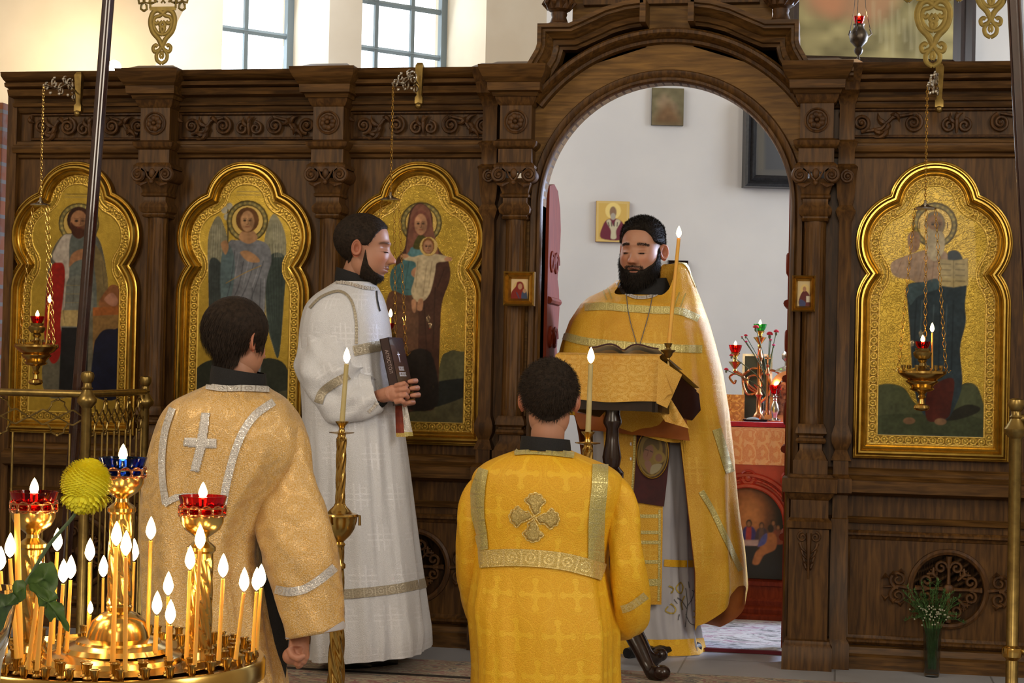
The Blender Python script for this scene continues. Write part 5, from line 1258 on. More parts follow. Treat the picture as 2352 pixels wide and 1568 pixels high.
def collar(mb, c, r, z0, z1, tilt=(0,0), ry=None, flare=.004, n=6):
    rows = []
    for t in np.linspace(0,1,6):
        a = np.linspace(0,2*PI,48,endpoint=False); z = z0+(z1-z0)*t
        rr = r+flare*(1-t)+.002*math.sin(t*PI)
        rows.append(np.stack([c[0]+rr*np.cos(a), c[1]+(ry or r)/r*rr*np.sin(a), z+tilt[0]*np.cos(a)+tilt[1]*np.sin(a)],-1))
    rows.append(rows[-1]*[1,1,1]); rows = arr(rows); rows[-1] = rows[-1]*.0+(rows[-2]-rows[-2].mean(0))*.94+rows[-2].mean(0)
    mb.grid(rows, cv=True)

# ======== 1. the server with dark hair, pale gold robe (back view, left)
Y1 = -2.42
sA = thing('person', 'person in pale gold robe with silver cross seen from behind, dark smooth hair, left arm lowered fist', 'person', tuple(atz(520,2060,-.27)*[1,0,1]+arr([0,Y1,0])), None)
sA['label'] = 'person with smooth dark hair in pale gold robe with silver cross, back turned, fist lowered'
H = Head(at(545,783,Y1), 153, 4, .94, nl=200, nv=150)
z, y, ax = H.z, H.y, H.ax
hm = sst(z-hline(y,[(-.10,.062),(-.065,.050),(-.05,.02),(-.035,-.03),(-.022,-.035),(-.015,-.01),(.022,.0),(.03,-.06),(.045,-.108),(.12,-.11)]), 0, .014)
M1 = MB(); H.body_mesh(M1, at(548,905,Y1), .058); b1 = M1.build('body', M['skin'], sA, angle=180)
hs = H.shell(hm, .015, .0012, 2); hb = MB(); hb.grid(H.W(hs), cu=True)
H.strands(hb, hs, hm, 9000, .026, .0011, lambda P: np.stack([P[:,0]*-2.,.25-P[:,1]*1.0,-.5-9*np.clip(.05-P[:,2],0,.1)],1), .10, jit=.16)
hb.build('hair', M['hair_dark'], sA)
c0 = at(548,868,Y1); cb_ = MB(); collar(cb_, c0, .077, at(548,912,Y1)[2], at(548,848,Y1)[2], tilt=(-.012,.0)); cb_.build('black_collar', M['black'], sA)
rows = [(884,482,608),(893,464,622),(908,432,648),(928,398,668),(960,374,690),(1010,356,706),(1060,344,700),(1110,336,668),(1170,333,628),(1240,334,606),(1320,338,612),(1400,340,626),(1480,343,640),(1568,348,656),(1760,345,672),(1980,335,690),(2055,330,694)]
P, UV, _ = loft_robe(rows, Y1, [.075,.085,.10,.12,.135,.145,.15,.155,.16,.17,.18,.19,.20,.21,.23,.25,.26], fold=.045, freq=8, seed=4)
m = MB(); m.grid(P, cv=True, uv=UV); robe = m.build('robe', M['gold_pale'], sA, angle=180)
pth = [at(x,y_,Y1+dy_) for x,y_,dy_ in ((640,960,.0),(668,1010,-.01),(672,1080,-.02),(672,1170,-.03),(690,1270,-.04),(708,1370,-.05),(722,1458,-.06))]
P, UV = loft_sleeve(pth, [r/851 for r in (34,44,52,82,92,80,69)], .8, fold=.035, seed=4); m = MB(); m.grid(P, cv=True, uv=UV); slv = m.build('sleeve', M['gold_pale'], sA, angle=180)
pth = [at(x,y_,Y1+.08) for x,y_ in ((430,980),(400,1060),(380,1160),(372,1270),(372,1370))]
P, UV = loft_sleeve(pth, [.06,.06,.065,.06,.05], .9, fold=.02, seed=6); m = MB(); m.grid(P, cv=True, uv=UV); m.build('sleeve', M['gold_pale'], sA, angle=180)
m = MB(); m.tube([at(640,1180,Y1+.02),at(636,1330,Y1+.03),at(634,1480,Y1+.04),at(632,1568,Y1+.04),at(640,2040,Y1+.05)], [.05,.045,.035,.03,.05], 14); m.build('black_cassock', M['black'], sA)
bv = bvh_of([robe, slv]); bvr = bvh_of([robe])
S_ = M['silver_band']
sewn('neck_band', bvr, [(474,888),(510,893),(560,893),(618,896)], 14, S_, sA)
sewn('back_band', bvr, [(398,938),(381,990),(374,1050),(376,1110),(383,1158)], 16, S_, sA)
sewn('back_band', bvr, [(378,1158),(405,1142),(430,1138),(500,1144)], 14, S_, sA, sm=False)
sewn('shoulder_band', bv, [(628,924),(588,952),(560,990),(541,1035),(527,1085),(516,1135),(510,1185)], 18, S_, sA)
cr = MB()
applique('silver_cross', bvr, [(462,948),(484,948),(477,1006),(500,1006),(498,1030),(473,1030),(458,1086),(436,1082),(449,1028),(420,1026),(423,1003),(453,1005)], S_, sA, .005)
bs_ = bvh_of([slv])
sewn('sleeve_band', bs_, [(634,1352),(665,1358),(700,1352),(735,1330),(768,1302)], 20, S_, sA)
sewn('sleeve_hem', bs_, [(650,1468),(690,1476),(730,1468),(790,1432)], 16, M['white_satin'], sA, off=.005)
hd = MB(); hc = at(682,1502,Y1-.05); px = 1/851
def q(x, y_, dy_=0): return at(x,y_,Y1-.05+dy_)
hd.tube([q(690,1450,.02),q(688,1470,.01),q(686,1490)], [.026,.028,.03], 14); hd.ball(q(684,1502,.01), .034, 14, (1,.8,.95))
for k,(x,y_,dd_) in enumerate(((698,1496,-.012),(700,1506,-.014),(697,1516,-.012),(690,1524,-.008))):
    hd.tube([q(676+k,y_-2,.0),q(x,y_,dd_-.006),q(x+6-k*2,y_+3,dd_+.01),q(x-6,y_+6,dd_+.022)], [.010,.0098,.009,.0075], 10); hd.ball(q(x-6,y_+6,dd_+.022), .0075, 8)
hd.tube([q(666,1488,-.014),q(672,1506,-.028),q(686,1512,-.032),q(697,1506,-.03)], [.012,.011,.010,.008], 10); hd.ball(q(697,1506,-.03), .008, 8)
hd.ball(q(668,1506,-.0), .024, 12)
remeshed(hd, 'hand', M['skin_plain'], sA)

# ======== 2. the server in yellow robe (back view, centre)
Y2 = -2.05
sB = thing('person', 'person with short dark hair in bright yellow robe, back turned before the reading stand', 'person', tuple(atz(1255,2080,-.27)*[1,0,1]+arr([0,Y2,0])))
H = Head(at(1262,922,Y2), 188, 8, .955, nl=150, nv=120)
z, y, ax = H.z, H.y, H.ax
hm = sst(z-hline(y,[(-.10,.062),(-.065,.055),(-.05,.03),(-.035,-.01),(-.022,-.02),(.018,-.01),(.03,-.035),(.05,-.07),(.12,-.082)]), 0, .012)
M1 = MB(); H.body_mesh(M1, at(1255,1050,Y2), .056); M1.build('body', M['skin'], sB, angle=180)
tk = .013+.006*sst(z,.0,.08)
hs = H.shell(hm, .014, .0015, 3); hb = MB(); hb.grid(H.W(hs), cu=True)
H.strands(hb, hs, hm, 6500, .016, .0011, lambda P: np.stack([P[:,0]*3+.25,-.2+P[:,1]*2,-.25-P[:,2]*0-6*np.clip(.03-P[:,2],0,.1)],1), .38, jit=.5)
hb.build('hair', M['hair_brown'], sB)
c0 = at(1253,1025,Y2); cb_ = MB(); collar(cb_, c0, .072, at(1253,1052,Y2)[2], at(1253,1005,Y2)[2], tilt=(-.004,-.004)); cb_.build('black_collar', M['black'], sB)
rows = [(1033,1190,1312),(1040,1172,1330),(1052,1142,1362),(1068,1112,1402),(1092,1088,1430),(1130,1082,1436),(1180,1086,1420),(1230,1092,1406),(1290,1092,1398),(1350,1084,1408),(1400,1078,1418),(1450,1082,1424),(1568,1085,1424),(1760,1070,1436),(1980,1052,1452),(2072,1046,1458)]
P, UV, _ = loft_robe(rows, Y2, [.075,.085,.10,.115,.13,.14,.145,.145,.15,.165,.18,.19,.20,.215,.235,.24], fold=.03, freq=8, seed=11)
m = MB(); m.grid(P, cv=True, uv=UV); robe = m.build('robe', M['gold_yellow'], sB, angle=180)
sl = []
for pp, rr, sd in (([(1160,1098,.0),(1106,1122,.0),(1092,1165,.0),(1086,1240,.0),(1086,1330,.03),(1100,1400,.10),(1125,1430,.24)], (24,33,39,40,38,36,32), 2), ([(1360,1100,.0),(1412,1122,.0),(1430,1165,-.01),(1436,1240,-.01),(1444,1330,.0),(1450,1400,.04),(1440,1432,.10),(1400,1440,.26)], (24,31,36,38,42,42,38,34), 3)):
    P, UV = loft_sleeve([at(a,b_,Y2+c_) for a,b_,c_ in pp], [r/784 for r in rr], .95, fold=.035, seed=sd); m = MB(); m.grid(P, cv=True, uv=UV); sl.append(m.build('sleeve', M['gold_yellow'], sB, angle=180))
bv = bvh_of([robe]+sl); bvr = bvh_of([robe])
G_ = M['gold_band']; GG = M['greengold_band']
sewn('neck_band', bvr, [(1182,1040),(1215,1038),(1260,1040),(1318,1047)], 14, GG, sB)
sewn('back_band', bv, [(1112,1078),(1100,1125),(1098,1180),(1106,1225),(1112,1262)], [22,32,32,28,22], GG, sB)
sewn('back_band', bv, [(1378,1068),(1376,1120),(1370,1180),(1368,1240),(1368,1310)], 36, GG, sB)
sewn('waist_band', bvr, [(1103,1284),(1160,1280),(1220,1281),(1290,1288),(1340,1300),(1384,1314)], 40, G_, sB, off=.006)
sewn('cuff_band', bvh_of([sl[1]]), [(1428,1398),(1450,1390),(1482,1366)], 18, G_, sB)
M['applique'] = brocade('dull_gold_applique', (.36,.25,.05), (.62,.48,.18), .03, 'scroll', .35, .45, spark=.5)
def pat_cross(cx, cy, r):
    out = []
    for k in range(4):
        a = k*PI/2-PI/2+.06
        for (u,v) in ((.22,.22),(.32,.21),(.46,.25),(.58,.36),(.66,.42),(.76,.36),(.80,.28),(.92,.24),(.94,.12),(1.0,0),(.94,-.12),(.92,-.24),(.80,-.28),(.76,-.36),(.66,-.42),(.58,-.34),(.46,-.20),(.30,-.15)):
            out.append((cx+r*(u*math.cos(a)-v*math.sin(a)), cy+r*(u*math.sin(a)+v*math.cos(a))))
    return smooth_path(out, 3, True)
applique('embroidered_cross', bvr, pat_cross(1228,1188,57), M['applique'], sB, .007)
o = sewn('cross_outline', bvr, [tuple(p) for p in pat_cross(1228,1188,57)][::2]+[tuple(pat_cross(1228,1188,57)[0])], 2.6, M['gold_band'], sB, off=.009, across=2)

# ======== 3. the man in white with a book
Y3 = -.64
sC = thing('person', 'bearded person in white silver-banded robe standing sideways and holding a closed book', 'person', tuple(atz(855,1498,0)*[1,0,1]+arr([0,Y3,0])))
H = Head(at(838,572,Y3-.01), 94, 4, 1.10, nl=300, nv=210, nose=.88, jaw=1.0, skin=(.46,.225,.145))
x, y, z, ax, fr = H.x, H.y, H.z, H.ax, H.fr
H.blend(H.brow*.75, (.06,.035,.025))
zb_ = hline(y,[(-.10,-.094),(-.085,-.090),(-.07,-.082),(-.05,-.072),(-.032,-.052),(-.024,-.03),(-.016,.004),(-.009,-.04),(.0,-.088),(.03,-.10)])
bm = sst(zb_-z, 0, .022)*sst(.045-y,0,.02)*.9
mu = fr*gs(x,.026)*gs(z+.056,.0045)
H.blend(np.clip(bm*.6+mu*.3+.18*sst(-z,.05,.08)*sst(-y,.0,.03),0,.8), (.07,.04,.03))
hm = sst(z-hline(y,[(-.10,.078),(-.08,.077),(-.062,.070),(-.045,.046),(-.034,.022),(-.022,.008),(-.010,.006),(.022,.008),(.030,-.03),(.045,-.07),(.12,-.078)]), 0, .016)
H.blend(np.clip(hm*.8,0,1), (.03,.02,.015))
M1 = MB(); H.body_mesh(M1, at(812,672,Y3+.02), .060); M1.build('body', M['skin'], sC, angle=180)
hs = H.shell(hm, .0055, .0012, 4, soft=.9); hb = MB(); hb.grid(H.W(hs), cu=True)
H.strands(hb, hs, hm, 6000, .0075, .0009, lambda P: np.stack([P[:,0]*0,-.7+0*P[:,1],-.3-4*np.clip(.05-P[:,2],0,.1)],1), .5, jit=.5, thr=.12)
hb.build('hair', M['hair_brown'], sC)
be = H.shell(np.clip(bm,0,1), .003, .0010, 6, soft=.95); bb = MB(); bb.grid(H.W(be), cu=True)
H.strands(bb, be, np.clip(bm,0,1), 2600, .0080, .0006, lambda P: np.stack([P[:,0]*2,-.3+0*P[:,1],-.9+0*P[:,2]],1), .45, jit=.5, seed=8)
H.strands(bb, H.L, mu, 260, .004, .0005, lambda P: np.stack([P[:,0]*20,-.1+0*P[:,1],-.6+0*P[:,2]],1), .3, jit=.3, seed=9); bb.build('beard', M['hair_brown'], sC)
eb = MB(); H.strands(eb, H.L, H.brow, 260, .006, .0005, lambda P: np.stack([np.sign(P[:,0])*1.,0*P[:,1],.1+0*P[:,2]],1), .25, jit=.3, seed=10, thr=.3); H.strands(eb, H.L, H.lash, 160, .006, .0006, lambda P: np.stack([P[:,0]*4,-1+0*P[:,1],-.5+0*P[:,2]],1), .4, jit=.15, seed=12, thr=.5); eb.build('eyebrows', M['hair_black'], sC)
cb_ = MB(); c0 = at(818,640,Y3+.01); collar(cb_, c0, .078, at(818,668,Y3)[2], at(818,628,Y3)[2], tilt=(-.024,-.004), ry=.072, flare=.006); cb_.build('black_collar', M['black'], sC)
rows = [(648,774,858),(660,756,866),(680,728,876),(705,708,884),(740,698,892),(790,692,899),(850,693,906),(920,697,920),(980,698,930),(1050,700,940),(1120,702,949),(1200,704,959),(1300,708,972),(1400,712,985),(1460,714,992),(1500,716,990)]
P, UV, _ = loft_robe(rows, Y3, [.09,.11,.15,.18,.20,.205,.205,.21,.215,.225,.235,.245,.26,.275,.285,.285], fold=.045, freq=7, seed=21)
# hem dips towards the viewer's side middle
t = np.linspace(0,1,P.shape[0])[:,None]; P[...,2] += (.018*np.clip((P[...,0]-P[...,0].mean(1)[:,None])/.2,-1,1)+.004)*sst(t,.8,1.)
m = MB(); m.grid(P, cv=True, uv=UV); robe = m.build('robe', M['white_brocade'], sC, angle=180)
pp = [(768,690,.02),(756,735,-.06),(752,800,-.12),(765,865,-.15),(795,905,-.17),(832,915,-.18),(868,902,-.18)]
P, UV = loft_sleeve([at(a,b_,Y3+c_) for a,b_,c_ in pp], [r/580 for r in (36,56,64,68,62,50,38)], .8, fold=.06, seed=15); m = MB(); m.grid(P, cv=True, uv=UV); slv = m.build('sleeve', M['white_brocade'], sC, angle=180)
pp = [(790,700,.17),(800,780,.20),(830,860,.20),(875,905,.10),(905,905,.02)]
P, UV = loft_sleeve([at(a,b_,Y3+c_) for a,b_,c_ in pp], [.07,.085,.09,.07,.055], .8, fold=.03, seed=16); m = MB(); m.grid(P, cv=True, uv=UV); m.build('sleeve', M['white_brocade'], sC, angle=180)
bv = bvh_of([robe, slv]); bvr = bvh_of([robe]); bs_ = bvh_of([slv])
D_ = M['dull_band']
sewn('shoulder_seam', bv, [(712,708),(740,682),(780,670),(806,690),(817,735),(818,790)], 6, D_, sC)
sewn('sleeve_band', bs_, [(732,925),(742,900),(768,880),(800,862)], 20, D_, sC)
sewn('cuff_edge', bs_, [(846,946),(862,930),(876,905),(886,884)], 8, M['silver_band'], sC)
sewn('chest_band', bvr, [(812,806),(840,800),(880,792),(897,786)], 24, D_, sC)
sewn('hem_band', bvr, [(720,1365),(790,1364),(860,1358),(920,1350),(976,1338)], 22, D_, sC)
sewn('front_opening', bvr, [(864,668),(866,690),(872,715)], 3, M['black'], sC, off=.003)
sewn('neck_edge', bvr, [(772,648),(800,652),(830,660),(860,664)], 8, M['silver_band'], sC)
m = MB(); m.tube([at(850,925,Y3-.17),at(868,920,Y3-.18),at(880,912,Y3-.18)], [.04,.034,.028], 16); m.add([at(856,944,Y3-.2),at(882,915,Y3-.2),at(884,898,Y3-.2),at(866,920,Y3-.2)], [(0,1,2,3)]); m.build('black_cuff', M['black'], sC)
sh = MB()
for (a,b_) in (((825,1526),(905,1518)),((770,1528),(850,1526))):
    p0_, p1_ = atz(*a,0.02), atz(*b_,0.02); sh.tube([p0_,(p0_+p1_)/2+arr([0,0,.015]),p1_-arr([0,0,.005])], [.035,.042,.028], 14)
sh.build('shoes', M['shoe'], sC)
# the book: dark spine towards us, cover catching the blue daylight
bk_ = thing('closed_book', 'dark book with white lettering and small cross held by the white robed person', 'book')
e1 = arr(at(892,774,Y3-.20)); dn = arr([math.sin(.235),0,-math.cos(.235)]); u = arr([math.sin(.15),math.cos(.15),0]); nrm = np.cross(dn,u); nrm = nrm if nrm[0] > 0 else -nrm
Lb, Wb, Tb = .255, .135, .037
bk_.location = e1+dn*Lb/2
def bp_(a, b_, c): return e1+dn*a+u*b_-nrm*c
def slab(mb, a0,a1,b0,b1,c0,c1): mb.add([bp_(a,b_,c) for a in (a0,a1) for b_ in (b0,b1) for c in (c0,c1)], [(0,1,3,2),(4,6,7,5),(0,4,5,1),(2,3,7,6),(0,2,6,4),(1,5,7,3)])
M['book_cover'] = plain('dark_glossy_cover', (.030,.012,.018), .16, 0, spec=.9, coat=.6)
m = MB(); slab(m,0,Lb,0,Wb,0,.003); slab(m,0,Lb,0,Wb,Tb-.003,Tb); slab(m,0,Lb,0,.004,0,Tb); m.build('cover', M['book_cover'], bk_, smooth=False)
m = MB(); slab(m,.004,Lb-.004,.003,Wb-.005,.003,Tb-.003); m.build('pages', plain('page_edges', (.55,.42,.30), .8), bk_, smooth=False)
M['foil'] = plain('pale_foil', (.75,.78,.8), .4, .2)
m = MB()
slab(m,.055,.095,.060,.064,-.0008,0); slab(m,.063,.067,.050,.074,-.0008,0)
for a in (.112,.134):
    k = 0; b_ = .04 if a < .12 else .034; end = .08 if a < .12 else .098
    while b_ < end:
        w_ = (.006,.008,.005)[k%3]; slab(m,a,a+.015,b_,b_+w_*.35,-.0008,0); slab(m,a,a+.003,b_,b_+w_,-.0008,0); slab(m,a+.012,a+.015,b_,b_+w_,-.0008,0); b_ += w_+.003; k += 1
m.build('cover_lettering', M['foil'], bk_, smooth=False)
tx = bpy.data.curves.new('spine_lettering','FONT'); tx.body = 'АПОСТОЛ'; tx.size = .018; tx.align_x = 'CENTER'; tx.align_y = 'CENTER'; tx.extrude = .0003
tmp = bpy.data.objects.new('lettering_source', tx); COL.objects.link(tmp); bpy.context.view_layer.update(); me_ = bpy.data.meshes.new_from_object(tmp.evaluated_get(bpy.context.evaluated_depsgraph_get())); bpy.data.objects.remove(tmp)
to = bpy.data.objects.new('spine_lettering', me_); COL.objects.link(to); to.parent = bk_; me_.materials.clear(); me_.materials.append(plain('worn_foil', (.42,.34,.33), .5, .3))
xa = Vector(dn).normalized(); za = Vector(-u).normalized(); ya = za.cross(xa); pos = bp_(.09,-.0006,Tb*.5)-wloc(bk_)
to.matrix_local = Matrix([[xa[i],ya[i],za[i],pos[i]] for i in range(3)]+[[0,0,0,1]])
for nm, pa, pb, w0, w1, mt, endc in (('ribbon', (914,925),(922,994), 13,26,'redrib','gold_band'),('lace_ribbon',(928,925),(938,992),10,19,'silver_band','greengold_band')):
    if mt == 'redrib': M['redrib'] = plain('rust_red_ribbon', (.30,.05,.02), .7, 0, (.2,.03,.015), 40, .2)
    yy = Y3-.13 if nm == 'ribbon' else Y3-.17
    r_ = MB(); rows = []
    for t in np.linspace(0,1,10):
        xx = pa[0]+(pb[0]-pa[0])*t; yp = pa[1]+(pb[1]-pa[1])*t; w_ = w0+(w1-w0)*t; rows.append([at(xx+w_*(j/4-.5),yp,yy+.004*math.sin(j*1.8+t*4)) for j in range(5)])
    rows = arr(rows); r_.grid(np.concatenate([rows, (rows+arr([0,.002,0]))[::-1]]), cu=True); o = r_.build(nm, M[mt], bk_)
    f_ = MB(); fr_ = arr([[at(pb[0]+w1*(j/4-.5)+t_*1.5,pb[1]+t_*9,yy-.002+.004*math.sin(j*1.8+4)) for j in range(5)] for t_ in (0,.5,1)]); f_.grid(fr_); f_.build('fringe', M[endc], o)
# hands round the book
def hp(x, y_, d_): return at(x, y_, Y3-.2+d_)
hd = MB(); hd.tube([hp(866,912,.02),hp(884,907,.0),hp(898,903,-.012)], [.026,.028,.029], 14); hd.ball(hp(903,903,-.014), .034, 14, (.95,.55,.95)); hd.ball(hp(914,903,-.014), .026, 12, (.7,.6,1.15))
for k,(y0_,x1,y1_) in enumerate(((884,933,880),(896,937,893),(909,936,907),(921,931,922))):
    hd.tube([hp(908,y0_+2,-.02),hp(920,y0_-1,-.030),hp(x1-5,y1_,-.026),hp(x1+1,y1_+5,-.010),hp(x1-2,y1_+9,.004)], [.0105,.0105,.0098,.0088,.0075], 10); hd.ball(hp(920,y0_-1,-.030), .0108, 8); hd.ball(hp(x1-2,y1_+9,.004), .0075, 8)
remeshed(hd, 'hand', M['skin_plain'], sC, .0026, 5)
hd = MB(); hd.ball(hp(925,905,.16), .036, 12, (.6,.9,1)); hd.tube([hp(905,905,.2),hp(920,905,.17)], [.028,.028], 12)
for k,(xx,yy_) in enumerate(((947,874),(951,890),(953,906),(941,923))):
    hd.tube([hp(932,yy_+4,.15),hp(xx+8,yy_+1,.10),hp(xx+8,yy_,.03),hp(xx-1,yy_+1,-.004),hp(xx-7,yy_+2,-.006)], [.0105,.0105,.010,.0092,.008], 10); hd.ball(hp(xx-7,yy_+2,-.006), .0082, 8)
remeshed(hd, 'hand', M['skin_plain'], sC, .0026, 5)

# ======== 4. the priest
Y4 = .22
sD = thing('person', 'bearded priest in heavy gold cape reading with lowered eyes behind the draped stand', 'person', tuple(atz(1500,1492,0)*[1,0,1]+arr([0,Y4,0])))
sD['label'] = 'person with full black beard in heavy gold cape, eyes lowered behind the draped stand'
H = Head(at(1474,577,Y4-.03), -14, 4, 1.14, nl=300, nv=210, open_mouth=True, nose=1.0, jaw=1.14, roll=.02, skin=(.50,.255,.165))
x, y, z, ax, fr = H.x, H.y, H.z, H.ax, H.fr
H.blend(H.brow*.85, (.045,.025,.018))
zb_ = hline(y,[(-.12,-.088),(-.092,-.082),(-.080,-.068),(-.068,-.052),(-.052,-.040),(-.036,-.024),(-.022,.0),(-.010,.02),(.004,.0),(.012,-.045),(.03,-.09)])
bm = sst(zb_-z, 0, .016)*sst(.05-y,0,.02)
mu = fr*np.clip(gs(x,.026)*gs(z+.0545+.14*ax*.5,.0045)+gs(ax-.029,.006)*gs(z+.072,.015),0,1)
H.blend(np.clip(bm*.9+mu*.75,0,.92), (.03,.018,.013))
hm = sst(z-hline(y,[(-.12,.081),(-.088,.080),(-.072,.077),(-.060,.072),(-.050,.052),(-.044,.036),(-.038,.030),(-.022,.024),(.012,.018),(.022,.0),(.035,-.05),(.12,-.07)]), 0, .016)
side = sst(y,-.05,-.03)*sst(z,-.02,.03)*sst(ax,.055,.065); H.blend(np.clip(side*.5,0,1), (.10,.075,.075)); H.blend(np.clip(hm*.8,0,1), (.03,.022,.018))
M1 = MB(); H.body_mesh(M1, at(1474,690,Y4+.0), .064); M1.build('body', M['skin'], sD, angle=180)
tk = .016
hs = H.L+H.N*(sst(hm,.02,.95)*(.003+.007*sst(z,.045,.09))-.003*(1-sst(hm,0,.12)))[...,None]; hb = MB(); hb.grid(H.W(hs), cu=True)
H.strands(hb, hs, hm, 7500, .013, .0009, lambda P: np.stack([P[:,0]*2+.1,-.55+0*P[:,1],.25-5*np.clip(.07-P[:,2],0,.1)],1), .6, jit=.5, thr=.15)
hb.build('hair', M['hair_black'], sD)
low = sst(-z,.06,.11); be = H.L+(H.N*(sst(bm,.02,.9)*(.004+.014*low)-.003*(1-sst(bm,0,.12)))[...,None]); be[...,2] -= .012*low*sst(bm,0,.9); bb = MB(); bb.grid(H.W(be), cu=True)
H.strands(bb, be, bm, 7500, lambda P: .012+.012*np.clip(-(P[:,2]+.06)*12,0,1), .0010, lambda P: np.stack([P[:,0]*3,-.35+0*P[:,1],-.8+0*P[:,2]],1), .45, jit=.55, seed=8)
H.strands(bb, H.L, mu, 800, .0065, .0006, lambda P: np.stack([P[:,0]*24,-.1+0*P[:,1],-.7+0*P[:,2]],1), .3, jit=.3, seed=9, thr=.3); bb.build('beard', M['hair_black'], sD)
eb = MB(); H.strands(eb, H.L, H.brow, 420, .0065, .0006, lambda P: np.stack([np.sign(P[:,0])*1.,0*P[:,1],.05+0*P[:,2]],1), .25, jit=.3, seed=10, thr=.3); H.strands(eb, H.L, H.lash, 260, .008, .0006, lambda P: np.stack([P[:,0]*3,-1+0*P[:,1],-.7+0*P[:,2]],1), .4, jit=.15, seed=12, thr=.5); eb.build('eyebrows', M['hair_black'], sD)
cb_ = MB(); c0 = at(1488,655,Y4); collar(cb_, c0, .079, at(1488,690,Y4)[2], at(1488,644,Y4)[2], tilt=(.012,.0), ry=.08, flare=.03); cb_.build('black_collar', M['black'], sD)
# white underrobe
rows = [(760,1400,1570),(860,1372,1590),(960,1362,1592),(1050,1362,1594),(1150,1364,1594),(1250,1366,1596),(1350,1366,1602),(1420,1368,1612),(1462,1372,1622),(1502,1376,1632)]
P, UV, _ = loft_robe(rows, Y4, [.13,.16,.18,.19,.2,.205,.21,.22,.225,.23], fold=.05, freq=8, seed=31, foldstart=.1, na=160)
m = MB(); m.grid(P, cv=True, uv=UV); under = m.build('white_underrobe', M['white_satin'], sD, angle=180)
bu = bvh_of([under])
sewn('hem_band', bu, [(1382,1484),(1450,1486),(1520,1487),(1580,1486),(1630,1482)], 38, M['gold_yellow'], sD, off=.005)
sewn('hem_band', bu, [(1525,1292),(1560,1294),(1600,1294)], 16, M['gold_yellow'], sD)
def embroidery(bv, strokes, w, mat, name):
    for s_ in strokes: sewn(name, bv, s_, w, mat, sD, off=.004, across=2)
M['embr_gold'] = plain('gold_embroidery', (.45,.33,.06), .5, .3); M['embr_grey'] = plain('grey_embroidery', (.10,.10,.11), .6)
lf = [[(1562,1336),(1553,1350),(1562,1362),(1568,1348),(1562,1336)],[(1535,1392),(1528,1402),(1545,1408),(1552,1398),(1540,1386)],[(1572,1368),(1564,1384),(1566,1400)],[(1592,1402),(1600,1410),(1592,1418)],[(1536,1345),(1546,1352),(1540,1362)]]
embroidery(bu, lf, 3.2, M['embr_gold'], 'embroidered_leaf')
st = [[(1574,1350),(1578,1390),(1572,1440)],[(1596,1340),(1590,1370),(1578,1392)],[(1556,1372),(1568,1384),(1577,1398)],[(1574,1410),(1584,1430),(1598,1436)],[(1560,1410),(1558,1424)],[(1580,1335),(1582,1350)],[(1588,1355),(1598,1362)],[(1548,1376),(1556,1386)]]
embroidery(bu, st, 2.0, M['embr_grey'], 'embroidered_stem')
# stole hanging to the knees
def hang(name, mat, pts, yoff, uvs=1, parent=sD, n=24, wob=.003):
    """cloth panel between a left and a right edge given on the photo, hanging at its own depth"""
    Lp, Rp = pts; rows = []
    Ls, Rs = smooth_path(Lp, 8), smooth_path(Rp, 8); t = np.linspace(0,1,n)
    I = lambda S: np.stack([np.interp(t, np.linspace(0,1,len(S)), S[:,k]) for k in (0,1)],1)
    Ls, Rs = I(Ls), I(Rs); m_ = 10
    for i in range(n): rows.append([at(*(Ls[i]*(1-j/m_)+Rs[i]*j/m_), yoff+wob*math.sin(j*1.1+i*.2)) for j in range(m_+1)])
    rows = arr(rows); back = rows+arr([0,.004,0]); full = np.concatenate([rows, back[::-1]])
    mb = MB(); mb.grid(full, cu=True, uv=full[...,[0,2]]); return mb.build(name, mat, parent, angle=60)
ys = Y4-.235
st_ = hang('stole', M['gold_deep'], ([(1384,930),(1388,1050),(1392,1200),(1396,1388)],[(1520,930),(1522,1050),(1522,1200),(1519,1388)]), ys)
bst = bvh_of([st_])
for yy in (1185,1222,1245,1290,1337): sewn('stole_band', bst, [(1397,yy),(1460,yy),(1518,yy)], 8 if yy != 1337 else 16, M['greengold_band'], st_, off=.002)
sewn('stole_edge', bst, [(1458,975),(1456,1060),(1450,1160)], 5, M['greengold_band'], st_, off=.003); sewn('stole_edge', bst, [(1515,1170),(1515,1260),(1513,1380)], 5, M['greengold_band'], st_, off=.003)
for k in range(3): sewn('button', bst, [(1447,985+34*k),(1451,985+34*k)], 7, M['silver_band'], st_, off=.006)
pal = hang('icon_cloth', M['maroon'], ([(1464,940),(1460,1060),(1454,1152)],[(1542,940),(1536,1060),(1525,1163)]), ys-.012)
oc = at(1499,1040,ys-.02); cv = Canvas(oc[0]-.072,oc[0]+.072,oc[2]-.105,oc[2]+.105,.0017, px=lambda p: at(p[0],p[1],ys-.02)[[0,2]])
cv.C[...] = arr([.10,.04,.015,0])
cv.ell((1499,1041),34,54,(.42,.29,.06),rot=.10); cv.ell((1499,1041),30,50,(.16,.09,.02),rot=.1); cv.poly([(1471,1040),(1476,1010),(1492,998),(1512,1004),(1522,1030),(1515,1062),(1500,1090),(1480,1078),(1470,1060)], (.40,.28,.07)); cv.poly([(1476,1030),(1484,1010),(1502,1004),(1514,1018),(1512,1034),(1498,1020),(1486,1030),(1482,1050)], (.22,.15,.04))
cv.ell((1489,1040),11,19,(.42,.22,.15),rot=.35); cv.line([(1482,1032),(1489,1034)],.003,(.06,.03,.02),False); cv.line([(1493,1035),(1499,1038)],.003,(.06,.03,.02),False); cv.line([(1489,1036),(1486,1048)],.002,(.25,.11,.07),False)
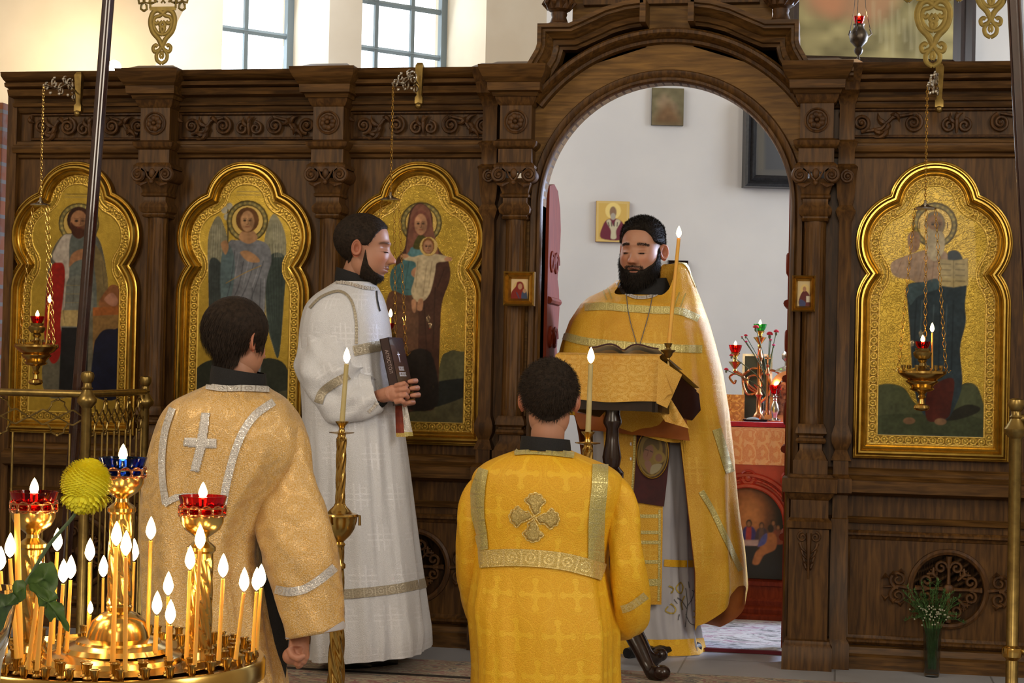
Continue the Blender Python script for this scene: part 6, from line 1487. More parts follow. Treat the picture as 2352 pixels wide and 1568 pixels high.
cv.ell((1514,1050),14,14,(.44,.31,.08)); cv.ell((1513,1051),8,9,(.38,.20,.13)); cv.poly([(1480,1062),(1492,1058),(1498,1075),(1490,1086)], (.42,.24,.17)); cv.poly([(1498,1068),(1520,1066),(1512,1082),(1494,1088)],(.55,.48,.30))
cc_ = cv.px((1499,1041)); e_ = ((cv.X-cc_[0])/(36/555))**2+((cv.Z-cc_[1])/(56/555))**2
cv.C[...,:3] = cv.C[...,:3].clip(0,1)**1.2*.62; cv.build('oval_icon', ys-.018, M['paint'], pal, mask=e_ < 1)
ring = MB(); ring.tube([(cc_[0]+.065*math.cos(a),ys-.019,cc_[1]+.101*math.sin(a)) for a in np.linspace(0,2*PI,48,endpoint=False)], .003, 6, closed=True); ring.build('oval_border', M['gold'], pal)
# the cape (phelonion): high stiff back, front gathered over the arms, right side hanging to the calf
na, k = 220, 90
a = np.linspace(-PI,PI,na,endpoint=False); deg = np.degrees(a)
R_ = arr([(603,1446,1578,.085),(640,1422,1592,.10),(665,1392,1602,.115),(684,1352,1610,.15),(700,1334,1616,.20),(740,1308,1631,.225),(790,1290,1646,.245),(850,1275,1663,.26),(950,1270,1681,.275),(1050,1268,1694,.28),(1150,1268,1702,.285),(1250,1268,1710,.29),(1340,1266,1714,.29),(1420,1266,1700,.285),(1450,1266,1690,.28)])
zr = arr([at(1480,y_,Y4)[2] for y_ in R_[:,0]]); xl_ = arr([at(r_[1],r_[0],Y4)[0] for r_ in R_]); xr_ = arr([at(r_[2],r_[0],Y4)[0] for r_ in R_])
def sec(zq):
    o = zr[::-1]; return np.interp(zq,o,xl_[::-1]), np.interp(zq,o,xr_[::-1]), np.interp(zq,o,R_[::-1,3])
zt0 = at(1480,603,Y4)[2]; zf = at(1480,680,Y4)[2]
back = sst(np.cos(a-.30),.02,.42); zs_ = at(1480,645,Y4)[2]; side_ = 1-sst(-np.sin(a),.50,.92)
ztop = zf+(zs_-zf)*side_; ztop = ztop+(zt0-ztop)*back
zhf = at(1480,998,Y4)[2]; zhl = at(1480,955,Y4)[2]; zlow = at(1480,1425,Y4)[2]
hem = np.where(deg < -63, zhf, np.where(deg < -54, zhf+(zlow-zhf)*sst(deg,-63,-54), zlow))
hem = hem+np.where((deg > -54)&(deg < -5), (.02+.15*sst(deg,-54,-8)), 0)+np.where(deg >= -5, .17-.20*sst(deg,-5,30), 0); hem = np.where(deg > 120, zhl+(zlow-zhl)*sst(-deg,-150,-120), hem); hem = np.where(deg < -140, zhl, hem)
hem = np.where((deg < -63)&(deg > -140), zhl+(zhf-.02-zhl)*sst(deg,-125,-66), hem)
t = np.linspace(0,1,k)[:,None]; Zc = ztop[None]+(hem-ztop)[None]*t
XL, XR, DY = sec(Zc); hx, xc_ = (XR-XL)/2, (XR+XL)/2
rn = np.random.default_rng(5); f = np.zeros_like(Zc); ph = rn.uniform(0,6,8)
for j,(q_,am) in enumerate(((5,1.),(9,.8),(14,.5),(3,.8),(23,.2))): f += am*np.sin(q_*a[None]+ph[j]+2.2*np.sin(Zc*2.2+ph[(j+3)%8]))
fa = .018+.045*sst(1.45-Zc,0,.9); mm = 1+fa*f/2-fa*.6
gather = .05*gs(Zc-1.05,.12)*sst(-np.sin(a)[None],.3,.9)
ex = 2.15; ca, sa = np.cos(a)[None], np.sin(a)[None]
X_ = xc_+hx*np.sign(ca)*np.abs(ca)**(2/ex)*mm; Yy = Y4+(DY+gather)*np.sign(sa)*np.abs(sa)**(2/ex)*mm
P = np.stack([X_,Yy,Zc],-1); U_ = np.repeat((a/(2*PI)*1.7)[None],k,0)
m = MB(); m.grid(P, cv=True, uv=np.stack([U_,Zc],-1)); cape = m.build('gold_cape', M['gold_deep'], sD, angle=180)
inn = P.copy(); cen = np.stack([xc_,np.full_like(xc_,Y4),Zc],-1); inn = cen+(P-cen)*[.975,.975,1]; inn[-1] = P[-1]
m = MB(); m.grid(inn[int(k*.62):], cv=True); m.build('cape_lining', M['lining'], cape, angle=180)
# gathered front edge below the reading stand
g_ = hang('cape_front_gather', M['lining'], ([(1318,925),(1322,960),(1332,985)],[(1570,925),(1580,985),(1584,1012)]), Y4-.29, wob=.012)
bc = bvh_of([cape])
GB = M['greengold_band']
sewn('cape_band', bc, [(1344,706),(1390,704),(1440,708),(1500,712),(1560,715),(1604,732)], 17, GB, cape)
sewn('cape_band', bc, [(1292,770),(1340,783),(1400,790),(1470,796),(1540,800),(1612,802)], 18, GB, cape)
sewn('cape_band', bc, [(1645,985),(1656,1020),(1668,1062),(1676,1085)], 20, GB, cape)
sewn('cape_band', bc, [(1610,1128),(1640,1180),(1668,1240),(1700,1310)], 13, GB, cape)
sewn('neck_edge', bc, [(1418,648),(1432,670),(1462,684),(1500,680),(1528,660)], 8, M['silver_band'], cape)
sewn('collar_edge', bc, [(1528,606),(1572,606),(1600,660)], 5, GB, cape)
sewn('neck_chain', bc, [(1438,672),(1446,730),(1462,790),(1466,808)], 1.8, M['embr_grey'], cape, off=.006, across=2)
sewn('neck_chain', bc, [(1500,676),(1488,730),(1472,785),(1466,808)], 1.8, M['embr_grey'], cape, off=.006, across=2)
for s_ in ([(1384,664),(1394,690)],[(1396,662),(1406,688)],[(1560,672),(1548,708)],[(1574,674),(1562,706)]): sewn('woven_cross_bar', bc, s_, 3, M['embr_gold'], cape, across=2)
sh = MB()
for (p_, q_) in (((1500,1499),(1550,1492)),((1440,1500),(1500,1494)),((1585,1492),(1604,1486))):
    p0_, p1_ = atz(*p_,.02), atz(*q_,.02); sh.tube([p0_,(p0_+p1_)/2+arr([0,.02,.004]),p1_], [.022,.026,.02], 12)
sh.build('shoes', M['shoe'], sD)

# ======== reading stand, cloth, book, candle
LY = -.47; LC = arr([at(1402,950,LY)[0], LY, 0]); LR = math.radians(-20)
def LT(p): p = arr(p); c, s_ = math.cos(LR), math.sin(LR); return np.stack([LC[0]+p[...,0]*c-p[...,1]*s_, LC[1]+p[...,0]*s_+p[...,1]*c, p[...,2]],-1)
lec = thing('reading_stand', 'dark carved wooden reading stand on a turned post before the priest', 'lectern', (LC[0],LC[1],0))
zt_l = at(1420,815,LY)[2]
hw = .205; zb0 = at(1400,937,LY)[2]
m = MB(); n_ = MB()
def lbox(mb, c, d, tilt=0):
    q = MB(); q.box((0,0,0), d); V = q.data() @ _rx(tilt).T + arr(c); mb.add(LT(V), q.F)
slope = math.atan2(.13,.38)
lbox(m, (0,.15,zt_l-.075), (2*hw,.40,.02), -slope); m.build('desk_board', M['darkwood'], lec, smooth=False)
for sg in (-1,1):
    m = MB(); poly = [(-.03,zt_l-.01),(.34,zt_l-.145),(.36,zt_l-.21),(.28,zt_l-.25),(.02,zb0-.01),(-.03,zb0-.01)]
    q = MB(); q.prism(poly, -.012, .012); V = q.data(); m.add(LT(np.stack([sg*hw+V[:,1], V[:,0], V[:,2]],-1)), q.F); m.build('side_panel', M['darkwood'], lec, smooth=False)
m = MB(); lbox(m, (0,-.02,zb0+.03), (2*hw,.02,.075)); lbox(m, (0,-.02,zt_l-.06), (2*hw,.02,.09)); m.build('apron', M['darkwood'], lec, smooth=False)
m = MB(); zz_ = lambda v: at(1402,v,LY)[2]
m.lathe(tuple(LT((0,.02,0))*[1,1,0]), [(.05,.16),(.05,.22),(.03,.26),(.036,.34),(.024,.40),(.03,.55),(.045,zz_(1112)),(.048,zz_(1085)),(.030,zz_(1072)),(.034,zz_(1062)),(.037,zz_(1050)),(.026,zz_(1010)),(.024,zz_(985)),(.036,zz_(972)),(.036,zz_(965)),(.028,zz_(950)),(.030,zz_(938))], 26)
m.build('turned_post', M['darkwood'], lec)
for k_ in range(4):
    a_ = math.radians(-38+90*k_); m = MB(); c_ = LT((0,.02,0)); P_ = [(c_[0]+r*math.cos(a_),c_[1]+r*math.sin(a_),z_) for r,z_ in ((.02,.20),(.09,.20),(.16,.13),(.215,.06),(.25,.035),(.29,.045))]
    m.tube(smooth_path(P_,5), [.032,.034,.03,.024,.03,.026], 10); m.ball(P_[-1], .032, 10, (1,1,.85)); m.ball((P_[-1][0]-.03*math.cos(a_),P_[-1][1]-.03*math.sin(a_),.02), .02, 8); m.build('leg', M['darkwood'], lec)
# cloth over the desk
cl = thing('lectern_cloth', 'gold brocade cloth draped over the front edge of the reading stand', 'cloth', tuple(LT((0,0,zt_l))), None)
nx_, rows = 44, []
prof = [(.33,zt_l-.125),(.2,zt_l-.078),(.1,zt_l-.042),(.02,zt_l-.010),(-.02,zt_l+.004),(-.042,zt_l-.006)]
for yy_, zz2 in prof: rows.append([((-hw-.02)+(2*hw+.04)*i/nx_, yy_, zz2+.002) for i in range(nx_+1)])
for kk in range(1,15):
    t_ = kk/14; row = []
    for i in range(nx_+1):
        u_ = i/nx_; drop = .172-.004*math.sin(u_*9)-.035*sst(u_,.93,1.) ; flare_ = .05*t_*u_**6; row.append(((-hw-.02)+(2*hw+.04)*u_+flare_*1.2, -.042-.006*math.sin(u_*11+1)*t_-.012*t_, zt_l-.006-drop*t_))
    rows.append(row)
rows = LT(rows); m = MB(); m.grid(rows, uv=[[(i/nx_*.45, -r_*.022) for i in range(nx_+1)] for r_ in range(len(rows))]); M['cloth_gold'] = brocade('stand_brocade', (.66,.33,.02), (.85,.58,.16), .07, 'scroll', .15, .5, mixf=.5, spark=.4, fade=(.62,.28,.03), sheen=0)
front = m.build('cloth_front', M['cloth_gold'], cl, angle=180)
m = MB(); m.grid(rows[5:]+arr([0,.004,0])); m.build('cloth_lining', M['lining'], front, angle=180)
corner_ = arr([[LT((hw+.02+.09*u_*(1-t_*.6), -.05+.02*u_-.01*t_, zt_l-.01-.17*t_*(1-.25*u_)-.06*u_)) for u_ in np.linspace(0,1,9)] for t_ in np.linspace(0,1,12)])
m = MB(); m.grid(corner_, uv=[[(u_*.1,t_*.2) for u_ in range(9)] for t_ in range(12)]); m.build('cloth_corner', M['cloth_gold'], cl, angle=180)
hang('hanging_corner', M['cloth_gold'], ([(1500,906),(1508,935),(1528,968)],[(1535,906),(1562,950),(1583,984)]), LY-.01, parent=cl)
# open service book on the desk
ob = thing('open_book', 'open service book lying on the reading stand below the priest\'s beard', 'book', tuple(LT((.05,.14,zt_l-.03))))
m = MB(); rows = []
for v_ in np.linspace(.0,.22,8): rows.append([(.04+u_, v_+.02, zt_l+.022-.34*v_+.016*math.exp(-((abs(u_)-.06)/.05)**2)-.012*math.exp(-(u_/.02)**2)) for u_ in np.linspace(-.15,.15,24)])
rows = LT(rows); m.grid(rows); m.grid(rows-arr([0,0,.018])); m.build('pages', plain('book_pages', (.62,.57,.48), .8), ob)
m = MB(); m.tube([rows[0][i]+arr([0,0,.004]) for i in range(24)], .0035, 6); m.build('cover_edge', M['maroon'], ob)
def twisted_stick(name, label, px_, Yc, rows_px, zbase, twist=True, group=None):
    pass
# candle on the stand's right edge
cs = at(1534,830,LY-.02)
ch_ = thing('lectern_candle_holder', 'small brass candle holder fixed at the right end of the reading stand', 'candle holder', tuple(cs))
m = MB(); zz3 = lambda v: at(1534,v,LY-.02)[2]
m.lathe((cs[0],cs[1],0), [(.012,zz3(845)),(.008,zz3(832)),(.007,zz3(822)),(.016,zz3(816)),(.018,zz3(811)),(.028,zz3(806)),(.030,zz3(804)),(.012,zz3(802)),(.008,zz3(798)),(.012,zz3(794)),(.016,zz3(788)),(.014,zz3(788)),(.008,zz3(796)),(0,zz3(797))], 24); m.build('cup', M['brass_old'], ch_)
taper('lit_candle', 'long leaning lit candle standing at the right of the reading stand', at(1536,794,LY-.02), at(1559,547,LY-.02), .0085, M['candle'], None, .046, True, 1.2, r2=.0075)
# the two tall candlesticks
def candlestick(name, label, px_, Yc, s=1., candle_top=(797,838), lab2=''):
    X, Yp = at(*px_,Yc)[0], Yc; z_ = lambda v: at(px_[0], px_[1]+(v-992)*s, Yc)[2]
    root = thing(name, label, 'candlestick', (X,Yp,0), 'tall brass candlesticks before the doorway')
    m = MB(); m.lathe((X,Yp,0), [(.15,0),(.15,.006),(.13,.012),(.06,.02),(.04,.03),(.036,.04),(.03,.045)], 32); m.build('base', M['brass'], root)
    def tw(z0, z1, r0, r1, st=5, tl=60):
        n, kk_ = 40, 80; a = np.linspace(0,2*PI,n,endpoint=False); rows = []
        for zq in np.linspace(z0,z1,kk_):
            r = r0+(r1-r0)*(zq-z0)/(z1-z0); rows.append(np.stack([X+r*(1+.13*np.sin(st*a+zq*tl))*np.cos(a), Yp+r*(1+.13*np.sin(st*a+zq*tl))*np.sin(a), np.full(n,zq)],-1))
        m = MB(); m.grid(rows, cv=True); m.build('twisted_column', M['brass'], root, angle=180)
    tw(.044, z_(1300)-.012, .029, .018)
    m = MB(); m.lathe((X,Yp,0), [(.018,z_(1300)-.012),(.024,z_(1300)-.006),(.024,z_(1296)),(.017,z_(1290)),(.017,z_(1262))], 20); m.build('collar_ring', M['brass'], root)
    tw(z_(1300)+.012, z_(1252), .0175, .016)
    m = MB(); m.lathe((X,Yp,0), [(.018,z_(1256)),(.022,z_(1250)),(.016,z_(1244)),(.022,z_(1240)),(.040,z_(1228)),(.052,z_(1214)),(.060,z_(1196)),(.061,z_(1188)),(.064,z_(1184)),(.061,z_(1180)),(.045,z_(1178)),(.034,z_(1170)),(.022,z_(1162)),(.018,z_(1156))], 36)
    for k_ in range(3):
        a = .3+k_*2*PI/3; m.tube([(X+.055*math.cos(a),Yp+.055*math.sin(a),z_(1184)),(X+.068*math.cos(a),Yp+.068*math.sin(a),z_(1184)),(X+.069*math.cos(a),Yp+.069*math.sin(a),z_(1206))], .005, 6)
    m.build('knop', M['brass'], root)
    tw(z_(1158), z_(1012), .0155, .0165, 6, -90)
    m = MB(); m.lathe((X,Yp,0), [(.017,z_(1014)),(.019,z_(1008)),(.014,z_(1002)),(.014,z_(998)),(.042,z_(994)),(.044,z_(992)),(.030,z_(992)),(.012,z_(990)),(.009,z_(984)),(.013,z_(977)),(.022,z_(970)),(.023,z_(967)),(.018,z_(967)),(.010,z_(974)),(0,z_(974))], 32); m.build('drip_pan', M['brass'], root)
    return X, Yp, z_(974)
X, Yp, zc_ = candlestick('tall_candlestick', 'tall twisted brass candlestick standing before the white robed person', (785,992), -1.35)
taper('lit_candle', 'lit tan candle in the tall candlestick before the white robed person', (X,Yp,zc_), at(796,836,Yp), .0095, M['candle_pale'], None, .056, True, 1.2, r2=.0088)
X, Yp, zc_ = candlestick('tall_candlestick', 'tall twisted brass candlestick rising beyond the yellow robed person\'s shoulder', (1350,1016), -1.35)
taper('lit_candle', 'lit tan candle in the tall candlestick beyond the yellow robed person\'s shoulder', (X,Yp,zc_), at(1357,836,Yp), .0095, M['candle_pale'], None, .056, True, 1.2, r2=.0088)
# ------------------------------------------------------------------ foreground candle stand
ZT = .66
TC = atz(258,1508,ZT); TR = .258
stand = thing('votive_candle_stand', 'round brass votive candle stand with lamp columns in the left foreground', 'candle stand', (TC[0],TC[1],-.27))
m = MB(); m.lathe((TC[0],TC[1],0), [(.02,ZT-.09),(.10,ZT-.08),(.2,ZT-.045),(TR-.01,ZT-.035),(TR,ZT-.03),(TR,ZT-.002),(TR-.004,ZT+.003),(TR-.012,ZT+.003),(TR-.016,ZT-.006),(TR-.07,ZT-.006),(.20,ZT),(.195,ZT),(.185,ZT-.006),(.12,ZT-.004),(.115,ZT+.004),(.095,ZT+.010),(.09,ZT+.012),(.03,ZT+.014),(0,ZT+.014)], 96); m.build('tray', M['brass'], stand)
m = MB(); m.lathe((TC[0],TC[1],0), [(.16,-.27),(.16,-.25),(.05,-.2),(.03,-.1),(.04,0),(.028,.1),(.03,.4),(.045,.5),(.03,ZT-.08)], 32); m.build('pedestal', M['brass'], stand)
def tw_col(name, X, Yp, z0, z1, r0, r1, mat, parent, st=5, tl=70, amp=.12, flat=0):
    n, kk_ = 44, 90; a = np.linspace(0,2*PI,n,endpoint=False); rows = []
    for zq in np.linspace(z0,z1,kk_):
        t = (zq-z0)/(z1-z0); r = r0+(r1-r0)*t; q = np.abs(np.sin(st*.5*a+zq*tl))**.6 if t > flat and t < .93 else np.full(n,.8)
        rows.append(np.stack([X+r*(1-amp+amp*q)*np.cos(a), Yp+r*(1-amp+amp*q)*np.sin(a), np.full(n,zq)],-1))
    m = MB(); m.grid(rows, cv=True); return m.build(name, mat, parent, angle=180)
def column_lamp(pxb, y_glass_top, y_glass_bot, y_cup_bot, Yp, rb, glass_, X=None, dome=False):
    X = at(pxb[0],pxb[1],Yp)[0] if X is None else X; z_ = lambda v: at(pxb[0],v,Yp)[2]
    if dome:
        m = MB(); m.lathe((X,Yp,0), [(.092,ZT+.012),(.088,ZT+.02),(.072,ZT+.026),(.070,ZT+.03),(.052,ZT+.034),(.050,ZT+.045),(.044,ZT+.062),(.030,ZT+.074),(.020,ZT+.078),(.022,ZT+.086),(.018,ZT+.092)], 40); m.build('domed_foot', M['brass'], stand); zb = ZT+.09
    else:
        m = MB(); m.lathe((X,Yp,0), [(.030,ZT),(.030,ZT+.006),(.026,ZT+.012),(.026,ZT+.02)], 28); m.build('column_foot', M['brass'], stand); zb = ZT+.018
    zc = z_(y_cup_bot)
    tw_col('twisted_column', X, Yp, zb, zc-.012, rb, rb*.95, M['brass'], stand)
    m = MB(); zg = z_(y_glass_bot)
    h = zg-zc
    m.lathe((X,Yp,0), [(rb*.95,zc-.014),(rb*1.12,zc-.010),(rb*1.12,zc-.004),(rb*.9,zc),(.012,zc+.006),(.011,zc+.012),(.018,zc+h*.28),(.030,zc+h*.42),(.036,zc+h*.62),(.037,zc+h*.80),(.039,zc+h*.82),(.039,zc+h*.84)], 40); m.build('lamp_cup', M['brass'], stand)
    m = MB(); n_ = 12
    for k_ in range(n_):
        a = k_*2*PI/n_; c_ = arr([X+.0385*math.cos(a),Yp+.0385*math.sin(a),zc+h*.93]); t_ = arr([-math.sin(a),math.cos(a),0]); rr = .0095
        m.tube([c_+t_*rr*math.cos(b_)+arr([0,0,1])*rr*math.sin(b_) for b_ in np.linspace(0,2*PI,12,endpoint=False)], .0016, 5, closed=True)
    for zq in (zc+h*.84, zg+.001): m.tube([(X+.0392*math.cos(a),Yp+.0392*math.sin(a),zq) for a in np.linspace(0,2*PI,40,endpoint=False)], .002, 6, closed=True)
    m.build('openwork_rim', M['copper'], stand)
    zt = z_(y_glass_top); lamp_on(stand, (X,Yp,zg-.022), .041, zt-zg+.022, glass_, .6, .030)
    return X, Yp
column_lamp((276,1300), 1050, 1078, 1160, TC[1], .0215, 'blue_glass', dome=True)
column_lamp((462,1300), 1138, 1166, 1250, TC[1]+.02, .0215, 'red_glass')
column_lamp((74,1300), 1128, 1156, 1242, TC[1]-.01, .0215, 'red_glass')
# sockets: three rings
M['socket'] = plain('socket_brass', (.50,.33,.10), .3, 1, (.25,.16,.05), 60, .1)
sock = None; k = 0
for R_, n_, ph_ in ((.237,38,.05),(.205,30,.12),(.16,22,.0)):
    for i in range(n_):
        a = ph_+i*2*PI/n_; x_, y_ = TC[0]+R_*math.cos(a), TC[1]+R_*math.sin(a); zb = ZT-.006 if R_ != .205 else ZT-.002
        if R_ == .16 and abs(math.sin(a)) < .25: continue
        if sock is None:
            s_ = MB(); s_.lathe((x_,y_,zb), [(.0075,0),(.0075,.002),(.0045,.005),(.0045,.010),(.0065,.013),(.0065,.021),(.0085,.0245),(.0085,.0255),(.0068,.0255),(.0055,.018),(0,.018)], 16)
            sock = s_.build('candle_socket', M['socket'], stand); sock0 = (x_,y_,zb)
        else:
            c_ = sock.copy(); COL.objects.link(c_); c_.location = arr(sock.location)+arr([x_-sock0[0],y_-sock0[1],zb-sock0[2]])
CL = [  # base x,y ; top x,y ; radius px ; lit
 ((40,1522),(23,1283),5.5,1,'tall leaning'),((46,1520),(39,1179),8.0,0,''),((120,1478),(131,1268),5.5,1,''),((203,1476),(206,1291),5.0,1,''),
 ((134,1502),(145,1341),5.0,1,''),((153,1496),(162,1332),5.0,1,''),((198,1486),(207,1412),4.2,1,''),((235,1450),(237,1328),4.2,1,''),((259,1522),(267,1256),6.0,1,''),
 ((287,1560),(289,1279),5.2,1,''),((299,1470),(307,1291),5.5,1,''),((338,1488),(346,1242),5.5,1,''),((385,1506),(386,1370),4.8,1,''),((356,1500),(360,1414),6.0,1,''),
 ((390,1526),(391,1436),6.4,1,''),((428,1512),(436,1311),5.0,1,''),((447,1546),(459,1264),5.0,1,''),((502,1516),(512,1329),5.4,1,''),((541,1530),(560,1361),5.2,1,''),
 ((580,1512),(589,1359),5.0,1,''),((588,1518),(599,1351),5.4,1,''),((64,1536),(90,1345),5.5,1,''),((85,1540),(100,1352),5.5,1,''),((112,1528),(120,1400),5.5,0,''),((78,1520),(97,1390),5.5,0,''),
 ((12,1500),(1,1312),6.0,1,'')]
LBL = ['lit candle leaning at the far left of the brass stand beside the thick unlit one','thick tall unlit candle before the left red lamp cup on the brass stand',
'lit candle rising directly below the yellow flower on the brass stand','tall lit candle midway between the left red lamp column and the middle column','lit candle of the close pair right of the flower leaves, the shorter one','lit candle of the close pair right of the flower leaves, the taller one',
'tiny burnt-down lit candle before the tall one left of the middle column','thin lit candle touching the left edge of the middle column','tallest lit candle directly before the middle twisted column','orange candle in the foremost socket before the middle column','lit candle just right of the middle twisted column',
'tallest lit candle standing free between middle and right columns','thin lit candle behind the short stubs right of the domed foot','short thick lit candle stub, left one between the middle and right columns','shortest thick lit stub with bright flame between the middle and right columns','lit candle hugging the left side of the right column','tall lit candle directly before the right twisted column','lit candle alone just right of the right column','lit candle leaning right near the stand\'s right end',
'lit candle of the crossing pair at the stand\'s right end, its left one','lit candle of the crossing pair at the stand\'s right end, its right one','lit candle glowing behind the green leaves, left of two','lit candle glowing behind the green leaves, right of two','short orange unlit candle under the green leaf tip','unlit orange candle in front of the left twisted column','lit candle cut by the left edge of the photo']
for (b_, t_, rp, lit, _), lb in zip(CL, LBL):
    p0_ = atz(*b_, ZT+.016)
    # keep every base on the tray
    v = p0_[:2]-TC[:2]; L_ = np.linalg.norm(v)
    if L_ > .243:
        rd = ray(*b_)[:2]; rd = rd/np.linalg.norm(rd)*(1 if v[1] < 0 else -1)
        for _ in range(60):
            if np.linalg.norm(p0_[:2]-TC[:2]) <= .243: break
            p0_[:2] += rd*.004
        v = p0_[:2]-TC[:2]; L_ = max(np.linalg.norm(v),.243); p0_[:2] = TC[:2]+v*.243/L_
    p1_ = at(t_[0], t_[1], p0_[1]); r_ = rp/1360
    o = taper('votive_candle', lb, p0_, p1_, r_, M['candle'], 'votive candles on the brass stand', .040 if lb.find('tiny') < 0 else .022, bool(lit), .55, r2=r_*.85)
# ------------------------------------------------------------------ flower, leaves and glass vase
FY = at(20,1500,-5.0)[1]
vz = thing('glass_flower_vase', 'clear glass vase cut by the left edge holding a yellow chrysanthemum stem', 'vase')
vc = at(-28,1560,FY); vz.location = (vc[0],FY,vc[2]-.2)
m = MB(); q = at(0,1350,FY)[2]; m.lathe((vc[0],FY,0), [(.05,vc[2]-.2),(.045,vc[2]-.19),(.016,vc[2]-.12),(.014,vc[2]-.02),(.018,vc[2]+.02),(.028,q-.06),(.036,q-.01),(.038,q),(.0355,q),(.025,q-.06),(.0,vc[2]+.02)], 36); m.build('glass_body', M['clear_glass'], vz)
fl = thing('yellow_chrysanthemum', 'big round yellow chrysanthemum with toothed green leaves leaning from the vase', 'flower', tuple(at(198,1113,FY)), None)
C0 = at(198,1112,FY); RF = .0335; sc = np.random.default_rng(3)
m = MB()
for i in range(620):
    zz_ = 1-2*(i+.5)/620; th_ = i*2.39996; s0 = math.sqrt(1-zz_*zz_); d = arr([s0*math.cos(th_),s0*math.sin(th_),zz_]); low_ = d[2] < -.45
    L_ = RF*(.97+.06*sc.random()) if not low_ else RF*(1.08+.12*sc.random()); b_ = C0+d*RF*.7; tip = C0+d*L_+arr([0,0,-.002 if low_ else .0015])
    s_ = np.cross(d,(0.2,.3,1)); s_ /= np.linalg.norm(s_); w_ = .0062 if not low_ else .0062; up = np.cross(s_,d)
    mid = (b_+tip)/2+d*.004; V = [b_-s_*w_*.4,b_+s_*w_*.4,mid-s_*w_*.5+up*.0005,mid+s_*w_*.5+up*.0005,tip-s_*w_*.28-up*.001,tip+s_*w_*.28-up*.001]
    m.add(V, [(0,1,3,2),(2,3,5,4)])
m.ball(C0, RF*.86, 16); m.build('bloom', plain('yellow_petals', (.95,.80,.015), .8, 0, (1,.90,.05), 120, .2, sss=.2), fl, angle=180)
M['leaf'] = plain('chrysanthemum_leaf', (.045,.10,.015), .5, 0, (.09,.17,.03), 50, .4)
m = MB(); stem = [at(178,1165,FY),at(165,1190,FY),at(110,1255,FY),at(62,1335,FY),at(30,1372,FY),at(0,1420,FY),at(-25,1520,FY)]; m.tube(smooth_path(stem,5), [.0022,.0026,.003,.0032], 8); m.build('stem', M['leafg'], fl)
def leaf_(pts, ctr, name='leaf', bend=.006):
    P = smooth_path(arr([at(*p,FY-.004) for p in pts]), 3, True); c_ = at(*ctr,FY-.012); n_ = len(P); rows = []
    for t_ in (0,.35,.7,1.): rows.append([c_+(p-c_)*t_+arr([0,bend*math.sin(t_*3+i*.5)*.6,.0015*math.sin(i*1.9)*t_]) for i,p in enumerate(P)])
    m = MB(); m.grid(rows, cv=True); m.build(name, M['leaf'], fl, angle=180)
leaf_([(66,1345),(90,1338),(118,1352),(132,1372),(128,1378),(150,1392),(150,1410),(158,1440),(152,1452),(142,1430),(130,1418),(112,1428),(100,1408),(108,1395),(92,1390),(84,1368),(70,1358)], (112,1382))
leaf_([(62,1338),(88,1300),(110,1290),(125,1300),(132,1340),(120,1366),(100,1350),(80,1348)], (100,1330))
leaf_([(-10,1372),(20,1362),(44,1366),(40,1385),(20,1400),(10,1440),(-12,1450)], (10,1392))
leaf_([(60,1340),(40,1330),(28,1360),(42,1382),(58,1372)], (46,1356))
# ------------------------------------------------------------------ brass railings
def post(root, X, Yp, ztop, r=.019, name='post', zbase=0.):
    m = MB(); m.lathe((X,Yp,0), [(r*1.8,zbase),(r*1.8,zbase+.02),(r,zbase+.04),(r,ztop-.14),(r*1.1,ztop-.135),(r*1.9,ztop-.118),(r*1.95,ztop-.105),(r*1.5,ztop-.092),(r*1.0,ztop-.075),(r*.9,ztop-.07),(r*1.15,ztop-.065),(r*.85,ztop-.058),(r*.8,ztop-.045),(r*1.15,ztop-.036),(r*1.35,ztop-.02),(r*1.2,ztop-.006),(r*.6,ztop-.001),(0,ztop)], 28); m.build(name, M['brass_old'], root)
def lattice(root, p, q, z0, z1, n):
    """openwork between posts: wavy bands of lobed stars over paired rods"""
    p, q = arr(p), arr(q); L = np.linalg.norm(q-p); d = (q-p)/L; zc = z1-.09
    def T(u, z): c_ = p+d*u; return (c_[0],c_[1],z)
    m = MB(); s_ = L/n
    for i in range(n):
        u = (i+.5)*s_; h = .062; w_ = s_*.5
        for sg in (-1,1):
            pts = [(u-w_,zc),(u-w_*.78,zc+sg*.012),(u-w_*.55,zc+sg*h*.45),(u-w_*.35,zc+sg*h*.40),(u-w_*.22,zc+sg*h*.75),(u-w_*.24,zc+sg*h*.9),(u,zc+sg*h*1.1),(u+w_*.24,zc+sg*h*.9),(u+w_*.22,zc+sg*h*.75),(u+w_*.35,zc+sg*h*.40),(u+w_*.55,zc+sg*h*.45),(u+w_*.78,zc+sg*.012),(u+w_,zc)]
            m.tube([T(*a) for a in pts], .0035, 5)
        m.ball(T(u-w_,zc), .007, 6); m.ball(T(u,zc+h*1.1), .006, 6); m.ball(T(u,zc-h*1.1), .007, 6)
        m.tube([T(u-w_*.5,zc+.028),T(u,zc),T(u+w_*.5,zc+.028)], .003, 5); m.tube([T(u-w_*.5,zc-.028),T(u,zc),T(u+w_*.5,zc-.028)], .003, 5)
    m.build('openwork_band', M['brass_old'], root)
    for i in range(n):
        u = (i+.5)*s_
        for sg in (-1,1):
            m = MB(); m.tube([T(u+sg*s_*.22,zc-.06),T(u+sg*s_*.22,.12+z0),T(u+sg*s_*.1,.07+z0)], .005, 8); m.build('upright_rod', M['brass_old'], root)
p1 = at(200,900,-1.0); p2 = at(333,915,-.22); p3 = at(-190,900,-1.02)
rl = thing('brass_railing', 'brass railing with ball-topped posts and openwork at the left behind the candle stand', 'railing', (p1[0],p1[1],0))
zr_ = at(200,905,-1.0)[2]
post(rl, p1[0], p1[1], at(200,852,-1.0)[2]); post(rl, p2[0], p2[1], at(333,868,-.22)[2]+.01); post(rl, p3[0], p3[1], at(200,852,-1.0)[2])
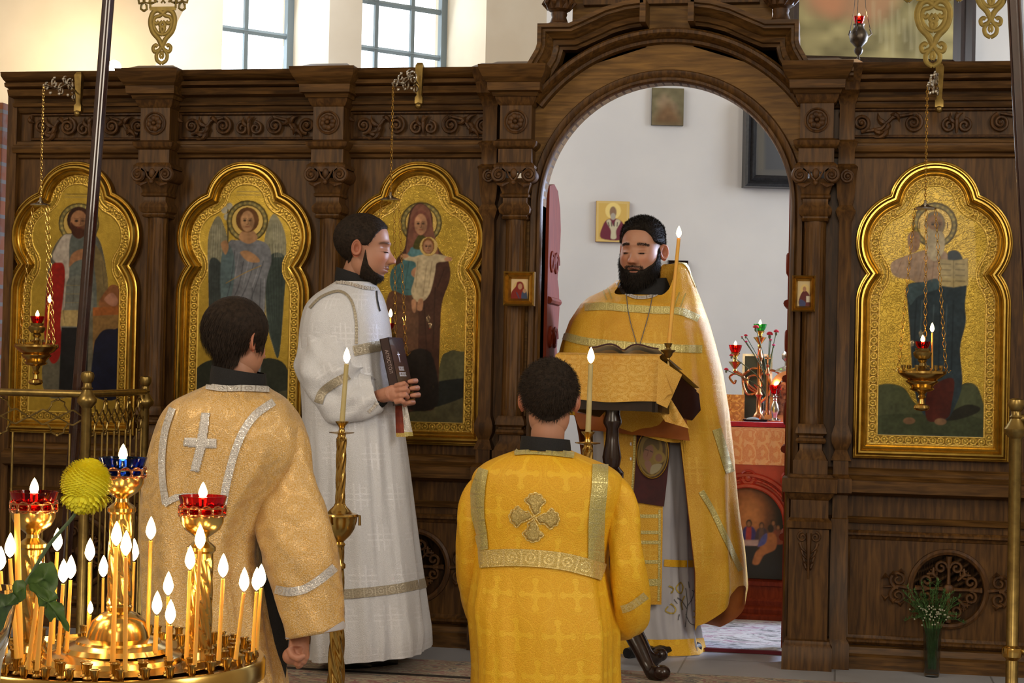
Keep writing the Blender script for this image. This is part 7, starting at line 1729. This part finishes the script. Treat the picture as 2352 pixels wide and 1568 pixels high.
for a_, b_ in ((p1,p2),(p3,p1)):
    m = MB(); m.tube([(a_[0],a_[1],zr_),(b_[0],b_[1],zr_)], .014, 12); m.build('handrail', M['brass_old'], rl); m = MB(); m.tube([(a_[0],a_[1],.10),(b_[0],b_[1],.10)], .010, 10); m.build('lower_rail', M['brass_old'], rl)
lattice(rl, (p2[0],p2[1]), (p1[0],p1[1]), 0, zr_, 5); lattice(rl, (p3[0],p3[1]), (p1[0],p1[1]), 0, zr_, 3)
p4 = at(2334,960,-1.0); p5 = arr([.93,-.26,0])
rr_ = thing('brass_railing', 'brass railing post with domed cap at the right edge of the photo', 'railing', (p4[0],p4[1],0))
post(rr_, p4[0], p4[1], at(2334,914,-1.0)[2], .021); z2_ = at(2330,1495,-1.0)[2]
m = MB(); m.lathe((p4[0],p4[1],0), [(.021,z2_-.03),(.034,z2_-.018),(.036,z2_),(.034,z2_+.012),(.021,z2_+.02)], 24); m.build('post_ring', M['brass'], rr_)
p6 = p4+arr([.9,-.02,0])
m = MB(); m.tube([(p4[0],p4[1],zr_),(p6[0],p6[1],zr_)], .014, 12); m.build('handrail', M['brass_old'], rr_); post(rr_, p6[0], p6[1], zr_+.1, .021)
m = MB(); m.tube([(p4[0],p4[1],z2_),(p6[0],p6[1],z2_)], .010, 10); m.build('lower_rail', M['brass_old'], rr_)
# ------------------------------------------------------------------ banner poles with openwork metal tails
M['pole'] = plain('dark_lacquered_pole', (.022,.006,.006), .16, 0, (.04,.012,.010), 30, .1, spec=.8, coat=.6)
def ribbon(mb, pts, T, w=.006, th=.003):
    P = smooth_path(arr(pts), 5); mb.tube([T(*p) for p in P], w*.85, 8, flat=.22, ref=(0,1,0))
def tail(root, cx_, Yp, ztip, s, label_mat, top=3.1, wings=True):
    """pierced metal tail: square panel above, heart of scrolls, trefoil tip"""
    def T(u, v): return (cx_+u*s, Yp, ztip+v*s)
    m = MB(); R = lambda *p, w=.009: ribbon(m, p, T, w*s/1.)
    # trefoil tip
    R((0,.0),(.018,.012),(.022,.034),(.012,.05),(0,.066)); R((0,0),(-.018,.012),(-.022,.034),(-.012,.05),(0,.066)); R((0,.02),(.006,.03),(0,.046),(-.006,.03),(0,.02), w=.006)
    for sg in (-1,1):
        R((sg*.012,.052),(sg*.030,.046),(sg*.036,.062),(sg*.026,.072),(sg*.018,.066)); 
        R((0,.066),(sg*.014,.095),(sg*.040,.125),(sg*.050,.165),(sg*.040,.198),(sg*.018,.208),(0,.195), w=.012)
        R((0,.195),(sg*.012,.185),(sg*.030,.18),(sg*.036,.165),(sg*.024,.155),(sg*.014,.165)); R((sg*.036,.165),(sg*.034,.14),(sg*.018,.118),(0,.112))
        R((0,.145),(sg*.008,.135),(0,.118)); R((0,.165),(sg*.010,.15),(0,.14))
    m.build('openwork_heart', label_mat, root)
    m = MB(); zt_ = .215
    for a in ((-.052,zt_),(.052,zt_)): m.tube([T(*a),T(a[0],(top-ztip)/s)], .0045*s, 4)
    m.box(T(0,zt_-.001), (.108*s,.004,.014*s)); 
    for r_ in range(5):
        z_ = zt_+.02+.085*r_
        for sg in (-1,1):
            pts = spiral((sg*.022,z_+.022), .017, .004, -PI/2, sg*1.1, 14); m.tube([T(*a) for a in pts], .0045*s, 5)
            m.tube([T(sg*.048,z_),T(sg*.03,z_+.005),T(sg*.044,z_+.04),T(sg*.05,z_+.06)], .006*s, 5); m.tube([T(sg*.006,z_+.05),T(sg*.012,z_+.068),T(sg*.022,z_+.078)], .004*s, 5); m.tube([T(sg*.01,z_+.045),T(sg*.026,z_+.06),T(sg*.04,z_+.062)], .004*s, 5)
        m.tube([T(0,z_+.045),T(0,z_+.08)], .005*s, 5); m.tube([T(-.008,z_),T(0,z_+.012),T(.008,z_)], .004*s, 5); m.box(T(0,z_+.082), (.104*s,.003,.006*s))
    m.build('openwork_panel', label_mat, root)
    if wings:
        for sg in (-1,1):
            m = MB()
            def W_(u, v): return (cx_+sg*.078*s+u*s, Yp, ztip+.205*s+v*s)
            for s2 in (-1,1): m.tube([W_(0,.0),W_(s2*.012,.008),W_(s2*.010,.024),W_(0,.034),W_(s2*.02,.03),W_(s2*.024,.05),W_(s2*.01,.06),W_(0,.09)], .005*s, 5)
            m.tube([W_(0,.03),W_(0,(top-ztip)/s-.205)], .006*s, 5); m.build('side_drop', label_mat, root)
    return T
def banner(name, label, top_px, low_px, Yp, r, tails, toppt=3.1):
    a, b_ = at(*low_px,Yp), at(*top_px,Yp); d = b_-a; base = a+d*((0.-a[2])/d[2]); tp = a+d*((3.3-a[2])/d[2])
    root = thing(name, label, 'banner', tuple(base))
    m = MB(); n_ = 10; P = [base, base+d*.5, tp]; m.tube([base,tp], r, 8); 
    for k_ in range(4):
        an = k_*PI/2+.4; o_ = arr([math.cos(an)*r*.95,math.sin(an)*r*.95,0]); m.tube([base+o_,tp+o_], r*.16, 5)
    m.build('pole', M['pole'], root)
    m = MB(); xs = [t_[0] for t_ in tails]; X_ = [at(t_[0],t_[1],Yp)[0] for t_ in tails]
    m.tube([(min(X_+[tp[0]])-.12,Yp,3.1),(max(X_+[tp[0]])+.12,Yp,3.1)], .01, 8); m.build('crossbar', M['bronze'], root)
    for (px_,py_,s_,wg) in tails: c_ = at(px_,py_,Yp); tail(root, c_[0], Yp, c_[2], s_, M['bronze'], 3.1, wg)
banner('church_banner', 'tall dark lacquered banner pole with pierced gold metal tail at the left', (249,0), (181,880), -.80, .021, [(371,146,1.,True)])
banner('church_banner', 'dark banner pole at the right edge with two pierced gold metal tails', (2331,0), (2362,600), -.95, .026, [(2142,152,1.1,True),(2275,86,.95,False)])
# ------------------------------------------------------------------ glass vase with greenery by the screen
gv = atz(2140,1538,0); gv = arr([at(2140,1540,-.13)[0],-.13,0])
vz = thing('floor_vase', 'clear glass vase of green foliage standing on the floor before the right panel', 'vase', tuple(gv))
zv = at(2140,1440,gv[1])[2]
m = MB(); m.lathe((gv[0],gv[1],0), [(.028,0),(.030,.01),(.033,zv*.6),(.037,zv),(.035,zv),(.031,zv*.6),(.027,.014),(0,.012)], 28); m.build('glass_body', glass('thick_grey_glass', (.62,.68,.70), .12), vz)
M['fern'] = plain('dark_green_sprigs', (.04,.11,.025), .6, 0, (.10,.20,.06), 40, .2); M['tinyw'] = plain('tiny_pale_blossoms', (.35,.36,.26), .8)
rn = np.random.default_rng(11); m = MB(); bl = MB(); st = MB()
for i in range(46):
    an = rn.uniform(0,2*PI); sp = rn.uniform(.02,.135); hh = rn.uniform(.05,.20)-sp*.35
    tip = arr([gv[0]+sp*math.cos(an),gv[1]+sp*.6*math.sin(an),zv+hh]); b_ = arr([gv[0]+rn.uniform(-.015,.015),gv[1]+rn.uniform(-.015,.015),.03]); mid = arr([gv[0]+sp*.3*math.cos(an),gv[1]+sp*.2*math.sin(an),zv+.01])
    P = smooth_path([b_,mid,(mid+tip)/2+arr([0,0,.02]),tip],6); st.tube(P, .0012, 4)
    for q_ in P[7:]:
        for s_ in range(4):
            dv = rn.normal(0,1,3); dv /= np.linalg.norm(dv); dv[2] = abs(dv[2])*.7+.1; L_ = rn.uniform(.010,.026); e = q_+dv*L_; w_ = np.cross(dv,(0,0,1)); w_ = w_/(np.linalg.norm(w_)+1e-6)*.0022
            m.add([q_,q_+dv*L_*.5+w_,e,q_+dv*L_*.5-w_], [(0,1,2,3)])
for i in range(60): bl.ball(arr([gv[0]+rn.normal(-.0,.03),gv[1]-.05+rn.normal(0,.02),zv+.055+rn.normal(0,.018)]), .0035, 5)
st.build('stems', M['fern'], vz); m.build('foliage', M['fern'], vz, smooth=False); bl.build('blossoms', M['tinyw'], vz)
